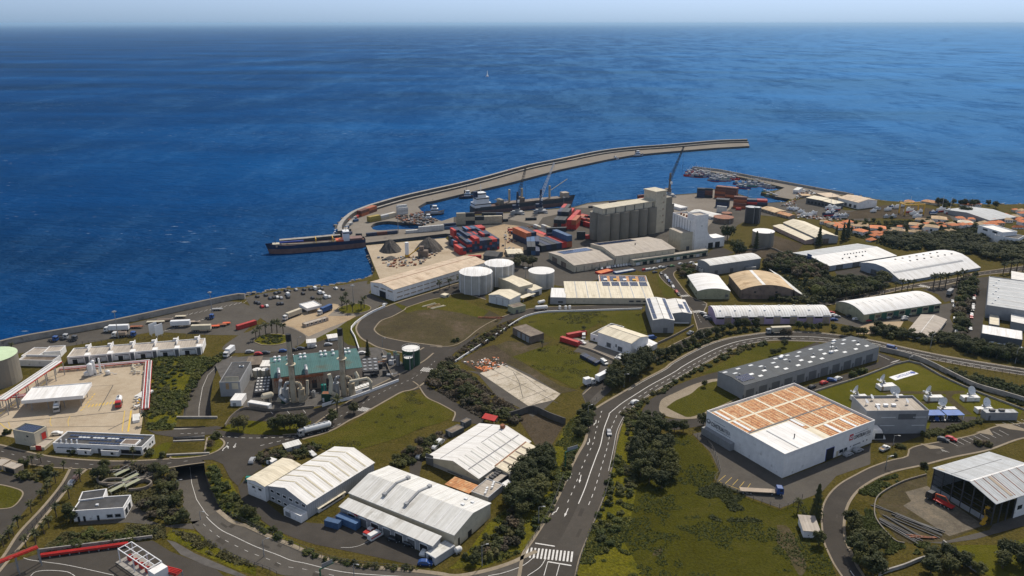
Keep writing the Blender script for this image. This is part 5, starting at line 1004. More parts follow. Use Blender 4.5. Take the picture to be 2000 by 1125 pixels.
b = bld('black_store', 'dark walled store with bright white roof and parasols in front', 'store', 'P 1668 682', 770, 'P 1990 735', 'P 1672 615', wall='dark_wall', top='white_roof2', par=.1); opening(b, 'f', .7, .73, 0, 2.4, 'black', 'door'); opening(b,'f',.2,.6,.4,2,'glass')
# satellite station
b = bld('station_building', 'grey flat roofed satellite control building with roof antennas', 'office', 'S 465 562', 790, 'S 1075 556', 'S 346 416', wall='blue_grey_wall' if False else 'grey_wall', top='taupe_roof', par=1.0)
for k in range(3): unit(b, .28+.13*k, .42, 1.6, 1.2, .9, 'white_metal', 'air_conditioner')
for y in (.35, .7): opening(b, 'f', .25, .48, b.h*y, b.h*y+.25, 'light_panel', 'window_band'); opening(b, 'f', .76, .97, b.h*y, b.h*y+.25, 'light_panel', 'window_band')
opening(b, 'f', .52, .8, b.h*.62, b.h*.85, 'dark_wall', 'recess'); mb = MB(); x_ = bx(b, .12); mb.frus((bx(b,.12)-4.2, -4.5, bx(b,.12)+4.2, 0, 0), (bx(b,.12)-4.2, -4.5, bx(b,.12)+2, 0, 4.2)); mb.box(bx(b,.12)-.5, -4.56, .3, bx(b,.12)+3, -4.5, 2.8, 1); mb.obj('porch', [M_['white_wall'], M_['black']], b.root)
for a, y in ((.12,.55),(.20,.12),(.28,.85),(.70,.88),(.78,.55)):
    x = bx(b, a); yy = y*b.W; z = rz(b, yy); mb = MB(); mb.tube((x,yy,z-.1),(x,yy,z+1.3),.12); n = Vector((.6,-.5,.7)).normalized(); mb.tube((x,yy,z+1.4),(x+n.x*.35,yy+n.y*.35,z+1.4+n.z*.35),.3,12,0,1.1); mb.obj('roof_dish', M_['white_metal'], b.root)
for k in range(2): canopy('carport', ('blue carport roof touching the station' if k == 0 else 'blue carport roof at the lawn side'), 'carport', f'S {1070+180*k} 605', 660, f'S {1235+190*k} 603', f'S {1085+165*k} 552', 'blue_carport' if 'blue_carport' in M_ else 'door_blue', .2, tilt=.0, pm='white_metal')
b = bld('station_store', 'low grey flat store with two roof boxes at the hedge', 'store shed', 'S 1632 582', 655, 'S 1945 580', 'S 1597 546', wall='grey_wall', top='grey_roof', par=.1)
for k in range(2): unit(b, .25+.3*k, .5, 2, 1.4, .8, 'dark_steel')
opening(b, 'f', .1, .16, 0, 2.2, 'dark_wall', 'door')
def dish(label, N, yb, E1, E2, dpx, r, aim):
    b = bld('antenna_hut', 'white equipment hut carrying ' + label, 'hut', N, yb, E1, E2, wall='white_wall', top='white_roof2', par=.1); opening(b, 'f', .08, .2, 0, 2.2, 'tan_wall', 'door')
    h = b.h; q = g1(dpx, h); t = thing('satellite_dish', label, 'satellite dish', q, 0, 1, None, h+.02); n = Vector(aim).normalized(); u = n.cross(Vector((0,0,1))).normalized(); v = u.cross(n)
    mb = MB(); mb.cyl(0, 0, 0, 1.2, .5, 10); mb.cyl(0,0,0,.3,1.0,10); mb.obj('pedestal', M_['steel'], t)
    c = Vector((0,0,1.2))+n*.4+Vector((0,0,r*.35)); mb = MB(); N_ = 16; rings = [(0, 0), (.35, .04), (.7, .16), (1, .33)]
    vs0 = [[c+(u*cos(2*pi*i/N_)+v*sin(2*pi*i/N_))*r*k+n*r*d for i in range(N_)] for k, d in rings]
    for A_, B_ in zip(vs0, vs0[1:]):
        for i in range(N_): mb.face([A_[i], A_[(i+1) % N_], B_[(i+1) % N_], B_[i]]); mb.face([p-n*.08 for p in (B_[i], B_[(i+1) % N_], A_[(i+1) % N_], A_[i])])
    mb.obj('reflector', M_['white_metal'], t)
    f = c+n*r*1.0-v*r*.9; mb = MB(); mb.beam(c-v*r*.8, f, .22); mb.beam(c+u*r*.5-v*r*.8, f, .12); mb.tube(f-n*.1, f+(c-f).normalized()*.8, .35, 8); mb.obj('feed_arm', M_['white_metal'], t)
    mb = MB(); mb.beam((0,0,1.1), c, .4); mb.obj('mount', M_['steel'], t)
aimA, aimB = (-.85, .25, .42), (.3, -.8, .42)
for lab, N, yb, E1, E2, d, aim in (
 ('a tilted white dish beside the sign laid on the lawn', 'S 600 328', 368, 'S 758 318', 'S 575 292', 'S 630 290', aimA),
 ('a tilted white dish behind the corner of the store', 'S 345 440', 480, 'S 488 430', 'S 320 405', 'S 370 402', aimA),
 ('a white dish half hidden behind the station roof', 'S 700 440', 470, 'S 850 430', 'S 680 408', 'S 740 405', (-.5,-.6,.5)),
 ('a tilted white dish in the middle of the gravel paths', 'S 1052 432', 472, 'S 1220 430', 'S 1030 405', 'S 1080 405', aimA),
 ('a white dish showing its full face beside the outer path', 'S 1412 434', 472, 'S 1575 432', 'S 1390 406', 'S 1465 402', aimB),
 ('a tilted white dish behind the blue carports', 'S 1180 545', 575, 'S 1350 545', 'S 1158 520', 'S 1215 520', (-.7,-.2,.45)),
 ('a white dish showing its full face above the grey store', 'S 1550 548', 590, 'S 1710 545', 'S 1525 520', 'S 1610 518', aimB)):
    dish(lab, N, yb, E1, E2, d, 2.1, aim)
# banner on the lawn
q = g('S 680 235 895 170 970 200 745 266'); bt = thing('ground_banner', 'white banner with blue lettering laid upside down on the lawn', 'banner', q[0]); mb = MB(); mb.prism([(p.x-q[0].x, p.y-q[0].y) for p in q], .05, .14); mb.obj('sheet', M_['banner_white'], bt)
tx = text(bt, 'EUTELSAT', 'ground', 0, 0, (q[3]-q[0]).length*.62, 'ink_blue'); d = q[1]-q[0]; tx.rotation_euler = (0, 0, atan2(d.y, d.x)+pi); wv = (q[3]-q[0])
o_ = q[1].lerp(q[2], .26)-q[0]-d*.17; tx.location = (o_.x, o_.y, .15); tx.scale = (.98,1,1)
mb = MB(); cc = q[1].lerp(q[2], .5)-q[0]-d*.09; mb.cyl(cc.x, cc.y, .15, .17, wv.length*.32, 18); mb.obj('logo', M_['ink_blue'], bt)
# half-built workshop lower right
b = bld('open_workshop', 'half built steel shed with open gable and patched grey roof', 'workshop', 'J 1755 460', 652, 'J 2250 300', 'J 1185 165', 'gable', 2.6, 'dark_wall', 'grey_roof', over=.4, ridge=.42)
# open the gable: replace the closed wall mesh by frames
for ch in list(b.root.children):
    if ch.name.startswith('wall'): bpy.data.objects.remove(ch)
mb = MB(); L_, W_, h_ = b.L, b.W, b.h
mb.box(0 if not b.flip else 0, W_-.2, 0, L_, W_, h_); xk = (0, .2) if b.flip else (L_-.2, L_); mb.box(xk[0], .3, 0, xk[1], W_-.2, h_); pass
xe = (L_-.25, L_) if b.flip else (0, .25); mb.box(xe[0], 3, 0, xe[1], W_-.2, 1.9); mb.obj('wall', M_['grey_wall'], b.root)
for k in range(7):
    mb = MB(); y = .2+(W_-.4)*k/6; mb.cbox((xe[0]+xe[1])/2, y, 0, .35, .35, rz(b, y)-.3); mb.obj('column', M_['dark_steel'], b.root)
for k in range(1, 8):
    mb = MB(); x_ = (L_-L_*k/8) if b.flip else L_*k/8; mb.cbox(x_, .25, 0, .35, .35, h_-.05); mb.obj('column', M_['dark_steel'], b.root)
mb = MB()
for z in (2.6, 4.4, 6.2): mb.box(xe[0]+.05, .3, z, xe[1]-.05, W_-.3, z+.15)
mb.obj('side_rail', M_['dark_steel'], b.root)
xs = sorted((bx(b, .38), bx(b, 1))); mb = MB(); mb.box(xs[0], 0, 0, xs[1], .18, h_-.02); mb.obj('front_wall', M_['white_wall'], b.root); opening(b, 'f', .42, .5, 3, 4.6)
for k in range(6): strip_on(b, .05+.15*k, .06+.15*k, .02, .415, 'rust', 'roof_seam')
strip_on(b, .28, .33, .03, .40, 'tan_wall', 'roof_gap'); strip_on(b, 0, 1, .405, .435, 'white_roof2', 'ridge_cap'); strip_on(b, .02,.04,.5,.98,'steel','roof_seam'); strip_on(b, .0,.9,.72,.725,'dark_steel','roof_seam'); strip_on(b,.01,.05,.86,.96,'cream_roof','loose_sheet')
b = bld('stone_hut', 'small stone utility hut with mottled roof beside the bending road', 'hut', 'J 90 695', 755, 'J 225 705', 'J 90 575', 'mono', .3, 'white_wall', 'slab_roof' if 'slab_roof' in M_ else 'taupe_roof'); opening(b, 'f', .3, .36, .8, 1.1, 'dark_wall')
# water works lower left
b = bld('works_building', 'white water works building with black L shaped roof', 'works', 'B 888 632', 712, 'B 520 656', 'B 928 541', wall='white_wall', top='black_roof', par=.3)
opening(b, 'f', .0, 1, 0, .0001+.3, 'tan_wall', 'plinth', None, .03)
for a in (.08, .24): opening(b, 'f', a, a+.1, 1.0, 2.0, 'glass', None, 'steel')
for a in (.50, .77, .88): opening(b, 'f', a, a+.045, 0, 2.0, 'black', 'door')
for y in (.1, .5): opening(b, 'n', y, y+.28, .4, 3.0, 'glass', None, 'parapet_white')
unit(b, .57, .35, .8, .6, .5)
b2 = bld('works_wing', 'black roofed wing of the water works with a cut corner wall', 'works', 'B 745 556', 640, 'B 565 580', 'B 772 494', wall='white_wall', top='black_roof', par=.3); opening(b2, 'n', .1, .3, .5, 1.5, 'steel', 'window')
b = bld('roadside_block', 'tan flat roofed block half out of the picture by the oval drive', 'shed', 'B 105 355', 392, 'B 18 330', 'B 155 318', wall='tan_wall', top='taupe_roof', par=.1); opening(b, 'f', .1, .8, 0, 1.8, 'black', 'doorway')
b = bld('roadside_block', 'tan flat roofed block behind the first one at the picture edge', 'shed', 'B 10 330', 360, 'B -60 320', 'B 55 283', wall='tan_wall', top='taupe_roof', par=.1); opening(b,'f',.2,.6,0,1.8,'black','doorway')
# middle: white food works, brown shed
b = bld('white_works', 'white works with cream twin roof and loading docks', 'works', 'E 1625 492', 588, 'E 1380 408', 'E 1752 440', 'gable', 1.4, 'white_wall', 'cream_roof', over=.25)
strip_on(b, 0, 1, .49, .515, 'dark_steel', 'ridge_cap')
for a in (.32, .66): opening(b, 'f', a-.06, a+.06, 1.0, 3.2, 'dark_wall', 'dock', 'steel')
opening(b, 'f', .42, .46, 2.4, 4.0, 'dark_wall', 'door')
b = bld('white_wing', 'white lean-to wing with bright flat roof beside the works', 'annex', 'E 1690 550', 588, 'E 1815 490', 'E 1632 522', 'mono', .8, 'white_wall', 'white_roof2', over=.1); opening(b, 'n', .2, .9, 0, 2.6, 'light_panel', 'roller_door', 'steel')
b = bld('works_office', 'curved white office block with dark flat roof at the works', 'office', 'E 1420 445', 495, 'E 1325 418', 'E 1490 345', wall='white_wall', top='black_roof', par=.5); opening(b, 'f', .3, .42, .8, 3.5, 'dark_wall'); opening(b, 'f', .65, .75, .8, 2.0, 'dark_wall')
b = bld('brown_shed', 'derelict brown shed with flat mossy roof and three doors', 'shed', 'E 886 440', 492, 'E 755 372', 'E 980 412', 'flat', 1, 'brown_wall', 'brown_roof', par=.1)
for a in (.08, .30, .56): opening(b, 'f', a, a+.16, 0, 3.2, 'grey_wall', 'door')
b = bld('power_hut', 'white electrical hut by the parked car above the depot', 'hut', 'D 485 305', 330, 'D 440 290', 'D 518 282', wall='white_wall', top='white_roof2', par=.05); opening(b,'f',.3,.6,0,1.8,'door_grey','door')
b = bld('grey_cabin', 'long grey metal cabin with pale roof beside the green field', 'cabin', 'D 585 205', 235, 'D 692 175', 'D 560 180', 'mono', .2, 'sheet_wall', 'pale_roof'); opening(b, 'f', .4, .5, 0, 1.8, 'dark_wall', 'door')
canopy('weigh_canopy', 'flat white square canopy over the harbour weighbridge', 'canopy', 'C 750 237', 275, 'C 855 212', 'C 670 210', 'white_roof2', 1.0, rim='parapet_white')
b = bld('gate_office', 'tan flat gate house between the harbour lanes', 'gate house', 'C 735 350', 375, 'C 905 300', 'C 728 335', wall='tan_wall', top='taupe_roof', par=.2); win_row(b, 'f', 5, .05, .95, .8, 1.8, .5)
b = bld('plant_cabin', 'white cabin with sloping roof behind the parked cars of the plant', 'cabin', 'C 748 488', 525, 'C 812 482', 'C 742 470', 'mono', .4, 'white_wall', 'white_roof'); opening(b,'f',.3,.5,0,1.8,'dark_wall','door')
b = bld('plant_cabin', 'small white cabin on the plant lawn near the second chimney', 'cabin', 'C 905 455', 475, 'C 975 445', 'C 898 435', 'mono', .4, 'white_wall', 'white_roof'); opening(b,'f',.1,.2,0,1.4,'dark_wall','door')
b = bld('kiosk', 'small square pale kiosk at the tip of the loop road field', 'kiosk', 'E 262 140', 160, 'E 292 128', 'E 228 130', wall='cream_wall', top='cream_roof', par=.05); opening(b,'f',.3,.6,0,1.5,'dark_wall','door')
# far harbour sheds
for nm, lab, q, rf, wl, tp, rs_ in (
 ('fish_hall','wide tan roofed fish hall by the far shore', ('N 1765 450', 510, 'N 1580 405', 'N 1900 420'), 'gable', 'white_wall', 'beige_roof', 2),
 ('fish_hall','tan roofed hall with square tower near the fishing mole', ('N 1480 400', 440, 'N 1375 360', 'N 1570 375'), 'flat', 'tan_wall', 'beige_roof', 1),
 ('open_shed','dark open boat shed with pale roof, near the slipway', ('N 1430 430', 480, 'N 1290 405', 'N 1450 405'), 'mono', 'dark_wall', 'cream_roof', .4),
 ('open_shed','dark open boat shed with pale roof, next to the fish hall', ('N 1545 462', 510, 'N 1425 430', 'N 1582 440'), 'mono', 'dark_wall', 'cream_roof', .4),
 ('harbour_office','white curved harbour office at the root of the fishing mole', ('N 1215 335', 370, 'N 1168 330', 'N 1238 308'), 'flat', 'white_wall', 'pale_roof', 1),
 ('quay_shed','low tan quay shed beside the slipway', ('N 1250 385', 405, 'N 1345 385', 'N 1240 368'), 'flat', 'tan_wall', 'tan_tile', 1),
 ('tan_shed','tan roofed yard shed behind the dark tower', ('N 1000 540', 565, 'N 870 500', 'N 1110 530'), 'gable', 'tan_wall', 'tan_arch_roof', 1),
 ('tan_shed','brown roofed yard shed beside the boats on land', ('N 1130 575', 600, 'N 1020 545', 'N 1190 565'), 'gable', 'tan_wall', 'rust_sheet', 1),
 ('port_canopy_hall','low cream hall in front of the container block', ('L 830 880', 900, 'L 720 885', 'L 850 845'), 'gable', 'cream_wall', 'cream_roof', 1),
 ('black_roof_hall','dark roofed hall between the beige shed and container block', ('L 640 905', 935, 'L 540 895', 'L 660 870'), 'gable', 'dark_wall', 'black_roof', 1.5),
 ('transit_shed','low white transit shed behind the mill', ('M 1170 400', 425, 'M 925 345', 'M 1215 370'), 'gable', 'white_wall', 'pale_roof', 1),
 ('rear_store','stack of white stores beside the lift tower', ('M 840 310', 335, 'M 905 300', 'M 800 245'), 'flat', 'white_wall', 'white_roof2', 1),
 ('red_roof_store','red roofed canteen next to the parked row of cars', ('M 110 910', 925, 'M 225 880', 'M 70 890'), 'flat', 'red_paint', 'terracotta', 1),
 ('blue_store','dark blue flat stores beside the red roofed canteen', ('M 250 905', 920, 'M 430 875', 'M 232 890'), 'flat', 'door_blue', 'grey_roof', 1),
 ('modern_school','long grey modern building with slanted roof near the village', ('O 1560 330', 365, 'O 1800 300', 'O 1435 200'), 'gable', 'grey_wall', 'grey_roof', 2)):
    b = bld(nm, lab, 'building', *q, roof=rf, rise=rs_, wall=wl, top=tp, par=.2)
    for i in range(4): opening(b, 'f', .08+.23*i, .2+.23*i, .5, b.h*.55, 'black' if nm == 'open_shed' else rnd.choice(['glass','door_grey','dark_wall']), None)
b = bld('hilltop_hall', 'tall white modern hall with dark roof and twin square windows', 'hall', 'O 1820 500', 590, 'O 1880 470', 'O 1655 440', wall='white_wall', top='black_roof', par=.6)
b = bld('hilltop_tower', 'slanted white tower block of the modern hall', 'hall', 'O 1680 440', 560, 'O 1815 430', 'O 1590 365', 'flat', 1, 'white_wall', 'white_roof2', par=.8); opening(b, 'n', .2, .4, b.h*.78, b.h*.9); opening(b, 'n', .6, .8, b.h*.75, b.h*.87)
# ---------------- walls, breakwater, fences ----------------
def wall(name, label, pts, h, th, m='conc', z0=-.1, cap=None, cat='wall', zt=None, group=None):
    p = pts if not isinstance(pts, str) else g(pts, zt if zt is not None else 0)
    a, b = offs(p, th/2), offs(p, -th/2); mb = MB()
    for i in range(len(p)-1):
        for q in (((a[i],z0),(a[i+1],z0),(a[i+1],h),(a[i],h)), ((b[i+1],z0),(b[i],z0),(b[i],h),(b[i+1],h)), ((a[i],h),(a[i+1],h),(b[i+1],h),(b[i],h))): mb.face([(v.x, v.y, z) for v, z in q])
    for v, u in ((a[0], b[0]), (b[-1], a[-1])): mb.face([(v.x,v.y,z0),(u.x,u.y,z0),(u.x,u.y,h),(v.x,v.y,h)])
    o = tag(mb.obj(name, M_[m]), label, cat, group)
    if cap:
        mb = MB(); a, b = offs(p, th/2+.12), offs(p, -th/2-.12)
        for i in range(len(p)-1): mb.face([(b[i].x,b[i].y,h+.12),(b[i+1].x,b[i+1].y,h+.12),(a[i+1].x,a[i+1].y,h+.12),(a[i].x,a[i].y,h+.12)]); mb.face([(b[i].x,b[i].y,h),(b[i+1].x,b[i+1].y,h),(b[i+1].x,b[i+1].y,h+.12),(b[i].x,b[i].y,h+.12)]); mb.face([(a[i+1].x,a[i+1].y,h),(a[i].x,a[i].y,h),(a[i].x,a[i].y,h+.12),(a[i+1].x,a[i+1].y,h+.12)])
        mb.obj('coping', M_[cap], o)
    return o
sw = smooth(g('_ -420 768 -60 682 0 666 60 653 220 625 440 578 478 574', 3.2), 3)
wall('sea_wall', 'long pale topped concrete sea wall along the lorry park', sw, 3.2, 1.6, 'conc', -6, 'quay')
bw = smooth(g('_ 664.5 456 664 446 672 433 689 419 712 409 737 400.5 799 383.5 920 355.8 1027 326.8 1093 313.4 1173 297.4 1237 289.8 1300 285.5 1400 277 1459 275', 2), 4)
wall('breakwater_wall', 'dark two tiered storm wall along the outer side of the mole', bw, 4.2, 3.2, 'conc_dark', -6, 'conc')
bw2 = offs(bw, -4.5); wall('breakwater_step', 'lower dark step running inside the storm wall', bw2, 1.6, 2.4, 'conc_dark', -.1, 'conc')
wall('jetty', 'narrow concrete jetty behind the moored dredger', g('K 215 612 500 588 770 562', 1), 1.8, 4.5, 'conc_dark', -6, 'conc', 'jetty')
wall('fishing_mole_wall', 'pale parapet wall along the fishing mole', g('N 258 120 500 147 800 206 1090 258 1430 321 1640 356 1720 374', 2), 2.2, 1.6, 'conc', -6, 'quay')
area('mole_top', 'N 255 130 500 150 800 210 1090 262 1430 325 1640 360 1650 385 1500 370 1240 370 1160 420 1000 392 1000 355 1090 312 820 240 600 200 470 178 380 160 270 140', 'quay', .05)
for lab, s, h, th, m in (('white low wall along the upper road and rubble ground', 'E 335 628 500 520 660 415 800 322 880 287 1010 263 1240 256 1700 241', 1.0, .35, 'white_wall'),
 ('white wall stepping down beside the loop road', 'C 1320 225 1185 290 1075 380 1100 450 1130 540', 1.3, .4, 'white_wall'), ('white wall along the front of the power plant', 'C 860 955 940 930 1100 890 1300 815 1420 770', 1.4, .35, 'white_wall'),
 ('pale curved wall by the plant entrance lane', 'C 150 1100 200 1030 300 972 500 988 800 962', 1.2, .35, 'quay'), ('long retaining wall below the highway beside the antenna lawn', 'I 700 105 900 150 1080 210 1300 320 1480 405 1700 470 2000 560', 2.4, .6, 'conc'),
 ('low wall round the antenna lawn', 'I 170 440 560 320 938 195 1200 315 1480 440 1875 590', .9, .3, 'conc'), ('dark retaining wall of the excavated hollow', 'E 730 1040 800 1020 905 990 1020 1040 1140 1085', 3.0, .5, 'conc_dark'),
 ('low wall along the works lane', 'E 1240 520 1330 545 1480 610 1590 655', 1.0, .3, 'tan_wall'), ('pale wall along the lane below the solar sheds', 'G 320 495 440 440 580 365', 1.2, .4, 'quay'),
 ('concrete wall below the muddy workshop site', 'J 1290 825 1400 915 1590 1060', 2.2, .5, 'conc'), ('stepped concrete wall under the dark trees', 'J 740 1089 800 1060 960 1010 1080 960 1180 930', 1.2, .5, 'conc'),
 ('curved kerb wall of the muddy workshop site', 'J 1150 215 960 270 800 350 720 420 700 520 715 600 780 690 880 790 960 812', .7, .35, 'quay'), ('pale wall of the tank yard', 'N 690 890 850 880 950 865 1100 925 1170 920', 1.2, .4, 'quay'),
 ('stone terrace wall of the plant ground', 'C 1300 560 1370 740 1420 735', 1.4, .3, 'quay')):
    wall('boundary_wall', lab, smooth(g(s), 3), h, th, m)
def fence(label, s, h=1.8, step=3.0, m='dark_steel'):
    p = smooth(g(s), 4); n = max(2, int(plen(p)/step)); q = resample(p, n+1); t = thing('fence', label, 'fence', q[0]); o0 = q[0]
    mb = MB()
    for a in q: mb.cbox(a.x-o0.x, a.y-o0.y, 0, .12, .12, h)
    mb.obj('post', M_[m], t)['kind'] = 'stuff' if False else 'thing'
    mb = MB()
    for a, b in zip(q, q[1:]):
        for z in (h*.5, h*.97): mb.beam((a.x-o0.x, a.y-o0.y, z), (b.x-o0.x, b.y-o0.y, z), .07)
    mb.obj('rail', M_[m], t)
for lab, s in (('wire fence below the lower road', 'D 0 870 90 935 270 1025 450 1090 520 1125'), ('wire fence above the lower road', 'D 190 690 330 770 620 900 900 1010 1200 1060 1500 1085'), ('guard fence on the outer side of the highway', 'F 1060 1125 1095 1000 1150 855 1200 735 1250 605 1290 455 1320 300 1345 200'),
  ('wire fence round the store forecourt', 'H 530 165 655 260 715 420 672 488 820 562 1125 668 1270 600'), ('wire fence by the inner highway bend', 'F 735 965 800 870 900 710 980 500'), ('wire fence along the palm road', 'B 470 480 330 660 170 860'), ('fence along the lorry park', 'A 560 500 900 475 1200 455 1500 440'), ('railing on the far highway edge', 'P 880 800 1100 850 1500 935 2000 1025'), ('gate fence at the end of the works lane', 'E 1330 935 1410 885')):
    fence(lab, s)
# retaining grass banks and rough ground colour patches
area('slope_grass', 'A 1115 590 1480 590 1640 600 1540 660 1450 740 1390 830 1340 960 1270 1120 1080 1120 1090 800', 'bank', .035, label='green slope beside the sunken road')
area('bank_grass', 'F 1060 1140 1140 860 1240 600 1310 300 1370 120 1480 60 1470 200 1430 400 1440 600 1400 800 1360 900 1500 1140', 'bank', .03, label='yellow green bank beside the highway')
area('bank_grass', 'F 250 1080 380 960 500 790 620 700 760 640 840 480 920 300 1000 160 1100 60 1165 70 1100 270 1050 360 960 560 870 740 760 930 700 980 480 1072', 'bank', .03, label='yellow green bank below the white sheds')
area('bank_grass', 'D 10 330 80 310 130 420 180 430 240 540 270 610 300 660 420 740 620 860 760 950 580 870 320 745 130 640 60 520', 'bank', .04)
area('hill_grass', 'H 130 160 520 170 640 290 700 430 660 490 820 570 1120 680 1280 600 1420 600 1400 800 1500 1140 1560 1400 -300 1400 -200 1125 60 800 140 500', 'hill', .025, label='rough green hillside below the white store')
area('earth_patch', 'H 1100 780 1180 800 1260 960 1300 1060 1260 1125 1210 1060 1160 960 1100 900', 'dirt', .045, True)
area('earth_patch', 'H 270 950 330 940 310 980 260 985', 'dirt', .05, True); area('earth_patch', 'J 560 560 610 590 650 720 600 700', 'brown', .05, True)
area('verge_grass', 'B 1230 790 1400 800 1620 930 1844 1060 1844 1125 1700 1080 1420 950 1250 870 1180 850', 'bank', .04); area('garden_grass', 'B 1040 250 1130 190 1200 160 1240 170 1180 270 1090 280', 'lawn', .05)
area('green_strip', 'M 620 920 660 930 780 1080 800 1125 690 1125 640 1000', 'grass', .05); area('ditch', 'B 1200 865 1260 880 1400 960 1560 1030 1780 1125 1700 1125 1480 1050 1300 970', 'conc_dark', .05)
area('village_ground', 'O 60 340 700 330 1100 300 1500 380 1560 560 1200 460 700 480 300 460', 'scrub', .03)
# rocks along the shore, foam
def rocks(name, label, s, n, wd, z, size):
    p = resample(smooth(g(s, -3), 4), n); mb = MB()
    for a in p:
        for k in range(3):
            c = a+Vector((rnd.uniform(-wd, wd), rnd.uniform(-wd, wd))); r = rnd.uniform(.5, 1.2)*size; v = [Vector((rnd.uniform(.6,1)*sx, rnd.uniform(.6,1)*sy, rnd.uniform(.6,1)*sz))*r for sx, sy, sz in ((-1,-1,-1),(1,-1,-1),(1,1,-1),(-1,1,-1),(-1,-1,1),(1,-1,1),(1,1,1),(-1,1,1))]
            zz = z+rnd.uniform(-1.5, 1.5); b = len(mb.v); mb.v += [(c.x+u.x, c.y+u.y, zz+u.z) for u in v]
            for f in ((0,1,5,4),(1,2,6,5),(2,3,7,6),(3,0,4,7),(4,5,6,7)): mb.f.append(tuple(b+i for i in f)); mb.m.append(0)
    struct(mb.obj(name, M_['rock']), label, 'stuff')
rocks('shore_rubble', 'pale boulders piled along the car park shore', '_ 480 578 560 568 640 561 700 551 728 542 734 528 729 512 722 500', 110, 2.2, -3.5, 1.3)
rocks('shore_rubble', 'dark boulders at the root of the mole', '_ 714 474 690 470 668 464 660 448 668 434 690 418', 60, 2.5, -4, 1.5)
rocks('shore_rubble', 'boulders below the far village shore', '_ 1667 383 1728 395 1800 398 1952 402 2000 401', 60, 3, -4, 1.6)
rocks('shore_rubble', 'rubble below the sea wall', '_ -60 690 60 662 220 634 440 585', 90, 1.2, -6.2, 1.0)
# ---------------- shipping containers ----------------
CC = dict(r=((.50,.045,.035),'red'), b=((.035,.05,.10),'navy blue'), w=((.62,.62,.60),'white'), g=((.25,.26,.27),'grey'), o=((.45,.13,.05),'rust orange'), k=((.035,.04,.045),'black'), c=((.52,.46,.34),'cream'), y=((.40,.30,.06),'yellow'), t=((.16,.06,.04),'maroon'), l=((.06,.13,.26),'blue'), n=((.03,.14,.13),'teal'))
CMESH = {}
def cmesh(col, L):
    k = (col, L)
    if k in CMESH: return CMESH[k]
    m = mat('container_'+CC[col][1].replace(' ', '_'), CC[col][0], .65, .18, .5, stain=(tuple(min(1, c*.6+.03) for c in CC[col][0]), .4, .6), rand=.3); H, W = 2.59, 2.44; mb = MB(); n = int(L/1.2)
    mb.box(0, .06, .1, L, W-.06, H-.05); fr = .14
    for x in (0, L-fr):
        for y in (0, W-fr): mb.box(x-.02, y, 0, x+fr+.02, y+fr, H)
    for y in (0, W-fr): mb.box(fr, y, H-.16, L-fr, y+fr, H); mb.box(fr, y, 0, L-fr, y+fr, .16)
    for i in range(n): x = fr+(L-2*fr)*(i+.25)/n; mb.box(x, .015, .18, x+(L-2*fr)/n*.5, W-.015, H-.17)
    for y in (.5, .9, 1.5, 1.95): mb.box(-.05, y, .2, 0, y+.06, H-.2)
    CMESH[k] = mb.mesh('shipping_container', m); return CMESH[k]
CONT = []
def cont(*a): CONT.append(a)
def cont_all():
    def size(a): p = a[2]; return (a[6] if len(a) > 6 else 12)*a[4]/sqrt(p.x**2+p.y**2)
    c = sorted(CONT, key=size, reverse=True)
    for a in c[:298]: cont_(*a)
    mb = MB(); ms = {}
    for a in c[295:]:
        me = cmesh(a[0], a[6] if len(a) > 6 else 12.19); mi = ms.setdefault(me.materials[0], len(ms)); z = a[5] if len(a) > 5 else 0; b = len(mb.v); c_, s_ = cos(a[3])*a[4], sin(a[3])*a[4]
        for q in me.vertices: x, y, zz = q.co; mb.v.append((a[2].x+x*c_-y*s_, a[2].y+x*s_+y*c_, z+.1+zz*a[4]))
        for f in me.polygons: mb.f.append(tuple(b+i for i in f.vertices)); mb.m.append(mi)
    struct(mb.obj('container_stack', list(ms)), 'far stacked containers of the terminal that read as one mass', 'stuff')
def cont_(col, label, xy, ang, sc, z=0, L=12.19, group=None):
    o = link('shipping_container', cmesh(col, L)); o.location = (xy.x, xy.y, z+.1); o.rotation_euler = (0,0,ang); o.scale = (sc,)*3
    return tag(o, label, 'shipping container', group)
def stack(desc, P0, P1, cols, rows, ht, pal, mode='end', L=12.19, sc=None, vis=True):
    """rows of container stacks; P0->P1 front foot line, ht[row][col] stack heights"""
    a, b = g1(P0), g1(P1); d = b-a; ex = d.normalized(); ey = Vector((-ex.y, ex.x)); 
    if ey.y < 0: ey = -ey
    pit = 2.55 if mode == 'end' else L+.15; dep = L+.2 if mode == 'end' else 2.6; sc = sc or d.length/(cols*pit); pit *= sc; dep *= sc; ang = atan2(ex.y, ex.x); r = random.Random(desc)
    for j in range(rows):
        for i in range(cols):
            n = ht[j][i] if isinstance(ht[j], (list, tuple, str)) else ht[j]; n = int(n)
            for k in range(n):
                if vis and k < n-1 and j > 0 and 0 < i < cols-1:
                    f = ht[j-1][i] if isinstance(ht[j-1], (list, tuple, str)) else ht[j-1]
                    if k < int(f): continue
                col = r.choice(pal); p = a+ex*pit*i+ey*dep*j
                if mode == 'end': p = p+ex*2.44*sc; an = ang+pi/2
                else: an = ang
                cont(col, f'{CC[col][1]} container, {od(k)} layer, {od(i)} column, {od(j)} row of the {desc}', p, an, sc, k*2.6*sc, L)
stack('red and blue block', 'T 655 925', 'T 1450 835', 13, 4, ['4445544444444','4455444455544','3454444445444','5555455555555'], 'rrrbbbbbkl')
stack('small stack before the block', 'T 480 985', 'T 640 965', 2, 1, ['22'], 'rbg'); stack('side row of the block', 'T 200 740', 'T 440 880', 4, 1, ['4332'], 'rrbkl', 'side', 6.06)
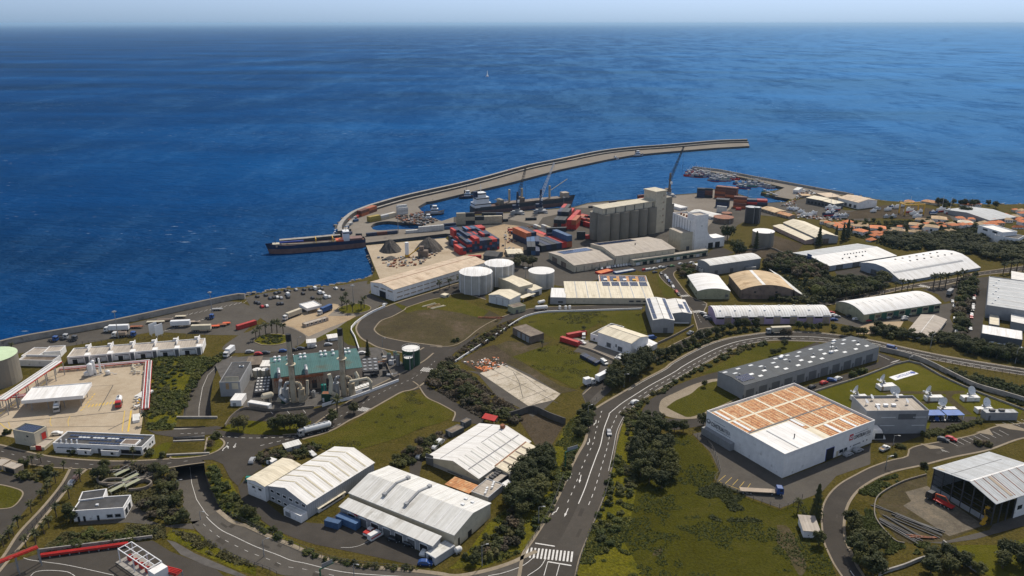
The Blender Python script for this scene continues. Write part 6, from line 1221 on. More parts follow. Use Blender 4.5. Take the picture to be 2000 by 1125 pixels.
stack('cream wall by the quay', 'L 345 672', 'L 680 662', 5, 1, ['3','2'][0:1] and ['33222'], 'ccck', 'side', 6.06); stack('dark stacks by the quay', 'L 528 655', 'L 685 655', 3, 2, ['222','333'], 'kbtk', 'side', 6.06)
stack('white reefer wall', 'K 1375 545', 'K 1725 515', 3, 1, ['122'], 'www', 'side'); stack('blue stacks by the mole', 'K 1730 510', 'K 1840 500', 1, 2, ['1','2'], 'bl', 'side')
stack('mole edge line', 'K 1013 572', 'K 1300 545', 3, 1, ['111'], 'twbt', 'side', 9.0); cont('k', 'black container alone on the pale mole', g1('K 912 572'), .05, .8, 0, 6.06)
stack('rust stacks on the mole', 'K 968 392', 'K 1110 340', 2, 2, ['22','22'], 'ooto', 'side'); stack('yellow stack on the mole', 'K 1045 445', 'K 1145 425', 1, 2, ['2','2'], 'yy', 'side'); stack('white stack on the mole', 'K 1148 425', 'K 1290 390', 2, 2, ['22','22'], 'wwcw', 'side')
stack('tall white stack on the mole', 'K 1300 375', 'K 1395 365', 1, 2, ['3','4'], 'ww', 'side'); 
for k, (x, y, c) in enumerate(((830,440,'o'),(880,425,'b'),(900,440,'l'),(835,480,'g'),(820,505,'l'),(860,470,'w'),(845,535,'k'),(860,560,'b'),(930,405,'r'))): cont(c, f'{CC[c][1]} container on the curve of the mole, {od(k)} along from the sea', g1(f'K {x} {y}'), .6+.1*k, .75, 0, 6.06)
stack('middle yard row', 'L 1055 690', 'L 1140 695', 3, 3, ['222','333','332'], 'rkbt'); stack('orange yard row', 'L 1150 705', 'L 1220 710', 2, 2, ['22','21'], 'oorr')
stack('dark yard row', 'L 1165 650', 'L 1380 710', 4, 3, ['2222','3323','2332'], 'kkrbot', 'side'); stack('blue yard stack', 'L 1225 775', 'L 1350 775', 2, 1, ['21'], 'bkr', 'side', 6.06); stack('upper yard row', 'L 1200 610', 'L 1390 660', 4, 2, ['1212','2221'], 'kbrr', 'side')
stack('black stack by the lorries', 'L 1010 795', 'L 1155 790', 2, 2, ['22','33'], 'kbk', 'side', 6.06); stack('white yard row', 'L 905 690', 'L 1020 735', 4, 1, ['1122'], 'wwwc', 'side', 6.06)
stack('orange and blue cluster', 'L 965 870', 'L 1190 835', 6, 2, ['111112','221111'], 'obblkr'); stack('blue cluster end', 'L 860 895', 'L 955 895', 3, 2, ['221','222'], 'blk')
for k, (x, y, c) in enumerate(((720,722,'r'),(730,735,'o'),(745,742,'b'),(790,740,'t'),(800,780,'k'),(430,920,'r'),(850,640,'k'),(640,650,'k'))): cont(c, f'{CC[c][1]} container lying alone on the sandy port yard, {od(k)} of the loose ones', g1(f'L {x} {y}'), .12, .78)
stack('quay edge line', 'M 0 310', 'M 190 300', 3, 1, ['112'], 'kwk', 'side'); stack('maroon quay stack', 'M 195 300', 'M 330 290', 2, 2, ['22','32'], 'kttb', 'side'); stack('brown quay line', 'M 335 285', 'M 460 270', 2, 1, ['21'], 'to', 'side'); stack('red quay stack', 'M 465 265', 'M 530 258', 1, 2, ['2','3'], 'ort', 'side', 9)
stack('terminal maroon stack', 'N 445 405', 'N 640 425', 2, 4, ['44','55','55','55'], 'tttto', 'side'); stack('terminal dark stack', 'N 285 402', 'N 430 408', 2, 3, ['21','43','44'], 'ktb', 'side', 9); stack('terminal blue stack', 'N 455 490', 'N 575 500', 1, 3, ['3','3','3'], 'bkb', 'side'); stack('terminal white stack', 'N 465 535', 'N 555 545', 1, 1, ['3'], 'ww', 'side'); stack('terminal orange stack', 'N 615 500', 'N 735 508', 1, 4, ['2','3','4','4'], 'otot', 'side'); stack('terminal red stack', 'N 740 502', 'N 930 510', 2, 5, ['33','44','44','44','44'], 'rbkbr', 'side')
cont('r', 'red container standing by the rust stack of the terminal', g1('N 645 520'), 0, .78, 0, 6.06)
for k, (s, an, c, lab) in enumerate((('E 1100 475', -.72, 'r', 'red container lying across the lane by the square field'), ('E 1160 458', .45, 'r', 'long red ribbed container behind the white works yard'), ('A 1745 395', 1.2, 'r', 'bright red container parked alone near the planted roundabout'))): cont(c, lab, g1(s), an+(-.35 if k == 2 else 0), .95)
for k in range(8): q = g1(f'E {1265+15*k} {600+8*k}'); cont('b' if k % 3 else 'k', f'dark {"blue" if k % 3 else "black"} container in the tight row by the works lane, {od(k)} from the red one', q, .95, .62, 0, 6.06)
stack('blue site boxes', 'D 862 768', 'D 965 795', 1, 1, ['1'], 'l', 'side', 6.06); cont('l', 'blue site box with bright roof beside the depot bays', g1('D 945 740'), -.55, 1.0, 0, 9.0)
cont_all()
# ---------------- vehicles ----------------
VC = dict(w=((.66,.66,.64),'white'), s=((.34,.35,.36),'silver'), k=((.018,.019,.022),'black'), d=((.05,.055,.065),'dark grey'), r=((.42,.02,.02),'red'), b=((.02,.07,.24),'blue'), n=((.10,.06,.05),'brown'), t=((.05,.22,.24),'teal'), g=((.10,.22,.08),'green'), o=((.5,.14,.03),'orange'), c=((.5,.45,.35),'cream'), y=((.6,.42,.05),'yellow'))
for k, (c, nm) in VC.items(): M_['paint_'+k] = mat('car_paint_'+nm.replace(' ', '_'), c, .35, .05, 1, spec=.5)
VMESH = {}
def prof_x(mb, pts, y0, y1, mi=0, tap=0, zt=None):
    n = len(mb.v); k = len(pts); zmax = max(z for _, z in pts)
    for s_, y in ((1, y0), (-1, y1)): mb.v += [(x, y+s_*(tap if zt is not None and z > zt else 0), z) for x, z in pts]
    for i in range(k): j = (i+1) % k; mb.f.append((n+j, n+i, n+k+i, n+k+j)); mb.m.append(mi)
    mb.f.append(tuple(range(n, n+k))); mb.m.append(mi); mb.f.append(tuple(reversed(range(n+k, n+2*k)))); mb.m.append(mi)
def wheel_mesh(r=.33, w_=.24):
    k = ('wheel', r)
    if k not in VMESH:
        mb = MB(); mb.tube((0,-w_/2,0), (0,w_/2,0), r, 12, 0); mb.tube((0,-w_/2-.01,0), (0,w_/2+.01,0), r*.55, 8, 1); VMESH[k] = mb.mesh('wheel', [M_['black'], M_['steel']])
    return VMESH[k]
def car_parts(kind, c):
    k = (kind, c)
    if k in VMESH: return VMESH[k]
    W = .86 if kind != 'van' else .95; body = MB(); gl = MB()
    if kind == 'van':
        prof_x(body, [(-2.5,.3),(2.5,.3),(2.55,.75),(2.3,1.05),(1.75,1.15),(1.25,1.95),(1.0,2.05),(-2.45,2.1),(-2.5,1.9)], -W, W, 0, .1, 1.5); prof_x(gl, [(1.78,1.18),(1.30,1.9),(.6,1.85),(.6,1.2)], -W-.01, W+.01, 0, .11, 1.5)
    elif kind == 'pickup':
        prof_x(body, [(-2.5,.45),(2.4,.45),(2.45,.8),(2.2,1.02),(1.2,1.1),(.6,1.75),(-.5,1.78),(-.7,1.1),(-.75,.75),(-2.45,.75)], -W, W, 0, .13, 1.3); prof_x(gl, [(1.15,1.12),(.66,1.68),(-.45,1.7),(-.6,1.12)], -W-.01, W+.01, 0, .14, 1.3)
        body.box(-2.5,-W,.7,-.8,-W+.08,1.15); body.box(-2.5,W-.08,.7,-.8,W,1.15); body.box(-2.55,-W,.7,-2.47,W,1.1)
    else:
        rear = -2.05 if kind == 'hatch' else -2.2
        prof_x(body, [(rear,.28),(2.05,.28),(2.1,.6),(1.95,.8),(1.05,.93),(.45,1.38),(.2,1.44),(-1.15,1.44),((-1.75 if kind == 'hatch' else -1.5),1.2),((-1.95 if kind == 'hatch' else -1.8),.95),(rear-.02,.9)], -W, W, 0, .16, 1.1)
        prof_x(gl, [(1.0,.96),(.45,1.36),(-1.2,1.37),(-1.72,1.02),(-1.6,.96)], -W-.01, W+.01, 0, .165, 1.1)
    li = MB()
    f = 2.55 if kind == 'van' else 2.1
    for s_ in (-1, 1): li.cbox(f-.05, s_*(W-.22), .55, .14, .3, .16)
    VMESH[k] = (body.mesh('body', M_['paint_'+c]), gl.mesh('window', M_['glass']), li.mesh('headlight', M_['light_panel'])); return VMESH[k]
def heading(p, q): d = g1(q)-g1(p); return atan2(d.y, d.x)
CARN = [0]
def car(c, s, ang, label, kind='hatch', group=None, sc=None, parts=None):
    q = g1(s); v = px(s)[0][1]; sc = sc or S(v)*1.05; bm, gm, lm = car_parts(kind, c); big = v > 640 if parts is None else parts
    nm = {'van':'van','pickup':'pickup_truck'}.get(kind, 'parked_car'); cat = {'van':'van','pickup':'pickup truck'}.get(kind, 'car')
    t = thing(nm, label, cat, q, ang, sc, group, .08)
    link('body', bm, t); link('window', gm, t)
    wx = 1.55 if kind in ('van','pickup') else 1.3; ww = .8
    for x in (-wx, wx):
        for y in (-ww, ww): w_ = link('wheel', wheel_mesh(), t); w_.location = (x, y, .33)
    if big: link('headlight', lm, t)
    return t
def cars(desc, spec, ang, grp, jit=.06, kind='hatch'):
    """spec: 'zone x y c ...' ; label counts along the row"""
    tk = spec.split(); z = tk[0]; it = [tk[1+3*i:4+3*i] for i in range((len(tk)-1)//3)]
    for i, (x, y, c) in enumerate(it):
        kd = kind
        if c[-1] == 'v': kd = 'van'; c = c[0]
        car(c, f'{z} {x} {y}', ang+rnd.uniform(-jit, jit), f'{VC[c][1]} {"van" if kd == "van" else "car"}, {od(i)} {desc}', kd, grp)
A_ = lambda p, q: heading(p, q)
ac = A_('C 480 165', 'C 560 140')
cars('counted along the outer edge of the seaside car park', 'C 385 152 k 447 142 k 520 127 d 545 120 k 593 108 k 615 112 d 668 102 s 728 100 k 775 97 k 806 95 wv 832 93 k 855 94 d 960 92 w 1010 98 k', ac+1.3, 'cars in the seaside car park')
cars('counted inside the seaside car park rows', 'C 480 165 d 505 160 k 530 157 w 560 162 s 608 138 wv 610 157 k 720 130 k 842 124 wv 866 126 w 885 157 wv 910 154 w 375 195 k 395 200 d 420 226 r 455 221 w 790 162 k 540 205 k 565 203 d', ac+1.2, 'cars in the seaside car park')
cars('in the parking row behind the teal hall, from the roundabout side', 'C 330 558 s 395 573 r 448 566 d 575 552 b 650 544 k 702 535 d 790 520 w 905 505 s 1155 568 w', A_('C 330 558', 'C 790 520'), 'cars behind the power plant')
cars('of the row along the port warehouse wall, from its seaward corner', 'M 70 878 d 120 868 w 170 860 w 190 857 w 215 853 s 240 850 w 270 846 w 295 843 w 320 839 w 345 836 w 370 833 s 392 830 w', A_('M 120 868', 'M 160 880')-.9, 'cars along the port warehouse')
cars('in the staff parking before the mill offices', 'M 510 882 r 537 880 w 562 877 w 605 870 w 660 857 w 690 860 s 720 852 k 765 847 g 840 828 w 890 827 k 942 817 w 605 905 d', A_('M 660 857', 'M 840 828'), 'cars before the mill offices')
cars('down the kerb of the street between the sheds, from the mill', 'M 660 917 d 700 937 s 716 957 w 735 987 b 752 1003 d 770 1037 w 802 1083 r 822 1107 k', A_('M 700 937', 'M 802 1083'), 'cars along the shed street')
cars('parked at the mauve gable end, from the crossing', 'G 648 275 w 662 288 k 678 302 w 692 318 d', A_('G 650 275', 'G 700 320')+1.0, 'cars at the mauve shed gable'); cars('parked at the far end of the mauve shed', 'G 1590 272 r 1606 290 w 1630 300 s 1610 322 b', A_('G 1590 300', 'G 1640 300'), 'cars behind the mauve shed')
cars('parked before the green shed, from its gable end', 'P 635 557 k 685 580 w 780 590 r 870 577 d 930 567 w 985 560 d 1090 542 w 1070 565 w 1065 582 s', A_('P 685 580', 'P 985 560')+.1, 'cars before the green shed')
cars('in the long row of the megastore car park, from the avenue', 'P 1622 335 t 1618 355 w 1616 375 d 1610 400 r 1607 418 w 1602 470 s 1600 490 w 1597 510 k 1590 545 w 1587 565 r 1580 655 w', A_('P 1620 335', 'P 1587 565')+.1, 'cars in the megastore car park')
cars('on the turning area beyond the market hall', 'P 1440 442 s 1452 476 s 1458 592 wv 1470 680 w', A_('P 1440 442', 'P 1470 600'), 'cars by the market hall')
cars('in the white works yard, from the lane', 'E 1528 610 w 1548 600 wv 1565 590 w 1582 580 w', A_('E 1530 610', 'E 1500 600'), 'cars in the white works yard')
cars('at the store wall near the dark doorway', 'I 443 958 s 524 926 s', A_('I 443 958', 'I 524 926'), 'cars at the store wall'); cars('parked on the street beside the grey workshops', 'I 150 407 k 245 373 r 362 338 w', A_('I 150 407', 'I 245 373'), 'cars on the workshop street')
cars('under the blue carports', 'S 1090 650 k 1140 648 b 1200 650 d 1270 646 k 1330 645 k', A_('S 1140 648', 'S 1160 690'), 'cars under the blue carports')
cars('in the marked bays by the station hedge', 'I 1215 838 d 1280 832 r', A_('I 1215 838', 'I 1280 855'), 'cars by the station hedge')
cars('behind the rust edged shed', 'D 1690 178 wv 1662 205 w 1552 268 w', A_('D 1662 205', 'D 1690 178'), 'cars behind the rust edged shed'); cars('parked facing the depot bays', 'D 1365 872 k 1478 908 k', A_('D 1365 872', 'D 1480 900'), 'cars before the depot bays')
for c, s, an, lab, kd in (('n','B 550 428',A_('B 500 500','B 570 400'),'brown car stopped at the top of the palm road','hatch'), ('s','B 520 462',A_('B 500 500','B 570 400'),'silver car stopped lower down on the palm road','hatch'), ('w','B 412 108',A_('B 380 110','B 440 105'),'white off-road car behind the solar roofed office','hatch'),
  ('s','B 1817 302',A_('B 1800 330','B 1830 270'),'white car waiting at the kerb above the depot road','hatch'), ('w','D 772 255',A_('D 750 240','D 800 270'),'white car parked behind the gabled white shed','hatch'), ('w','D 1585 962',A_('D 1560 1000','D 1610 930'),'white car at the corner office of the depot','hatch'), ('b','D 1590 1042',A_('D 1560 1040','D 1620 1042'),'bright blue car in the last corner of the depot yard','hatch'),
  ('w','D 1232 848',A_('D 1190 870','D 1275 820'),'white and red striped ambulance van in the depot yard','van'), ('w','D 1195 815',A_('D 1170 835','D 1220 795'),'white pickup with wooden load bed beside the ambulance van','pickup'), ('w','E 1425 640',A_('E 1400 620','E 1450 655'),'white van at the corner of the square field','van'), ('w','E 1275 448',A_('E 1275 440','E 1275 460'),'white van by the long red container','van'), ('w','E 1262 492',A_('E 1240 485','E 1285 500'),'white pickup at the works gate','pickup'),
  ('w','E 160 92',A_('E 140 98','E 180 85'),'white car before the long beige shed','van'), ('w','G 148 928',A_('G 120 940','G 175 915'),'white car driving on the bend of the highway','hatch'), ('s','F 1270 220',A_('F 1265 190','F 1278 250'),'silver car with dark roof driving down the highway','hatch'), ('s','G 556 422',A_('G 530 435','G 585 410'),'silver pickup on the lane below the solar sheds','pickup'), ('w','G 662 440',A_('G 650 450','G 690 430'),'white car on the lane near the crossing','hatch'),
  ('b','P 965 808',A_('P 930 800','P 1000 815'),'blue car driving on the far stretch of highway','van'), ('w','I 740 912',A_('I 690 935','I 790 890'),'white jeep with rusty load bed on the store forecourt','pickup'), ('b','I 310 352',A_('I 290 350','I 335 355'),'blue and yellow car on the workshop street','hatch'), ('w','C 1318 212',A_('C 1310 220','C 1330 205'),'white car at the bend of the loop road','hatch'), ('b','E 1775 458',A_('E 1760 460','E 1790 455'),'blue van behind the white lean-to wing','van')):
    t = car(c, s, an, lab, kd)
    if 'ambulance' in lab: mb = MB(); mb.box(-2.4, -.965, .95, 1.2, .965, 1.35); mb.obj('stripe', M_['red_paint'], t)
    if 'wooden' in lab or 'rusty' in lab: mb = MB(); mb.box(-2.45, -.78, .76, -.85, .78, 1.0); mb.obj('load_bed', M_['wood'], t)
# trucks
def wheels(t, xs, y=1.05, r=.5):
    for x in xs:
        for s_ in (-1, 1): w_ = link('wheel', wheel_mesh(r, .35), t); w_.location = (x, s_*y, r)
def cab(t, c, x0=0):
    mb = MB(); prof_x(mb, [(x0,.6),(x0+2.3,.6),(x0+2.35,1.6),(x0+2.15,2.7),(x0+1.9,2.95),(x0+.1,3.05),(x0,2.9)], -1.22, 1.22, 0, .08, 2.5); o = mb.obj('cab', M_['paint_'+c], t)
    mb = MB(); mb.box(x0+2.2, -1.05, 1.65, x0+2.33, 1.05, 2.6); mb.box(x0+1.0, -1.24, 1.75, x0+1.9, 1.24, 2.55); mb.obj('window', M_['glass'], o)
def truck(label, s, ang, c='w', load='box', lc='white_metal', tl=13.0, sc=None, cabin=True, name=None):
    q = g1(s); sc = sc or S(px(s)[0][1]); t = thing(name or ('lorry' if cabin else 'trailer'), label, 'lorry' if cabin else 'trailer', q, ang, sc, None, .08); h = tl/2
    mb = MB(); mb.box(-h, -.5, .75, h+.5, .5, 1.05); mb.box(-h, -1.2, 1.05, h, 1.2, 1.22); mb.obj('chassis', M_['dark_steel'] if load != 'flat' else M_[lc], t)
    if load == 'box': mb = MB(); mb.box(-h, -1.25, 1.25, h, 1.25, 3.95); mb.box(-h-.04,-1.2,1.3,-h,1.2,3.9); mb.box(-h,-1.28,1.25,h,1.28,1.4); mb.box(-h,-1.28,3.8,h,1.28,3.98); mb.obj('trailer_box', M_[lc], t)
    if load == 'tank':
        mb = MB(); mb.tube((-h,0,2.4),(h,0,2.4),1.25,16); mb.tube((-h-.5,0,2.4),(-h,0,2.4),.7,16,0,1.25); mb.tube((h,0,2.4),(h+.4,0,2.4),1.25,16,0,.7)
        mb.obj('tank_body', M_[lc], t); mb = MB(); mb.box(-h+.5,-.3,3.6,h-.5,.3,3.75)
        for k in range(4): mb.cyl(-h+2+k*(tl-4)/3, 0, 3.7, 3.95, .4, 10)
        mb.obj('catwalk', M_['steel'], t)
    if load == 'tipper': mb = MB(); mb.frus((-h,-1.2,h,1.2,1.25),(-h,-1.25,h,1.25,2.9),0); mb.box(-h+.2,-1.1,2.9,h-.2,1.1,2.98,1); mb.obj('skip_body', [M_[lc], M_['brown_wall']], t)
    wheels(t, [-h+1, -h+2.3, -h+3.6])
    if cabin: cab(t, c, h+.4); wheels(t, [h+1.7, h-1.2])
    else: mb = MB(); mb.box(h-2.2,-.9,0,h-2.0,-.7,1.0); mb.box(h-2.2,.7,0,h-2.0,.9,1.0); mb.obj('landing_leg', M_['dark_steel'], t)
    return t
aw = A_('A 960 395', 'A 800 392')
truck('white articulated lorry beside the sea wall', 'A 875 402', A_('A 940 398', 'A 800 404'), 'w', 'box', 'white_metal', 11)
truck('white semi trailer parked alone in the lorry park', 'A 1325 368', A_('A 1260 368','A 1390 362'), 'w', 'box', 'white_metal', 11, cabin=False); truck('cream semi trailer parked nearer the harbour units', 'A 1478 402', A_('A 1410 402','A 1540 398'), 'w', 'box', 'cream_wall', 11, cabin=False)
for k, (s, m, l) in enumerate((('A 1000 378','rust',7),('A 1140 342','cream_wall',10),('A 1210 326','brown_wall',9),('A 1322 302','cream_wall',6),('A 1592 248','grey_wall',6),('A 1425 342','tan_wall',6),('A 1572 374','orange',5),('A 1625 364','rust',5),('A 1658 352','orange',4))): truck(f'empty {["rust","pale","brown","short pale","grey","tan","orange","rusty orange","small orange"][k]} flatbed trailer in the lorry park', s, A_('A 1080 345','A 1200 340'), 'w', 'flat', m, l, cabin=False)
truck('lorry with tan tipper body and white cab by the lamp mast', 'A 895 442', A_('A 930 442','A 850 445'), 'w', 'tipper', 'tan_wall', 5)
def tractor(label, s, ang, c): t = thing('tractor_unit', label, 'lorry', g1(s), ang, S(px(s)[0][1]), None, .08); mb = MB(); mb.box(-3,-.5,.7,.2,.5,1.1); mb.cbox(-1.6,0,1.1,1.2,1.2,.15); mb.obj('chassis', M_['dark_steel'], t); cab(t, c); wheels(t, [-2.3,-1.2,1.3])
for s, c, lab in (('A 395 474','b','blue lorry tractor parked close to the sea wall'),('A 470 458','s','silver lorry tractor beside the blue one'),('A 535 470','d','dark lorry tractor with bare chassis'),('A 965 440','b','bright blue lorry tractor by the tipper lorry'),('A 1540 310','b','dark blue lorry tractor below the far lamp mast')): tractor(lab, s, A_('A 440 470','A 520 470'), c)
truck('white lorry with dark front climbing beside the sunken road', 'A 1690 568', A_('A 1712 548','A 1665 585'), 'w', 'box', 'white_metal', 6); truck('white lorry standing at the weighbridge canopy', 'C 655 295', A_('C 720 265','C 600 310'), 'w', 'box', 'cream_wall', 11); truck('dark blue lorry leaving the weighbridge', 'C 892 260', A_('C 930 240','C 850 275'), 'w', 'box', 'door_blue', 9)
truck('long silver road tanker driving before the green field', 'D 812 88', A_('D 880 55','D 710 98'), 's', 'tank', 'white_metal', 10.5); truck('white lorry with a grey box rounding the highway bend', 'G 1215 415', A_('G 1300 412','G 1110 420'), 's', 'box', 'cream_wall', 11.5)
truck('blue cab lorry with a long empty flatbed on the store forecourt', 'H 965 565', A_('H 840 545','H 1120 560'), 'b', 'flat', 'tan_wall', 12); truck('white box trailer at the corner of the square field', 'E 1412 762', A_('E 1370 785','E 1465 735'), 'w', 'box', 'white_metal', 9, cabin=False)
truck('small white box lorry beside the square field', 'E 1298 800', A_('E 1270 810','E 1330 795'), 'w', 'box', 'white_metal', 3.2); truck('black box trailer with white roof on the avenue turning', 'P 1418 385', A_('P 1390 400','P 1450 350'), 'w', 'box', 'grey_wall', 8, cabin=False)
truck('tank lorry loading under the white canopy', 'R 575 610', A_('R 580 560','R 570 640'), 's', 'tank', 'white_metal', 4); truck('white and red tank lorry on the gas forecourt', 'R 1195 560', A_('R 1210 500','R 1185 600'), 'r', 'tank', 'white_metal', 4)
ct = truck('red flatbed lorry with orange folding crane in the workshop yard', 'J 1300 480', A_('J 1420 530','J 1200 420'), 'k', 'flat', 'red_paint', 6.5)
mb = MB(); mb.beam((3.0,0,1.2),(3.1,0,3.0),.3); mb.beam((3.1,0,3.0),(-.2,0,3.5),.26); mb.beam((-.2,0,3.5),(-1.8,0,2.0),.2); mb.obj('crane_arm', M_['orange'], ct)
def lift(lab, s, up):
    t = thing('boom_lift', lab, 'boom lift', g1(s), .6, .68, None, .08); mb = MB(); mb.cbox(0,0,.4,2.8,1.8,1.0); mb.cbox(.3,0,1.4,1.6,1.2,.8); mb.obj('body', M_['yellow'], t); wheels(t, [-1,1], .9, .4)
    mb = MB(); mb.beam((0,0,2),(-1.5,.2,up),.35); mb.beam((-1.5,.2,up),(.5,.2,up+.3),.3); mb.obj('boom', M_['yellow'], t); mb = MB(); mb.box(.4,-.7,up,2.2,.9,up+.1); mb.box(.4,-.7,up+.1,.5,.9,up+1.1); mb.box(2.1,-.7,up+.1,2.2,.9,up+1.1); mb.box(.5,-.7,up+.9,2.1,-.62,up+1.1); mb.obj('basket', M_['yellow'], t)
lift('yellow boom lift with raised basket at the open gable', 'J 1655 600', 6); lift('yellow lift lowered at the corner of the open shed', 'J 1640 645', 2.2)
# ---------------- trees ----------------
LM = dict(bush=leaf_mat('bush_leaves', (.044,.052,.016), (.098,.106,.036)), pine=leaf_mat('pine_leaves', (.028,.034,.011), (.074,.082,.028)), dark=leaf_mat('dark_leaves', (.034,.042,.013), (.088,.096,.032)), green=leaf_mat('green_leaves', (.046,.060,.013), (.100,.118,.030)), dry=leaf_mat('dry_twigs', (.066,.054,.036), (.125,.102,.072)), palm=leaf_mat('palm_fronds', (.040,.046,.020), (.095,.100,.048)), olive=leaf_mat('olive_leaves', (.050,.054,.020), (.105,.102,.048)), lime=leaf_mat('lime_leaves', (.090,.098,.013), (.175,.17,.034)))
M_['bark'] = mat('bark', (.10,.075,.052), .9, .3, 2)
def leafq(mb, c, n, s, r):
    n = n.normalized(); u = n.orthogonal().normalized(); u.rotate(Matrix.Rotation(r.uniform(0, 6.3), 3, n)); v = n.cross(u); a, b = s*r.uniform(.6,1.1), s*r.uniform(.35,.7)
    mb.face([c-u*a, c-v*b, c+u*a, c+v*b])
def crown(seed, shape, nl, nq, leaf):
    r = random.Random(seed); mb = MB()
    for i in range(nl):
        for _ in range(50):
            c = Vector((r.uniform(-1,1), r.uniform(-1,1), r.uniform(-1,1)))
            if c.length < 1: break
        if shape == 'round': c = Vector((c.x*.30, c.y*.30, .60+c.z*.27)); R_ = r.uniform(.10,.19)
        elif shape == 'umbrella': c = Vector((c.x*.40, c.y*.40, .72+c.z*.15-.12*(c.x*c.x+c.y*c.y))); R_ = r.uniform(.09,.16)
        elif shape == 'bush': c = Vector((c.x*.42, c.y*.42, .30+c.z*.28)); R_ = r.uniform(.14,.24)
        elif shape == 'column': c = Vector((c.x*.16, c.y*.16, .55+c.z*.40)); R_ = r.uniform(.06,.12)
        for k in range(nq//nl):
            d = Vector((r.gauss(0,1), r.gauss(0,1), r.gauss(0,1))).normalized(); p = c+d*R_*r.uniform(.7,1.1)*Vector((1,1,.8)).length/1.6
            if p.z < .02: p.z = .02+r.uniform(0,.05)
            leafq(mb, p, d+Vector((r.uniform(-.6,.6), r.uniform(-.6,.6), r.uniform(-.2,.9))), leaf, r)
    return mb
def conifer(seed):
    r = random.Random(seed); mb = MB()
    for i in range(1100):
        z = .08+.92*r.random()**1.25; R_ = .20*(1-z)**.75*(0.72+.28*cos(z*46))+.012; a = r.uniform(0, 2*pi); q = R_*sqrt(r.uniform(.25,1)); leafq(mb, Vector((q*cos(a), q*sin(a), z)), Vector((cos(a), sin(a), .6+r.uniform(-.5,.5))), .035, r)
    return mb
def palmcrown(seed):
    r = random.Random(seed); mb = MB()
    for i in range(24):
        a = r.uniform(0, 2*pi); el = r.uniform(-.25, 1.25); L = r.uniform(.26,.34); p = Vector((0,0,.72)); d = Vector((cos(a)*cos(el), sin(a)*cos(el), sin(el))); sdv = Vector((-sin(a), cos(a), 0)); prev = None
        for k in range(6):
            wd = .045*(1-abs(k/5-.4)*1.3)+.008
            cur = (p+sdv*wd-Vector((0,0,wd*.7)), p.copy(), p-sdv*wd-Vector((0,0,wd*.7)))
            if prev: mb.face([prev[0], cur[0], cur[1], prev[1]]); mb.face([prev[1], cur[1], cur[2], prev[2]])
            prev = cur; p = p+d*L/5; d = (d-Vector((0,0,.22+.1*k*.5))).normalized()
    return mb
TP = {}
def tproto(kind):
    if kind in TP: return TP[kind]
    L_ = []; mt = {'pine':'pine','dark':'dark','green':'green','dry':'dry','palm':'palm','conifer':'pine','olive':'olive','bush':'bush','greenbush':'green','drybush':'dry','limebush':'lime','umbrella':'pine','olivebush':'olive'}[kind]
    for s_ in range(4):
        sd_ = hash_(kind)+s_
        if kind == 'palm': c = palmcrown(sd_)
        elif kind == 'conifer': c = conifer(sd_)
        elif kind == 'umbrella': c = crown(sd_, 'umbrella', 22, 1300, .055)
        elif 'bush' in kind: c = crown(sd_, 'bush', 10, 420, .12)
        else: c = crown(sd_, 'round', 24, 1500, .052)
        cm_ = c.mesh('crown', LM[mt]); tr = MB(); r = random.Random(sd_)
        if kind == 'palm': tr.tube((0,0,-.01),(.01,.01,.4),.032,8,0,.026); tr.tube((.01,.01,.4),(0,0,.73),.026,8,0,.034)
        elif 'bush' in kind: tr = None
        else:
            top = .55 if kind != 'conifer' else .95; tr.tube((0,0,-.01),(.01,.0,top*.6),.028,8,0,.02); tr.tube((.01,0,top*.6),(0,.01,top),.02,6,0,.008)
            if kind != 'conifer':
                for k in range(4): a = k*1.6+r.random(); tr.tube((.01,0,.3+.05*k),(.22*cos(a),.22*sin(a),.58+.04*k),.013,5,0,.005)
        L_.append((cm_, tr.mesh('trunk', M_['bark']) if tr else None))
    TP[kind] = L_; return L_
def hash_(s): return sum(ord(c)*(i+3) for i, c in enumerate(s))
VEG = []
def tree(kind, xy, h, desc, cat='tree', group=None, wide=1.0, name=None): VEG.append((kind, xy, h, desc, wide))
def plant(kind, xy, h, label, group, wide):
    c, tr = rnd.choice(tproto(kind)); a = rnd.uniform(0, 6.28)
    if tr is None:
        o = link('shrub', c); o.location = (xy.x, xy.y, -.05); o.rotation_euler = (0,0,a); o.scale = (h*wide, h*wide*rnd.uniform(.85,1.15), h); return tag(o, label, 'shrub', group)
    t = thing({'palm':'palm_tree','conifer':'cypress_tree','pine':'pine_tree','umbrella':'pine_tree'}.get(kind, 'tree'), label, {'palm':'palm tree'}.get(kind, 'tree'), xy, a, 1, group); t.scale = (h*wide, h*wide, h)
    link('crown', c, t); link('trunk', tr, t)
KN = {'pine':'dark pine','dark':'dark tree','green':'green tree','dry':'bare brown tree','palm':'palm','umbrella':'flat topped pine','olive':'olive tree','conifer':'pointed conifer','bush':'dark shrub','greenbush':'green shrub','drybush':'brown shrub','limebush':'lime shrub','olivebush':'grey shrub'}
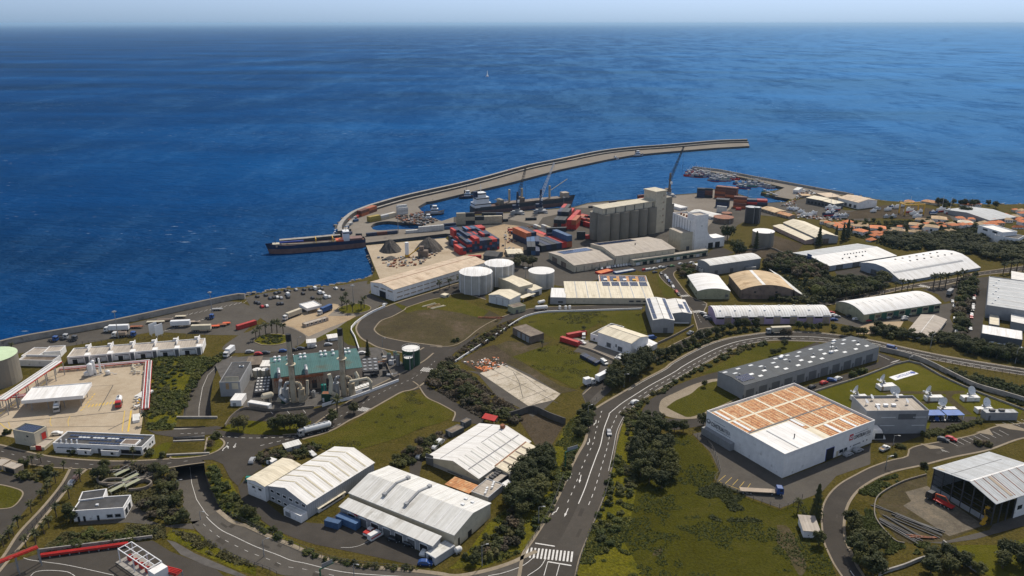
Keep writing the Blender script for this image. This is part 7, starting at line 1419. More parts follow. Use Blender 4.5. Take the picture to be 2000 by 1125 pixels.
def plant_all():
    def size(v): k, p, h, d, w_ = v; return h*FPX/sqrt(p.x**2+p.y**2+CH**2)
    sh = sorted([v for v in VEG if 'bush' in v[0]], key=size, reverse=True); tr = sorted([v for v in VEG if 'bush' not in v[0]], key=size, reverse=True)
    keep = sh[:285]+tr[:295]; rest = [('shrubbery', sh[285:]), ('woodland', tr[295:])]; by = {}
    for v in keep: by.setdefault((v[3], KN[v[0]]), []).append(v)
    for (d, kn), vs_ in by.items():
        vs_.sort(key=lambda v: proj(v[1].x, v[1].y, 0)[0])
        for i, v in enumerate(vs_): plant(v[0], v[1], v[2], (f'{od(i)} {kn} from the left {d}' if len(vs_) > 1 else f'{kn} {d}'), 'plants '+d, v[4])
    for nm, vs_ in rest:
        by2 = {}
        for v in vs_: by2.setdefault(v[0], []).append(v)
        for k, vv in by2.items():
            mb = MB()
            for _, p, h, d, w_ in vv:
                for me in rnd.choice(tproto(k)):
                    if not me: continue
                    a = rnd.uniform(0, 6.28); c_, s_ = cos(a)*h*w_, sin(a)*h*w_; b0 = len(mb.v); mi = 1 if me.name.startswith('trunk') else 0
                    for q in me.vertices: x, y, z = q.co; mb.v.append((p.x+x*c_-y*s_, p.y+x*s_+y*c_, z*h))
                    for f in me.polygons: mb.f.append(tuple(b0+i for i in f.vertices)); mb.m.append(mi)
            m0 = tproto(k)[0][0].materials[0]; struct(mb.obj(nm, [m0, M_['bark']]), f'far {KN[k]} growth that reads as one mass', 'stuff')
def onpx(s, h, f=.5):   # crown centre pixel -> foot
    return G(px(s)[0], h*f)
def grove(desc, poly, n, kind, h, wide=1.1, md=3, group=None):
    P_ = g(poly); pts = rand_in(P_, n, md)
    for i, p in enumerate(pts):
        k = kind if isinstance(kind, str) else rnd.choice(kind)
        tree(k, p, rnd.uniform(*h), desc, wide=wide*rnd.uniform(.85,1.2))
def row(desc, s, kind, h, group=None, wide=1.1, f=None):
    z = s.split()[0]; v = [float(x) for x in s.split()[1:]]
    for i in range(0, len(v), 2):
        hh = rnd.uniform(*h)*(1 if not isinstance(h, float) else 1); st = f'{z} {v[i]} {v[i+1]}'; p = g1(st) if f is None else onpx(st, hh, f); k = kind if isinstance(kind, str) else rnd.choice(kind)
        tree(k, p, hh, desc, wide=wide*rnd.uniform(.9,1.12))
row('in the row between palm road and oval drive', 'B 232 325 298 312 462 370 402 455 368 500 345 530 298 580 226 668 135 780 97 830 70 865 28 915', 'palm', (4.6,5.8)); row('in the row on the works side of the palm road', 'B 580 445 500 570 408 700 355 780 320 825 258 895 190 920', 'palm', (5,6)); row('before the terminal office', 'B 962 280', 'palm', (5.5,5.6)); row('at the corner of the gas forecourt', 'R 1450 760', 'palm', (6,6.2)); row('near the sea wall units', 'A 95 552', 'palm', (6,6.2))
row('around the planted roundabout', 'C 377 468 405 440 447 422 492 412 530 420 575 425', 'palm', (7,9)); row('on the lawn by the harbour road', 'C 1005 235 1035 195 1042 250 1085 265 1145 255 1168 235', 'palm', (7,9)); row('beside the weighbridge canopy', 'C 825 200 850 205', 'palm', (4,5)); row('in front of the plant by the zebra crossing', 'C 972 1000', 'palm', (9,9.2)); row('before the long beige shed', 'E 222 105 290 85 362 70', 'palm', (7,8)); row('by the long red container', 'E 1275 420 972 525', 'palm', (4.5,5.5))
row('along the avenue, sea side', 'P 605 425 660 418 710 405 745 398 790 392 868 378 910 372 995 358 1045 350 1088 345 1128 337', 'palm', (7,9)); row('along the upper avenue', 'P 1290 330 1335 325 1385 318 1470 305 1520 278 1835 222 1888 215 1940 205 1990 200', 'palm', (9,11))
grove('in the dark stand beside the works lane', 'E 1450 770 1500 710 1620 650 1740 600 1770 650 1700 730 1600 790 1480 860', 22, 'pine', (6.5,9), 1.15, 4)
row('lining the upper side of the highway bend', 'G 330 610 375 590 420 575 470 560 520 525 570 505 620 480 680 460 740 440 790 420 840 405 900 395 960 385 1030 375', ['pine','dark'], (5,7.5)); grove('on the verge above the highway bend', 'G 290 640 500 545 760 430 1050 380 1080 395 820 430 560 545 320 660', 40, ['bush','olivebush','greenbush'], (2,3.5), 1.1, 2)
row('behind the white lorry on the highway', 'G 1245 415 1275 420', 'dry', (5,6), f=.4); row('by the mauve shed yard', 'G 1350 360 1400 370 1450 375 1500 372 1605 380 1690 400 1735 395 1790 405 1830 410', ['dark','green','pine'], (4.5,6.5), f=.4)
grove('in the dark clump below the white sheds', 'F 660 740 650 620 700 500 760 420 840 340 920 330 910 420 850 540 830 660 760 740', 30, ['pine','dark'], (5.5,8.5), 1.2, 3.5)
grove('in the big clump on the hillside', 'H 150 400 150 250 240 240 330 300 400 400 380 500 330 600 220 590', 13, ['pine','dark'], (6.5,9), 1.2, 4.5); grove('in the clump at the service road bend', 'H 165 180 180 90 300 90 310 180 250 200', 6, ['pine','dark'], (6,8), 1.2, 4.5); row('at the service road bend', 'H 355 170 405 150 465 150 600 110', 'dark', (5.5,7))
row('beside the bending road', 'H 1360 730', 'conifer', (13,13.2)); row('before the stone hut', 'H 1240 690 1380 920', ['palm','dark'], (5,6)); row('inside the bending road', 'J 490 660 520 730', 'pine', (7,9)); grove('along the foot of the road bend', 'J 520 870 640 800 780 860 800 1000 700 1089 560 1040', 10, ['pine','dark'], (6,8.5), 1.2, 4.5)
grove('below the muddy workshop site', 'J 1080 1089 1100 1010 1250 930 1500 1010 1600 1089', 9, ['pine','dark'], (5,7), 1.2, 4.5); grove('on the lower lawn corner', 'J 1800 1089 1820 960 1900 920 2050 900 2050 1089', 7, ['pine','dark'], (6,8), 1.2, 4.5)
grove('in the thicket under the old slab', 'E 110 780 260 640 400 720 520 860 640 950 780 1000 830 1060 700 1070 520 1000 300 870', 70, ['dry','bush','drybush','olivebush','dark'], (2.5,5), 1.25, 2.2); grove('on the slope of the rubble ground', 'E 250 640 380 560 560 420 700 350 760 340 600 460 420 570', 34, ['drybush','olivebush','bush','dry'], (1.8,3.4), 1.3, 2)
grove('in the water works garden', 'B 680 350 760 350 1240 350 1260 450 1300 640 1340 740 1100 720 1030 600 1140 560 1130 400', 40, ['bush','dark','olive','drybush','palm'], (2.5,5), 1.2, 2.5); grove('round the water works building', 'B 380 880 520 820 900 790 1130 800 1110 850 700 900 420 930', 30, ['bush','greenbush','olivebush'], (1.5,3), 1.3, 2); row('behind the water works tanks', 'B 790 365 820 362 850 360 880 358 910 357 940 356 970 355 1000 354 1030 353 1060 352 1090 350', 'drybush', (2,2.6)); row('at the corner of the water works', 'B 700 385 740 375 490 640 500 680', 'dark', (5,6.5), f=.5)
row('on the oval drive verge', 'B 165 300 160 390 320 375 345 370', ['dry','dark','bush','bush'], (4.5,5.5), f=.4); grove('on the oval drive verge grass', 'B 180 410 330 330 470 350 340 470', 9, ['olivebush','bush'], (1.5,2.4), 1.3, 2)
row('on the verge by the road tanker', 'C 500 1085 545 1060 580 1070 620 1065 690 1070 720 1085 930 1030 1090 965 240 1080 280 1075', ['dark','olive','olive','dark'], (5.5,7.5), f=.45); row('on the traffic island', 'B 1520 210 1555 130', ['dry','bush'], (4,4.5))
grove('on the depot road bank', 'D 20 350 90 350 150 470 240 580 300 640 440 760 620 880 760 960 640 900 300 740 100 600', 36, ['bush','greenbush'], (1.6,3), 1.3, 2); row('at the head of the depot road', 'D 300 700 340 700', 'dark', (4.5,5.5)); grove('along the lower road bank', 'D 700 960 900 1010 1200 1050 1500 1070 1500 1085 1100 1060 800 1000', 22, ['bush','greenbush','olivebush'], (1.4,2.4), 1.3, 2)
grove('in the depot garden', 'D 380 270 440 230 540 215 640 250 820 180 850 200 700 280 420 310', 26, ['bush','olivebush','greenbush','drybush'], (2,3.4), 1.2, 2); grove('behind the depot drive', 'D 1360 300 1460 250 1600 150 1700 120 1660 200 1500 310 1380 330', 22, ['dry','drybush','bush','dark'], (2.5,4.5), 1.2, 2)
grove('on the bank below the depot sheds', 'F 330 1040 420 960 560 830 640 740 760 660 700 900 560 1000 420 1070', 34, ['bush','olivebush','drybush','dark'], (2,4), 1.25, 2.5); grove('on the strip along the highway fence', 'F 780 800 880 640 980 440 1010 300 1060 300 1000 500 900 720 800 860', 36, ['bush','greenbush'], (1.6,2.8), 1.3, 1.8); grove('at the highway bend verge', 'F 1050 230 1080 120 1160 60 1170 90 1110 220 1060 260', 12, ['dark','bush','dark'], (3.5,6), 1.2, 2.5)
grove('along the footpath by the highway', 'F 1380 120 1450 80 1450 300 1430 560 1400 640 1370 500 1390 300', 40, ['bush','olivebush','greenbush'], (1.5,2.8), 1.3, 1.8); grove('scattered on the highway bank', 'F 1150 900 1250 600 1340 300 1360 600 1320 900 1280 1000', 26, ['bush','greenbush'], (1.5,3), 1.3, 3)
grove('along the highway hedge by the island', 'G 60 1010 180 920 420 780 600 680 800 570 840 545 1100 480 1120 495 860 580 640 690 440 800 200 960 80 1060', 60, ['greenbush','olivebush','bush'], (1.6,2.6), 1.3, 1.6); row('at the workshop row', 'G 660 790 1165 560 1200 555 1245 495', 'dark', (3.5,5), f=.4); row('on the workshop street verge', 'I 480 310 530 290 570 280', 'greenbush', (3.5,4.5))
grove('in the hedge before the market hall', 'P 820 690 850 640 1000 680 1280 720 1480 740 1640 790 1640 830 1400 780 1100 740 900 710', 46, ['dark','bush','pine'], (3.5,5.5), 1.25, 2.5); grove('in the thicket by the megastore', 'P 1480 800 1660 790 2000 850 2000 920 1800 890 1560 850', 40, ['dark','bush','pine','green'], (4,7), 1.2, 3); grove('along the megastore car park hedge', 'P 1480 700 1480 440 1520 280 1620 250 1620 320 1560 480 1540 760', 46, ['dark','bush','green','drybush'], (4,6.5), 1.2, 2.8)
grove('in the belt above the green shed', 'P 330 400 400 330 560 300 760 320 920 290 880 350 560 410 420 420', 50, ['pine','dark','green','umbrella'], (6,9), 1.2, 4); grove('in the garden behind the tan hall', 'P 0 200 80 120 220 130 460 210 500 290 380 400 280 300 150 200', 40, ['pine','green','olive','dark','dry'], (5,8), 1.2, 4); grove('in the palm thicket above the mauve shed', 'P 20 400 330 410 520 440 500 460 0 440', 44, ['palm','bush','dark'], (3,4.5), 1.3, 2.2)
grove('in the wood below the village', 'O 560 530 640 480 900 490 1200 482 1480 490 1540 560 1480 640 1300 620 1100 620 900 560 720 590', 105, ['pine','dark','pine'], (4.5,6.5), 1.7, 5); grove('in the wood under the white hall', 'O 1480 680 1540 600 1700 560 1900 540 1900 700 1700 720 1600 700', 45, ['pine','dark','umbrella'], (5,7.5), 1.6, 5); grove('behind the humped roof warehouse', 'O 700 620 900 570 1100 620 1340 640 1360 600 1000 580', 20, ['dark','bush'], (4,6), 1.2, 4)
grove('among the village houses', 'O 220 340 700 330 1100 320 1500 400 1440 450 800 440 400 470 250 440', 34, ['dark','green','pine'], (3.5,5), 1.2, 7); row('on the far shore', 'O 1090 155 1130 160 1160 165 1150 200 1230 160 1300 165 1340 165 1400 170 1440 165 1550 165 1620 185 1190 190 1320 230 1370 240', ['pine','dark'], (6,8), f=.5)
row('by the mill tanks', 'N 570 720 650 850 680 880', ['dark','olive','dark'], (12,14), f=.5); row('by the pink sheds', 'N 1400 840 1555 800 1620 800 1660 780 825 880', 'conifer', (12,16)); grove('by the tank yard', 'N 880 1060 960 1000 1120 960 1250 1000 1400 1080 1380 1120 1100 1100', 36, ['dark','green','pine','dry'], (5,8), 1.2, 4); row('beside the round tank', 'L 800 930 830 940 870 950 900 945 780 960', 'olive', (7,9), f=.4); grove('at the corner of the shed street', 'M 790 900 860 870 960 880 940 940 850 950', 14, ['bush','dry','green'], (3,5), 1.2, 3); row('by the white barrel hall', 'G 615 150 590 110 545 70', 'dark', (4,6)); row('beside the green tanks', 'C 1195 585', 'conifer', (9,9.2)); row('on the field edge', 'E 320 480 350 470', 'bush', (2.5,3))
grove('on the slope by the sunken road', 'A 1330 940 1400 760 1500 640 1640 570 1640 600 1500 690 1400 850 1350 1000', 30, ['bush','greenbush','limebush'], (1.6,3), 1.3, 2); grove('on the green slope of the gas terminal', 'A 1130 620 1300 620 1360 700 1250 1100 1100 1100 1120 800', 60, ['bush','greenbush'], (1.2,2.2), 1.6, 2.5); row('in the terminal garden', 'B 1085 250 1170 265 515 240 55 100', ['limebush','bush','bush','bush'], (3,3.6)); grove('on the roundabout bed', 'C 380 480 440 440 560 440 590 470 500 500', 22, ['greenbush','bush'], (1.2,2), 1.3, 1.5)
grove('in the station hedge', 'I 1050 790 1540 668 1545 690 1080 815', 26, 'bush', (2,2.6), 1.2, 1.2); row('beside the store yard', 'I 850 890 890 895 820 965', 'bush', (2,2.5)); row('on the store road verge', 'I 1500 870 1540 860 1580 880 1060 1050', ['drybush','olivebush'], (3,3.6)); grove('on the far highway verge', 'I 1200 240 1500 300 1875 400 1875 440 1600 400 1300 300', 40, ['bush','greenbush'], (1.4,2.4), 1.3, 2)
plant_all()
# houses of the village
def house(N, yb, E1, E2, lab, top, wall='white_wall', roof='hip', rise=1.6):
    b = bld('village_house', lab, 'house', N, yb, E1, E2, roof, rise, wall, top, over=.5); 
    for i in range(3): opening(b, 'f', .14+.28*i, .26+.28*i, b.h*.45, b.h*.78)
    opening(b, 'n', .4, .55, b.h*.45, b.h*.75); opening(b, 'f', .44, .53, 0, b.h*.36, 'wood', 'door')
for a in (('O 400 438',472,'O 450 425','O 280 425','white house with bright orange roof nearest the wood path','terracotta'),('O 610 410',440,'O 605 385','O 470 400','house with broad orange roof uphill of the others','terracotta'),('O 610 448',475,'O 660 440','O 515 440','long low house with orange roof','terracotta'),('O 500 475',492,'O 600 462','O 480 460','small annex house with orange roof','terracotta'),('O 180 398',420,'O 265 395','O 120 350','white house with steep orange gable','terracotta'),('O 265 405',425,'O 325 400','O 200 385','house with orange roof beside the gable','terracotta'),('O 440 375',395,'O 450 365','O 345 368','tan roofed house behind the orange roofs','tan_tile'),('O 470 515',530,'O 520 505','O 405 508','lowest orange roofed shed by the trees','terracotta'),
 ('O 780 430',470,'O 785 415','O 665 425','cream house with tan roof','tan_tile'),('O 960 445',480,'O 950 430','O 830 440','cream low house with tan roof','tan_tile'),('O 1090 400',465,'O 1100 385','O 955 395','three storey white house with brown roof','tan_tile'),('O 1200 430',455,'O 1250 425','O 1105 420','cream house with wide tan roof','tan_tile'),('O 935 380',405,'O 940 360','O 820 375','house with ochre roof behind','tan_tile'),('O 1040 340',360,'O 1045 330','O 875 330','long cream roofed house','tan_tile'),('O 1165 325',365,'O 1165 300','O 1030 320','big white house with tan roof by the street','tan_tile'),('O 1400 360',390,'O 1405 345','O 1265 355','white flat house by the bend','cream_roof'),
 ('O 1700 355',375,'O 1650 345','O 1540 360','far house with orange roof','terracotta'),('O 1830 330',345,'O 1875 310','O 1760 330','orange roofed house at the picture edge','terracotta'),('O 1780 395',410,'O 1875 395','O 1690 390','orange roofed house behind the white hall','terracotta'),('O 1380 195',210,'O 1400 185','O 1270 190','far low house with pink roof','terracotta'),('O 1080 175',195,'O 1110 165','O 880 170','far boatyard shed with brown roof','rust_sheet'),('O 860 165',180,'O 870 155','O 775 160','far small shed with brown roof','rust_sheet')):
    house(*a[:4], a[4], a[5], wall=rnd.choice(['white_wall','white_wall','cream_wall']))
HP = [75,372,110,388,150,382,232,402,300,392,345,407,420,402,520,472,560,492,640,457,690,427,722,442,870,417,905,397,1000,362,1120,347,1222,402,1300,397,1450,392,1500,372,1592,352,1640,377,1722,347,1860,372,1320,187,1440,202,1840,262,1792,252,40,362,195,375,260,372,745,410]
for i, q in enumerate([g1(f'O {HP[k]} {HP[k+1]}') for k in range(0, len(HP), 2)]+rand_in(g('O 1250 320 1500 340 1870 260 1870 420 1600 380 1500 400 1250 390'), 12, 7)+rand_in(g('O 780 350 1000 330 1250 380 1250 450 800 450'), 8, 7)):
    hw = rnd.choice(['white_wall','white_wall','cream_wall']); tt = 'terracotta' if rnd.random() < .62 else 'tan_tile'; t = thing('village_house', f'small {"orange" if tt == "terracotta" else "tan"} roofed house among the packed village roofs, {od(i)} along', 'house', q, rnd.uniform(-.4,.6), rnd.uniform(.5,.72), 'small village houses'); mb = MB(); mb.box(-5,-4,0,5,4,4.2); mb.obj('wall', M_[hw], t); mb = MB()
    for f in (((-5.5,-4.5,4.2),(5.5,-4.5,4.2),(2,0,6.2),(-2,0,6.2)),((5.5,4.5,4.2),(-5.5,4.5,4.2),(-2,0,6.2),(2,0,6.2)),((5.5,-4.5,4.2),(5.5,4.5,4.2),(2,0,6.2)),((-5.5,4.5,4.2),(-5.5,-4.5,4.2),(-2,0,6.2)),((-5.5,4.5,4.2),(5.5,4.5,4.2),(5.5,-4.5,4.2),(-5.5,-4.5,4.2))): mb.face(f)
    mb.obj('roof', M_[tt], t)
    for k in (-3, 0, 3): mb = MB(); mb.box(k-.6,-4.08,1.6,k+.6,-3.98,3); mb.obj('window', M_['glass'], t)
# ---------------- ships and boats ----------------
def loft(L, B, z0, z1, zm, bow=.28, flare=.55, sheer=1.5, stern=.75):
    """hull along +x, stern at 0; returns (mesh builder) with mats 0 upper 1 lower 2 deck"""
    mb = MB(); n = 16; rows = []
    for i in range(n+1):
        t = i/n; f = 1.0 if t < 1-bow else max(0, 1-((t-(1-bow))/bow)**2.2); f *= stern+(1-stern)*min(1, t/.18); fw = f*(1 if t < .75 else 1-flare*((t-.75)/.25)*.5)
        zt = z1+sheer*max(0, (t-.72)/.28)**2; x = t*L; xw = min(x, L*.965) if t > .9 else x
        rows.append([(xw, fw*B/2, z0), (xw+(x-xw)*.5, (fw*.4+f*.6)*B/2, zm), (x, f*B/2, zt)])
    for a, b in zip(rows, rows[1:]):
        for s_ in (1, -1):
            for k in range(2):
                q = [a[k], b[k], b[k+1], a[k+1]]; q = [(x, y*s_, z) for x, y, z in q]; mb.face(q if s_ < 0 else q[::-1], 1-k)
        mb.face([(a[2][0], -a[2][1], a[2][2]-.9), (b[2][0], -b[2][1], b[2][2]-.9), (b[2][0], b[2][1], b[2][2]-.9), (a[2][0], a[2][1], a[2][2]-.9)], 2)
    a = rows[0]; mb.face([(0, a[2][1], a[2][2]), (0, -a[2][1], a[2][2]), (0, -a[0][1], z0), (0, a[0][1], z0)], 0); return mb
def ship(label, stern, bow, B, D, mats, name='ship', zm=None):
    a, b = g1(stern, SEA), g1(bow, SEA); d = b-a; t = thing(name, label, 'ship', a, atan2(d.y, d.x), 1, None, SEA); L = d.length
    loft(L, B, -1, D, zm or D*.5).obj('hull', [M_[m] for m in mats], t); return t, L
def deckbox(t, x0, x1, w0, z0, z1, m, name, wins=0):
    mb = MB(); mb.box(x0, -w0/2, z0, x1, w0/2, z1); o = mb.obj(name, M_[m], t)
    if wins: mb = MB(); mb.box(x0-.05, -w0/2-.05, z1-1.5, x1+.05, w0/2+.05, z1-.7); mb.obj('window', M_['glass'], o)
t, L = ship('long rusty dredger with blue bow and salmon lower hull moored at the quay', 'K 1000 655', 'K 92 728', L_B := 11, 6.2, ['ship_blue','ship_red','deck'], 'dredger', 3.6)
deckbox(t, L*.16, L*.225, 7, 5, 13, 'white_metal', 'bridge', 1); deckbox(t, L*.03, L*.16, 8, 5, 7.4, 'ship_red', 'deck_house'); deckbox(t, L*.22, L*.3, 7, 5, 6.8, 'orange', 'deck_house'); deckbox(t, L*.86, L*.93, 5, 5.5, 7.2, 'cream_wall', 'fore_house', 1)
for f in (.33, .5): mb = MB(); mb.beam((L*f,-4,5),(L*f,-4,9),.5); mb.beam((L*f,4,5),(L*f,4,9),.5); mb.beam((L*f,-4.2,9),(L*f,4.2,9),.5); mb.obj('gantry', M_['yellow'], t)
mb = MB(); mb.pipe([(L*.3,3.5,6.2),(L*.62,3.5,6.2),(L*.84,3,6.8)],.6); mb.obj('suction_pipe', M_['chimney'], t)
mb = MB(); mb.pipe([(L*.62,-2,7),(L*.86,-2,7)],.8); mb.obj('blue_pipe', M_['blue_sheet'], t)
mb = MB(); mb.box(L*.34,-3.4,4.4,L*.7,3.4,5.45); mb.obj('hopper', M_['black'], t)
for f in (.19, .9): mb = MB(); mb.beam((L*f,0,7),(L*f,0,17 if f < .5 else 12),.25); mb.obj('mast', M_['dark_steel'], t)
for k in range(10): mb = MB(); x = L*rnd.choice([rnd.uniform(.24,.34), rnd.uniform(.70,.9)]); mb.cbox(x, rnd.uniform(-3.5,3.5), 5.2, rnd.uniform(.8,2), rnd.uniform(.8,1.6), rnd.uniform(.8,1.8)); mb.obj('winch', M_[rnd.choice(['yellow','orange','tan_wall','steel'])], t)
t, L = ship('cargo ship with white bridge and brown holds alongside the quay', 'L 455 592', 'L 1212 512', 12, 6.5, ['dark_steel','ship_red','deck'], 'cargo_ship')
deckbox(t, L*.01, L*.16, 10, 6, 10, 'white_metal', 'deck_house', 1); deckbox(t, L*.03, L*.145, 8.5, 10, 15, 'white_metal', 'bridge', 1); deckbox(t, L*.05, L*.12, 7, 15, 19, 'white_metal', 'wheelhouse', 1); deckbox(t, L*.02, L*.05, 3, 15, 20, 'ship_blue', 'funnel')
deckbox(t, L*.24, L*.84, 9, 5.4, 7.4, 'brown_wall', 'hatch_coaming'); deckbox(t, L*.25, L*.28, 9, 7, 11, 'silo_wall', 'hatch_cover'); deckbox(t, L*.86, L*.92, 7, 6.5, 11.5, 'tan_wall', 'hatch_cover'); deckbox(t, L*.44, L*.48, 8, 7, 11, 'brown_wall', 'hatch_cover')
for f, j in ((.35, -.14), (.47, 0), (.74, .17)):
    mb = MB(); mb.tube((L*f,0,5),(L*f,0,19),1.0,10); mb.obj('crane_post', M_['chimney'], t)
    if j: mb = MB(); mb.beam((L*f,0,9 if j < 0 else 14),(L*(f+j),-1,11 if j < 0 else 24),.5); mb.obj('crane_jib', M_['ochre_strip'], t)
mb = MB(); mb.beam((L*.085,0,19),(L*.085,0,26),.3); mb.beam((L*.085,-2,23),(L*.085,2,23),.2); mb.obj('mast', M_['white_metal'], t)
def tug(label, s, ang, m='ship_blue', sc=1.0):
    q = g1(s, SEA); t = thing('harbour_tug', label, 'tug', q, ang, sc, None, SEA); loft(16, 6, -.8, 2.4, 1).obj('hull', [M_[m], M_['black'], M_['deck']], t); deckbox(t, 5, 11, 4, 1.6, 5, 'white_metal', 'deck_house', 1); deckbox(t, 6.5, 10, 3.2, 5, 7.4, 'white_metal', 'wheelhouse', 1); mb = MB(); mb.beam((7,0,7.4),(7,0,13),.25); mb.cyl(5.2,0,5,8,.6,8); mb.obj('mast', M_['dark_steel'], t)
tug('dark harbour tug moored against the middle of the mole', 'L 365 478', .25); tug('grey patrol boat moored in the corner of the mole', 'K 1545 372', .15, 'ship_grey', 1.1); tug('white tug at the far end of the mole', 'L 1625 172', .2, 'ship_grey'); tug('small white launch moored along the mole beside the far tug', 'L 1480 196', .25, 'white_metal', .6)
tug('tug moored by the scrap corner of the dry dock', 'K 1500 438', .1, 'ship_grey', .9)
BP = {}
def boat(label, xy, ang, c, sc, kind, z, grp):
    k = (c, kind)
    if k not in BP:
        h_ = loft(10, 3.2, -.5, 1.9, .5, .4, .5, .7).mesh('hull', [M_[c], M_['red_paint' if kind != 'yacht' else 'white_metal'], M_['cream_wall']]); mb = MB()
        if kind == 'fish': mb.box(2,-1.1,1,4.6,1.1,3.6); mb.box(1.9,-1.2,3.6,4.8,1.2,3.8)
        else: mb.frus((2.2,-1.2,7,1.2,1),(2.8,-.9,6,.9,2.6)); mb.frus((3,-.9,5.2,.9,2.6),(3.4,-.7,4.8,.7,3.5))
        w_ = mb.mesh('wheelhouse', M_['ship_grey' if kind == 'fish' else 'white_metal']); mb = MB()
        if kind == 'fish': mb.beam((5,0,1),(5,0,8.5),.16); mb.beam((5,0,3),(8.8,0,6.5),.12); mb.beam((2,0,3.5),(.6,0,6),.1)
        elif kind == 'sail': mb.beam((5.4,0,1),(5.4,0,13),.14); mb.beam((5.4,0,2.4),(1.2,0,2.5),.14)
        else: mb.beam((3.6,0,3.5),(3.4,0,5),.1)
        BP[k] = (h_, w_, mb.mesh('mast', M_['pipe_white']))
    t = thing({'fish':'fishing_boat','yacht':'motor_yacht','sail':'sailing_boat'}[kind], label, 'boat', xy, ang, sc, grp, z); h_, w_, m_ = BP[k]; link('hull', h_, t); link('wheelhouse', w_, t); link('mast', m_, t)
    if z > -2: mb = MB(); mb.cbox(3,0,-1.2,.4,2.4,1.2); mb.cbox(7,0,-1.2,.4,1.8,1.2); mb.obj('cradle', M_['dark_steel'], t)
    return t
CN = dict(white_metal='white', door_blue='blue', red_paint='red', ship_grey='grey', turquoise='turquoise', ship_blue='navy')
def boats(desc, pts, kind, sc, ang, z=SEA, cs=('ship_grey','door_blue','red_paint','ship_grey','turquoise','ship_blue','white_metal')):
    tk = pts.split(); zc = tk[0]; v = [float(x) for x in tk[1:]]
    for i in range(0, len(v), 2):
        c = rnd.choice(cs); boat(f'{CN[c]} {dict(fish="fishing boat", yacht="motor yacht", sail="sailing boat")[kind]} {desc}, {od(i//2)} along', g1(f'{zc} {v[i]} {v[i+1]}', z), ang+rnd.uniform(-.25,.25), c, sc*rnd.uniform(.85,1.2), kind, z, 'boats '+desc)
boats('rafted at the tip of the fishing mole', 'N 165 205 195 190 220 212 245 190 255 215 285 200 300 215 325 195 340 212 365 205 235 200 310 185 180 180 210 170 250 165 290 175 330 180 270 185 230 155 360 190', 'fish', .95, -.5); boats('rafted in the middle of the fishing mole', 'N 385 245 415 252 440 235 460 250 490 240 515 248 540 235 570 228 600 222 475 225 400 225 430 215 505 220 545 215 590 240 450 205', 'fish', 1.0, -.5); boats('rafted at the inner fishing quay', 'N 615 280 645 295 675 285 700 300 730 290 760 305 790 285 820 300 850 290 740 270 800 265 880 305 910 315 700 320 650 315', 'fish', .95, -.4, SEA, ('door_blue','turquoise','white_metal','ship_grey'))
boats('moored in the inner basin', 'N 880 355 905 375 935 385 960 400 905 395 985 405', 'fish', .9, -.5, SEA, ('turquoise','door_blue')); boats('in the small marina behind the terminal', 'N 1010 470 1030 480 1050 468 1070 485 1090 475 1040 460 1100 495', 'yacht', .6, .3, SEA, ('white_metal',)); boats('lined up at the slipway pontoon', 'N 1110 505 1130 512 1150 505 1165 515 1180 508', 'yacht', .55, .3, 1.2, ('white_metal','door_blue'))
boats('ashore on the boatyard slip', 'N 1210 535 1240 560 1290 570 1320 555 1500 560 1560 575', 'yacht', .72, .2, 1.0, ('white_metal',)); boats('ashore near the dark boat sheds', 'N 1440 565 1490 545', 'sail', 1.1, .1, 1.2, ('ship_blue','white_metal')); boats('ashore in the yard by the village', 'O 110 305 170 300 210 290 470 250 500 225 600 235 640 210 590 300 650 300 680 215 720 200 830 270 860 300 1010 265 900 250', 'yacht', .75, .15, 1.0, ('white_metal','ship_grey','door_blue')); boats('ashore with tall masts', 'O 60 225 90 230 780 250 1080 245 1150 260', 'sail', .95, .2, 1.0, ('white_metal','ship_blue'))
q = g1('_ 950 150', SEA); t = boat('lone white sailing boat far out on the open sea', q, 1.2, 'white_metal', 1.6, 'sail', SEA, None); mb = MB(); mb.face([(5.3,0,2.6),(1.3,0,2.6),(5.3,0,12.6)]); mb.face([(5.3,.02,12.6),(1.3,.02,2.6),(5.3,.02,2.6)]); mb.face([(5.5,0,12),(9.6,0,1.8),(5.6,0,2)]); mb.obj('sail', M_['white_metal'], t)
def litter(name, label, s, n, ms, s0, z=0, flat=False):
    p = g(s); mb = MB()
    for q in rand_in(p, n, .1): a, b, c = (rnd.uniform(.3, 1)*s0 for _ in range(3)); mb.box(q.x-a, q.y-b, z, q.x+a, q.y+b, z+(.03 if flat else c*1.2), rnd.randrange(len(ms)))
    struct(mb.obj(name, [M_[m] for m in ms]), label, 'stuff')
litter('scrap_rubble', 'rusty scrap heaped round the dry dock', 'K 1270 390 1400 380 1520 350 1600 400 1680 430 1500 480 1330 440', 260, ['rust','dark_steel','brown_wall','black','steel'], 1.3)
litter('debris', 'clutter along the boatyard and far quay', 'N 1190 350 1300 330 1380 370 1290 400 1200 420 N 1000 500 1180 470 1300 560 1640 600 1560 620 1200 590', 240, ['steel','white_metal','rust','tan_wall','dark_steel'], 1.0); litter('debris', 'clutter on the aggregate yard', 'K 1100 760 1400 760 1700 720 1500 830 1250 870 1180 830', 90, ['rust','dark_steel','steel','tan_wall'], 1.0); litter('debris', 'clutter on the sandy port yard', 'L 700 690 900 680 950 760 800 840 680 860', 60, ['dark_steel','rust','steel'], .9)
litter('debris', 'broken rubble on the old slab ground', 'E 400 630 640 590 720 660 540 700', 120, ['pipe_white','terracotta','tan_wall','brown_wall'], .55)
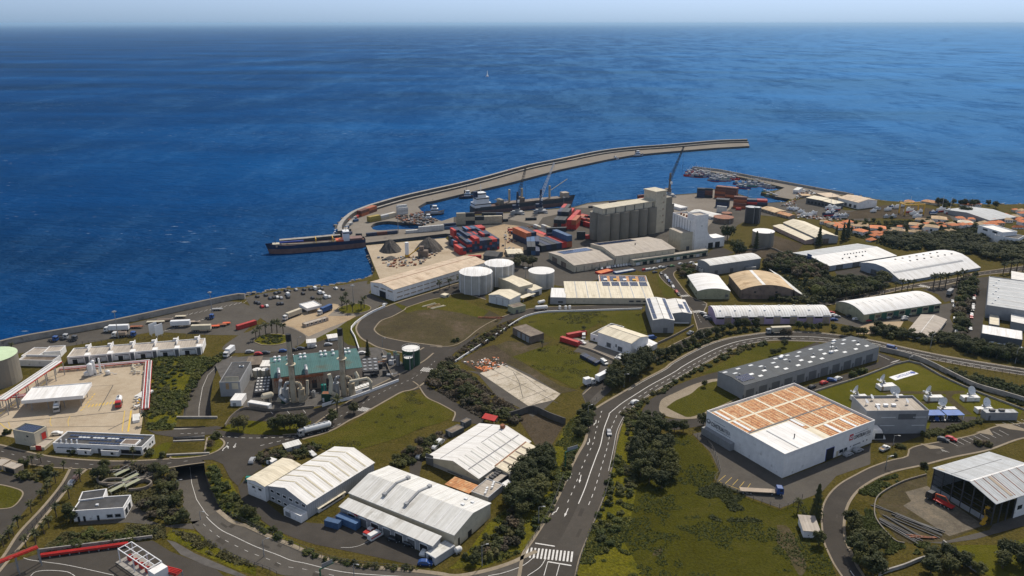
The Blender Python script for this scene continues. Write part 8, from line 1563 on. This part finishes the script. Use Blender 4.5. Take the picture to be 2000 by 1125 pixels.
litter('foam', 'white surf along the car park rocks', '_ 500 577 560 562 640 555 700 545 712 543 700 549 640 560 560 569', 130, ['white_metal'], .8, SEA+.05, True); litter('foam', 'white surf at the root of the mole', '_ 655 462 650 448 664 430 690 412 694 416 670 434 658 448 664 460', 90, ['white_metal'], .8, SEA+.05, True); litter('foam', 'surf on the far village shore', '_ 1660 377 1728 388 1800 393 1952 395 2000 395 2000 398 1952 399 1800 396 1728 392', 110, ['white_metal'], 1.2, SEA+.05, True)
# travel lift
t = thing('travel_lift', 'yellow travel lift straddling the village boatyard', 'boat hoist', g1('O 840 270'), .15); mb = MB()
for x in (-9, 9):
    for y in (-4, 4): mb.cbox(x, y, 0, .9, .9, 9)
mb.box(-9.5,-4.4,8.6,9.5,-3.6,9.6); mb.box(-9.5,3.6,8.6,9.5,4.4,9.6); mb.box(-9.4,-3.6,8.7,-8.6,3.6,9.5); mb.obj('frame', M_['yellow'], t)
# ---------------- cranes ----------------
def at_y(p, y):   # point where the pixel ray meets the plane at that distance
    x = (p[0]-1000)/FPX; v = (562.5-p[1])/FPX; d = (x, CP+v*SP, -SP+v*CP); k = y/d[1]; return Vector((d[0]*k, y, CH+d[2]*k))
def lattice(mb, a, b, w0, w1, n):
    a, b = Vector(a), Vector(b); d = (b-a).normalized(); u = d.orthogonal().normalized(); v = d.cross(u); prev = None
    for i in range(n+1):
        t = i/n; c = a.lerp(b, t); w_ = (w0+(w1-w0)*t)/2; q = [c+u*w_+v*w_, c-u*w_+v*w_, c-u*w_-v*w_, c+u*w_-v*w_]
        if prev:
            for k in range(4): mb.beam(prev[k], q[k], .28); mb.beam(prev[k], q[(k+1) % 4], .16)
        prev = q
def crane(label, base, piv, tip, tower, bm, jm):
    q = g1(base); t = thing('harbour_crane', label, 'crane', q); P_ = at_y(px(piv)[0], q.y)-Vector((q.x, q.y, 0)); T_ = at_y(px(tip)[0], q.y+8)-Vector((q.x, q.y, 0)); H_ = at_y(px(tower)[0], q.y).z
    mb = MB(); mb.cbox(0,0,1,9,7,1.6); mb.cyl(0,0,2.6,5,2.2,12)
    for x in (-4.5,4.5):
        for y in (-3.5,3.5): mb.cbox(x,y,0,3.4,1.6,1.2)
    mb.obj('chassis', M_['ship_grey'], t); mb = MB(); mb.cyl(0,0,5,H_,1.3,10,0,.9); mb.cbox(-1.5,0,5,6,4,3); mb.obj('tower', M_[bm], t); mb = MB(); mb.cbox(.8,-2.6,H_*.55,1.8,1.8,2.2); mb.obj('cabin', M_['white_metal'], t)
    mb = MB(); lattice(mb, (P_.x*.2, 0, P_.z), T_, 2.0, .9, 12); mb.obj('jib', M_[jm], t); mb = MB(); mb.beam((0,0,H_),T_,.12); mb.beam(T_,(T_.x,T_.y,T_.z*.35),.1); mb.obj('cable', M_['dark_steel'], t)
crane('mobile harbour crane with pale raised lattice jib beside the cargo ship', 'L 960 582', 'L 950 470', 'L 1060 214', 'L 935 412', 'ship_blue', 'white_metal'); crane('blue harbour crane with thin dark jib near the white bridge', 'L 790 592', 'L 812 480', 'L 850 252', 'L 798 430', 'ship_blue', 'dark_steel'); crane('tall dark crane behind the silos at the terminal edge', 'M 735 205', 'M 735 60', '_ 1336 285', '_ 1307 338', 'brown_wall', 'dark_steel')
# gravel heaps and batching plant
def heap(label, s, rpx, h, m='gravel'):
    c = g1(s); r = (g1(s.split()[0]+f' {float(s.split()[1])+rpx} {s.split()[2]}')-c).length; mb = MB(); n = 22; rg = random.Random(label); prev = [Vector((0,0,h))]*n; pt = None
    pro = [[Vector((cos(2*pi*i/n)*r*k*rg.uniform(.9,1.1), sin(2*pi*i/n)*r*k*rg.uniform(.9,1.1)*1.1, h*(1-k**1.5)*rg.uniform(.92,1.04))) for i in range(n)] for k in (.15,.4,.7,1.0)]
    for i in range(n): mb.face([(0,0,h*.95), pro[0][i], pro[0][(i+1) % n]])
    for A_1, B_1 in zip(pro, pro[1:]):
        for i in range(n): mb.face([A_1[i], B_1[i], B_1[(i+1) % n], A_1[(i+1) % n]])
    o = mb.obj('gravel_heap', M_[m]); o.location = (c.x, c.y, .04); tag(o, label, 'gravel heap')
heap('dark conical gravel heap beside the dredger quay', 'K 1232 700', 100, 8.5); heap('larger brownish gravel heap by the container block', 'K 1585 690', 130, 9.5); heap('small spill heap on the aggregate yard', 'K 1235 775', 60, 2)
t = thing('batching_plant', 'small concrete batching plant between the gravel heaps', 'batching plant', g1('K 1385 760')); mb = MB(); mb.cyl(0,0,2,11,1.4,14); mb.obj('silo', M_['white_metal'], t); mb = MB(); mb.box(-1.5,-1,0,1.5,1,2.2); mb.beam((1,0,1),(9,1,7),.7); mb.obj('conveyor', M_['yellow'], t); mb = MB(); mb.box(8,-2,0,15,3,5); mb.box(9,-1,5,12,2,8); mb.obj('mixer_house', M_['brown_wall'], t)
# ---------------- gas terminal pipework ----------------
def rack(label, a, b, w_, h, n, top, name='pipe_bridge', pm='red_paint', hb=None):
    a, b = G(px(a)[0], h), G(px(b)[0], h); d = b-a; t = thing(name, label, 'pipe rack', a, atan2(d.y, d.x)); L = d.length; hb = hb or h
    for i in range(n+1):
        for y in (-w_/2, w_/2): mb = MB(); mb.cbox(L*i/n, y, 0, .3, .3, h-.3); mb.obj('post', M_['steel'], t)
    mb = MB(); mb.box(0,-w_/2-.1,h-.35,L,-w_/2+.1,h); mb.box(0,w_/2-.1,h-.35,L,w_/2+.1,h)
    for i in range(n*3+1): mb.box(L*i/(n*3)-.1,-w_/2+.1,h-.3,L*i/(n*3)+.1,w_/2-.1,h-.1)
    mb.obj('deck_frame', M_['red_paint'], t)
    k = max(3, int(w_/.55))
    for i in range(k): mb = MB(); y = -w_/2+w_*(i+.5)/k; mb.tube((0,y,h+.2),(L,y,h+.2),.2,8); mb.obj('pipe', M_[top[i % len(top)]], t)
    return t
rack('elevated pipe bridge with white pipes and red edges by the big tank', 'A 5 905', 'A 425 622', 4.2, 7, 6, ['pipe_white','pipe_white','steel']); rack('low pipe run along the upper edge of the gas forecourt', 'R 595 205', 'R 1495 125', 2.4, 1.4, 10, ['pipe_white','red_paint','pipe_white'], 'pipe_run'); rack('pipe run down the slope side of the gas forecourt', 'R 1485 130', 'R 1450 605', 3.0, 1.8, 8, ['pipe_white','red_paint','pipe_white','steel'], 'pipe_run'); rack('short cross pipe bridge behind the white canopy', 'R 0 490', 'R 250 470', 2.4, 5, 3, ['pipe_white','red_paint'])
for k, (x, y, hh, r, m) in enumerate(((912,245,6,1.2,'white_metal'),(945,230,7,.8,'white_metal'),(1008,215,7.5,.45,'white_metal'),(895,225,4,.9,'steel'),(1080,235,2,1.0,'tank_white'),(870,250,2,1.3,'tank_white'))):
    q = g1(f'R {x} {y+30}'); t = thing('process_vessel', f'white process vessel at the upper edge of the gas forecourt, {od(k)} of its group', 'vessel', q, 0, 1, 'process vessels of the gas terminal'); mb = MB(); mb.cyl(0,0,.6,hh,r,14); mb.cyl(0,0,hh,hh+r*.5,r,14,0,r*.3); mb.obj('shell', M_[m], t); mb = MB(); mb.cyl(0,0,0,.6,r*1.2,12); mb.obj('base', M_['conc'], t); mb = MB(); mb.pipe([(r,0,hh*.5),(r+1.5,0,hh*.5),(r+1.5,0,.3),(r+3,.5,.3)],.15); mb.obj('pipe', M_['pipe_white'], t)
for k in range(26):
    x, y = (rnd.uniform(1310,1440), rnd.uniform(150,270)) if k < 16 else (rnd.uniform(1290,1400), rnd.uniform(520,610)); q = g1(f'R {x} {y}'); t = thing('valve_stand', 'pale valve stand at the upper slope corner of the gas forecourt' if k < 16 else 'grey valve stand by the lower edge of the gas forecourt', 'valve', q, rnd.uniform(0,3), 1, 'valves upper' if k < 16 else 'valves lower'); mb = MB(); mb.tube((0,0,0),(0,0,1.3),.14); mb.tube((-.9,0,.7),(.9,0,.7),.16); mb.obj('pipe', M_['pipe_white'], t); mb = MB(); mb.cyl(0,0,1.3,1.42,.55,10); mb.obj('hand_wheel', M_[rnd.choice(['cream_wall','yellow','tank_white','ochre_strip'])], t)
for q_, lab in ((('R 1340 480',505,'R 1422 490','R 1335 395'),'grey flat shelter box beside the pipe run'),(('R 1392 715',740,'R 1395 650','R 1328 650'),'small white cabinet house at the palm')):
    b = bld('equipment_box', lab, 'equipment box', *q_, wall='white_wall', top='pale_roof', par=.05); opening(b, 'f', .2, .5, .1, 1.4, 'grey_wall', 'door')
# red pipe racks lower left
rack('red elevated pipe bridge crossing the palm road', 'B -60 1040', 'B 268 912', 1.7, 6.5, 2, ['red_paint','red_paint','rust'], 'red_pipe_bridge'); rack('low red pipe run along the fuel yard wall', 'B 290 975', 'B 920 890', 1.3, 1.0, 9, ['red_paint','red_paint','red_paint'], 'red_pipe_run')
wall('boundary_wall', 'pale low wall behind the red pipe run', smooth(g('B 285 955 700 905 1100 855'), 2), 1.3, .4, 'conc')
a, b_ = G(px('B 850 930')[0], 5), G(px('B 1065 1075')[0], 5); d = b_-a; t = thing('filling_frame', 'white open steel frame over red pumps in the fuel yard', 'steel frame', a, atan2(d.y, d.x)); L = d.length; mb = MB()
for i in range(6):
    mb.beam((L*i/5,0,5),(L*i/5,4.4,5),.22)
mb.beam((0,0,5),(L,0,5),.25); mb.beam((0,4.4,5),(L,4.4,5),.25); mb.beam((0,2.2,5),(L,2.2,5),.18)
for x in (0, L/2, L):
    for y in (0, 4.4): mb.cbox(x, y, 0, .25, .25, 5)
mb.obj('frame', M_['white_metal'], t)
for i in range(5): mb = MB(); mb.cbox(L*(i+.5)/5, 2.4, .3, 1.6, 1.2, 1.5); mb.tube((L*(i+.5)/5,2.4,1.8),(L*(i+.5)/5+1,2.4,2.6),.25); mb.obj('pump', M_['red_paint'], t)
mb = MB(); mb.box(-1,-1,0,L+1,5.4,.3); mb.obj('base', M_['conc'], t); mb = MB(); mb.box(L,0,.3,L+3.2,4.4,4.6); mb.obj('cabin', M_['white_wall'], t)
rack('red gangway frame at the end of the filling frame', 'B 1140 1060', 'B 1290 1100', 2.4, 2.4, 3, ['red_paint','red_paint'], 'red_pipe_run')
# water works basins
for lab, s in (('oval concrete settling basin of the water works', 'B 700 445 720 410 800 385 880 380 940 375 1020 370 1090 365 1125 380 1120 410 1080 435 1000 455 900 470 780 475 720 470'), ('curved inner basin wall of the water works', 'B 735 470 780 445 860 440 900 445 960 440 1060 430 1085 410 1060 400'), ('second curved basin wall close to the black roof', 'B 780 490 860 478 950 470 1020 445 1070 450 1095 470 1060 500 1000 515 930 520')):
    p = smooth(g(s), 4); wall('basin_wall', lab, p+([p[0]] if 'oval' in lab else []), 1.4, .5, 'quay')
area('basin_water', 'B 710 445 800 390 940 380 1090 370 1118 390 1080 430 1000 450 900 465 780 470 720 468', 'conc_dark', .06, True)
for k, s in enumerate(('B 885 400', 'B 945 440', 'B 850 515', 'B 955 480')): q = g1(s); t = thing('basin_walkway', f'green grated walkway over the water works basins, {od(k)} from the road', 'walkway', q, 1.0); mb = MB(); mb.box(-3,-.9,1.5,3,.9,1.65); mb.obj('grating', M_['green_wall'], t); mb = MB(); mb.beam((-3,-.9,2.6),(3,-.9,2.6),.06); mb.beam((-3,.9,2.6),(3,.9,2.6),.06); mb.beam((-3,-.9,0),(-3,-.9,2.6),.1); mb.beam((3,.9,0),(3,.9,2.6),.1); mb.obj('railing', M_['pipe_white'], t)
# ---------------- lamps, signs, small things ----------------
def lamp(label, top, foot, arm=1.4, multi=False, name='street_lamp'):
    q = g1(foot); h = at_y(px(top)[0], q.y).z; t = thing(name, label, 'lamp mast' if multi else 'street lamp', q, rnd.uniform(-.5,.5)); mb = MB(); mb.tube((0,0,0),(0,0,h),.16 if not multi else .28,8,0,.09); mb.obj('pole', M_['steel'], t); mb = MB()
    if multi:
        mb.cyl(0,0,h,h+.25,.6,12)
        for k in range(6): mb.cbox(.9*cos(k*1.05),.9*sin(k*1.05),h-.3,.5,.5,.35)
    else: mb.beam((0,0,h),(arm,0,h+.3),.08); mb.cbox(arm+.3,0,h+.22,.9,.35,.16)
    mb.obj('lamp_head', M_['steel'], t)
for a in (('tall floodlight mast at the far end of the lorry park','A 1538 115','A 1558 295'),('tall floodlight mast in the middle of the lorry park','A 838 256','A 868 452'),('floodlight mast in the seaside car park','C 1075 65','C 1090 205'),('floodlight mast by the sandy port yard','L 700 745','L 700 880'),('floodlight mast on the mole beside the dry dock','K 1298 300','K 1303 540'),('floodlight mast near the round tank','L 850 985','L 850 1060'),('mast at the terminal behind the dark tower','N 745 330','N 745 480'),('floodlight mast on the quay by the orange row','L 1128 470','L 1128 580')): lamp(*a, multi=True, name='lamp_mast')
for a in (('street lamp on the inner side of the lower road','D 440 868','D 428 985'),('street lamp beside the green gantry','D 1088 1038','D 1075 1125'),('street lamp at the highway fence by the dark trees','F 835 685','F 822 790'),('street lamp in the bank below the depot','F 465 932','F 462 1060'),('street lamp at the lane gate','F 1155 42','F 1135 140'),('street lamp among the pines of the works lane','E 1585 715','E 1570 810'),('street lamp on the sunken road','B 1468 660','B 1445 720'),('street lamp over the underpass mouth','B 1285 440','B 1275 490'),('street lamp on the hedge of the market hall','P 1282 690','P 1268 800'),('street lamp before the black store','P 1950 800','P 1930 920'),('street lamp on the store road kerb','I 755 960','I 750 1050'),('street lamp above the far highway wall','I 945 155','I 938 195'),('street lamp by the dark trees of the workshop site','J 688 842','J 684 910'),('street lamp at the store road bend','J 805 60','J 800 145'),('street lamp at the station gate','I 815 795','I 808 875'),('lamp on the plant street','C 680 450','C 680 500'),('lamp beside the loop road','C 1302 450','C 1302 515')): lamp(*a)
def gantry(label, foot, top, e, m, bl):
    q = g1(foot); h = at_y(px(top)[0], q.y).z; ep = at_y(px(e)[0], q.y); t = thing('road_sign', label, 'road sign', q); w_ = ep.x-q.x; mb = MB(); mb.cbox(0,0,0,.4,.4,h); mb.beam((0,0,h),(w_,3,h),.3); mb.obj('post', M_[m], t); mb = MB(); mb.prism([(w_*.15,.3),(w_*.95,2.7),(w_*.95,2.85),(w_*.15,.45)],h-.2,h+1.5); mb.obj('sign_panel', M_[bl], t)
M_['sign_green'] = mat('sign_green', (.02,.12,.06), .5); gantry('green road sign gantry over the lower road', 'D 835 1150', 'D 832 1075', 'D 905 1010', 'sign_green', 'steel'); gantry('grey back of a road sign over the highway', 'F 990 440', 'F 988 335', 'F 1078 335', 'sign_green', 'grey_wall')
for k, (s, r_) in enumerate((('P 1750 785',2),('P 1800 790',2),('P 1852 805',2),('P 1940 815',2.2))): t = thing('parasol', f'white parasol before the black store, {od(k)} from its dark corner', 'parasol', g1(s), 0, 1, 'parasols'); mb = MB(); mb.cyl(0,0,2.2,3.0,r_,8,0,.05); mb.obj('canopy', M_['white_metal'], t); mb = MB(); mb.tube((0,0,0),(0,0,2.3),.06); mb.obj('pole', M_['steel'], t)
for s, c, lab in (('D 315 440','turquoise','turquoise recycling bin at the depot kerb'),('D 345 455','door_blue','blue recycling bin at the depot kerb'),('D 1135 740','yellow','yellow drum by the depot bays'),('D 1110 732','door_blue','blue skip by the depot bays')): q = g1(s); mb = MB(); mb.frus((-.8,-.7,.8,.7,.1),(-.95,-.85,.95,.85,1.4)); mb.frus((-.95,-.85,.95,.85,1.4),(-.8,-.6,.8,.6,1.75)); o = mb.obj('recycling_bin', M_[c]); o.location = (q.x,q.y,.05); tag(o, lab, 'bin')
for k, s in enumerate(('E 1100 240','E 1143 240','E 1172 238')): q = g1(s); mb = MB(); mb.cyl(0,0,.5,2.0,.8,12); mb.cyl(0,0,2.0,2.3,.8,12,0,.3); mb.cbox(0,0,0,1.2,1.2,.5); o = mb.obj('water_barrel', M_['tank_white']); o.location = (q.x,q.y,0); tag(o, f'white barrel on the verge of the cream depot, {od(k)} along', 'barrel', 'barrels before the cream depot')
vessel('gas_bullet', 'long white gas bullet tank by the feed works road', 'E 925 228', 'E 1005 222', 1.1, 1.6, 'tank_white'); vessel('gas_bullet', 'small white gas bullet behind the long one', 'E 945 190', 'E 985 180', 1.0, 1.5, 'tank_white'); vessel('water_vessel', 'two white lidded tank by the rusty pallets', 'F 295 960', 'F 322 950', 1.0, 1.3, 'tank_white')
def pile(label, s, n, L, m, ang, sp=2.5):
    c = g1(s); t = thing('steel_pile' if m != 'wood' else 'timber_pile', label, 'pile', c, ang)
    for k in range(n): mb = MB(); y = rnd.uniform(-sp, sp); a = rnd.uniform(-.12,.12); x = rnd.uniform(-1,1); mb.beam((x-L/2*cos(a), y-L/2*sin(a), .2+.12*(k % 3)), (x+L/2*cos(a), y+L/2*sin(a), .2+.12*(k % 3)), .28); mb.obj('beam', M_[m], t)
pile('dark steel beams lying on the muddy workshop site', 'J 1060 650', 10, 15, 'dark_steel', -.75); pile('dark steel beams spread nearer the curved wall', 'J 920 690', 9, 14, 'dark_steel', -1.0); pile('rusty steel bundle at the lower end of the site', 'J 1110 760', 6, 8, 'rust', -.1, 1); pile('single dark beam across the muddy site', 'J 830 530', 2, 11, 'dark_steel', -.75, .3)
for k in range(3): q = g1(f'E {150+32*k} {215+8*k}'); pile(f'flat timber stack on the dirt field, {od(k)} from the road', f'E {140+32*k} {212+8*k}', 5, 9, 'ochre_strip' if k != 1 else 'wood', .75, .9)
pile('rusty rail bundle on the edge of the dirt field', 'E 600 305', 5, 14, 'rust', -.12, 1.2)
# rubble sheets on the demolished slab
for k in range(14): x, y = rnd.uniform(500,650), rnd.uniform(600,690); q = g1(f'E {x} {y}'); mb = MB(); mb.cbox(0,0,.12,rnd.uniform(1.5,4),rnd.uniform(.8,1.8),.15); o = mb.obj('roof_sheet', M_['terracotta']); o.location = (q.x,q.y,0); o.rotation_euler = (0,0,rnd.uniform(0,3)); tag(o, 'loose orange roof sheet lying by the demolished slab', 'roof sheet', 'orange sheets by the demolished slab')
for k in range(2): q = g1(f'A {1128+42*k} {430+10*k}'); mb = MB(); mb.cbox(0,0,1,5,.3,6); mb.cbox(-1.5,0,0,.3,.3,1); mb.cbox(1.5,0,0,.3,.3,1); o = mb.obj('harbour_sign', M_['white_metal']); o.location = (q.x,q.y,0); o.rotation_euler = (0,0,1.1); tag(o, 'white upright panel behind the harbour units, '+('smaller one' if k == 0 else 'taller one'), 'panel')
# ---------------- rough ground cover ----------------
from mathutils import noise as mn
def cover(name, label, polys, n, mat_, s0, thr=.0, freq=.06):
    mb = MB(); r = random.Random(label); P_ = [g(p) for p in polys]; A_T = []
    for p in P_: A_T.append(abs(sum(p[i].x*p[(i+1) % len(p)].y-p[(i+1) % len(p)].x*p[i].y for i in range(len(p))))/2)
    for p, ar in zip(P_, A_T):
        xs = [q.x for q in p]; ys = [q.y for q in p]; m = int(n*ar/sum(A_T)); c = 0; tr = 0
        while c < m and tr < m*12:
            tr += 1; q = Vector((r.uniform(min(xs), max(xs)), r.uniform(min(ys), max(ys))))
            if mn.noise(Vector((q.x*freq, q.y*freq, 3)))+.6*mn.noise(Vector((q.x*freq*4, q.y*freq*4, 9))) < thr or not inpoly(q, p): continue
            c += 1; s_ = s0*r.uniform(.5,1.3)
            for k in range(3): leafq(mb, Vector((q.x+r.uniform(-.5,.5)*s_, q.y+r.uniform(-.5,.5)*s_, s_*r.uniform(.15,.6))), Vector((r.uniform(-1,1), r.uniform(-1,1), .9)), s_*.8, r)
    struct(mb.obj(name, LM[mat_]), label, 'stuff')
hill = ['H 130 160 520 170 640 290 700 430 660 490 820 570 1120 680 1280 640 1400 800 1500 1140 -200 1125 60 800 140 500']; hb = ['F 1060 1125 1140 860 1240 600 1310 300 1370 120 1480 60 1470 200 1430 400 1440 600 1400 800 1360 900 1450 1125']
fb = ['F 300 1080 380 960 500 790 620 700 760 640 840 480 920 300 1000 160 1100 60 1165 70 1100 270 1050 360 960 560 870 740 760 930 700 980 480 1072']; lb = ['D 20 345 80 325 130 420 240 560 300 680 420 760 620 880 760 960 720 980 560 890 320 760 130 660 50 520', 'D 760 965 1200 1040 1560 1075 1500 1085 1000 1025']
cover('rough_grass', 'rough tufts over the hillside below the white store', hill, 7000, 'green', .36, .05); cover('weeds', 'darker weeds over the hillside', ['H 400 600 700 490 1120 690 1280 680 1400 900 1200 800 1000 760 700 760'], 1300, 'bush', .55, .1); cover('weeds', 'yellow flowering weeds on the highway banks', hb+fb, 5200, 'lime', .5, .1); cover('undergrowth', 'green undergrowth on the highway banks', hb+fb+lb, 8000, 'green', .55, .05); cover('undergrowth', 'dark undergrowth on the green slope of the gas terminal', ['A 1115 590 1480 590 1640 600 1540 660 1450 740 1390 830 1340 960 1270 1120 1080 1120 1090 800'], 5200, 'green', .75, -.1)
cover('undergrowth', 'dry undergrowth under the old slab', ['E 100 770 260 640 420 700 640 880 800 980 830 1060 560 1060 300 900', 'E 250 640 400 510 560 420 740 330 800 330 600 470 350 620'], 6000, 'dry', .8, -.1); cover('undergrowth', 'mixed undergrowth round the water works', ['B 270 960 540 760 1180 760 1200 850 900 880', 'B 640 370 1250 350 1370 740 1080 700 930 560 700 500', 'B 1240 800 1420 830 1640 950 1844 1060 1700 1040 1420 930'], 7000, 'olive', .7, -.1); cover('undergrowth', 'weeds below the far highway wall', ['I 1150 240 1500 310 1875 410 1875 560 1600 460 1300 330'], 4200, 'dark', .8, -.1)
cover('undergrowth', 'weeds along the store road verge', ['J 480 440 600 330 780 240 960 190 1150 160 1150 210 960 265 800 350 720 420 700 520 715 610 790 700 900 800 1180 800 1180 900 800 900 600 760'], 4200, 'green', .6, 0); cover('weeds', 'sparse tufts on the square fields', ['E 760 590 1090 500 1390 640 1215 820', 'E 830 350 1010 268 1690 250 1740 415 1400 345', 'E 28 840 310 990 290 1045 D 1400 130 1000 250 830 210 C 1440 855'], 4200, 'olive', .3, .1, .04); cover('undergrowth', 'scrub between the harbour sheds and the village', ['P 0 130 200 120 460 210 520 300 900 290 880 350 380 420 0 430', 'O 220 345 1100 330 1500 400 1560 560 700 600 300 470', 'P 1480 760 2000 840 2000 930 1500 830'], 9000, 'dark', 1.2, -.2)
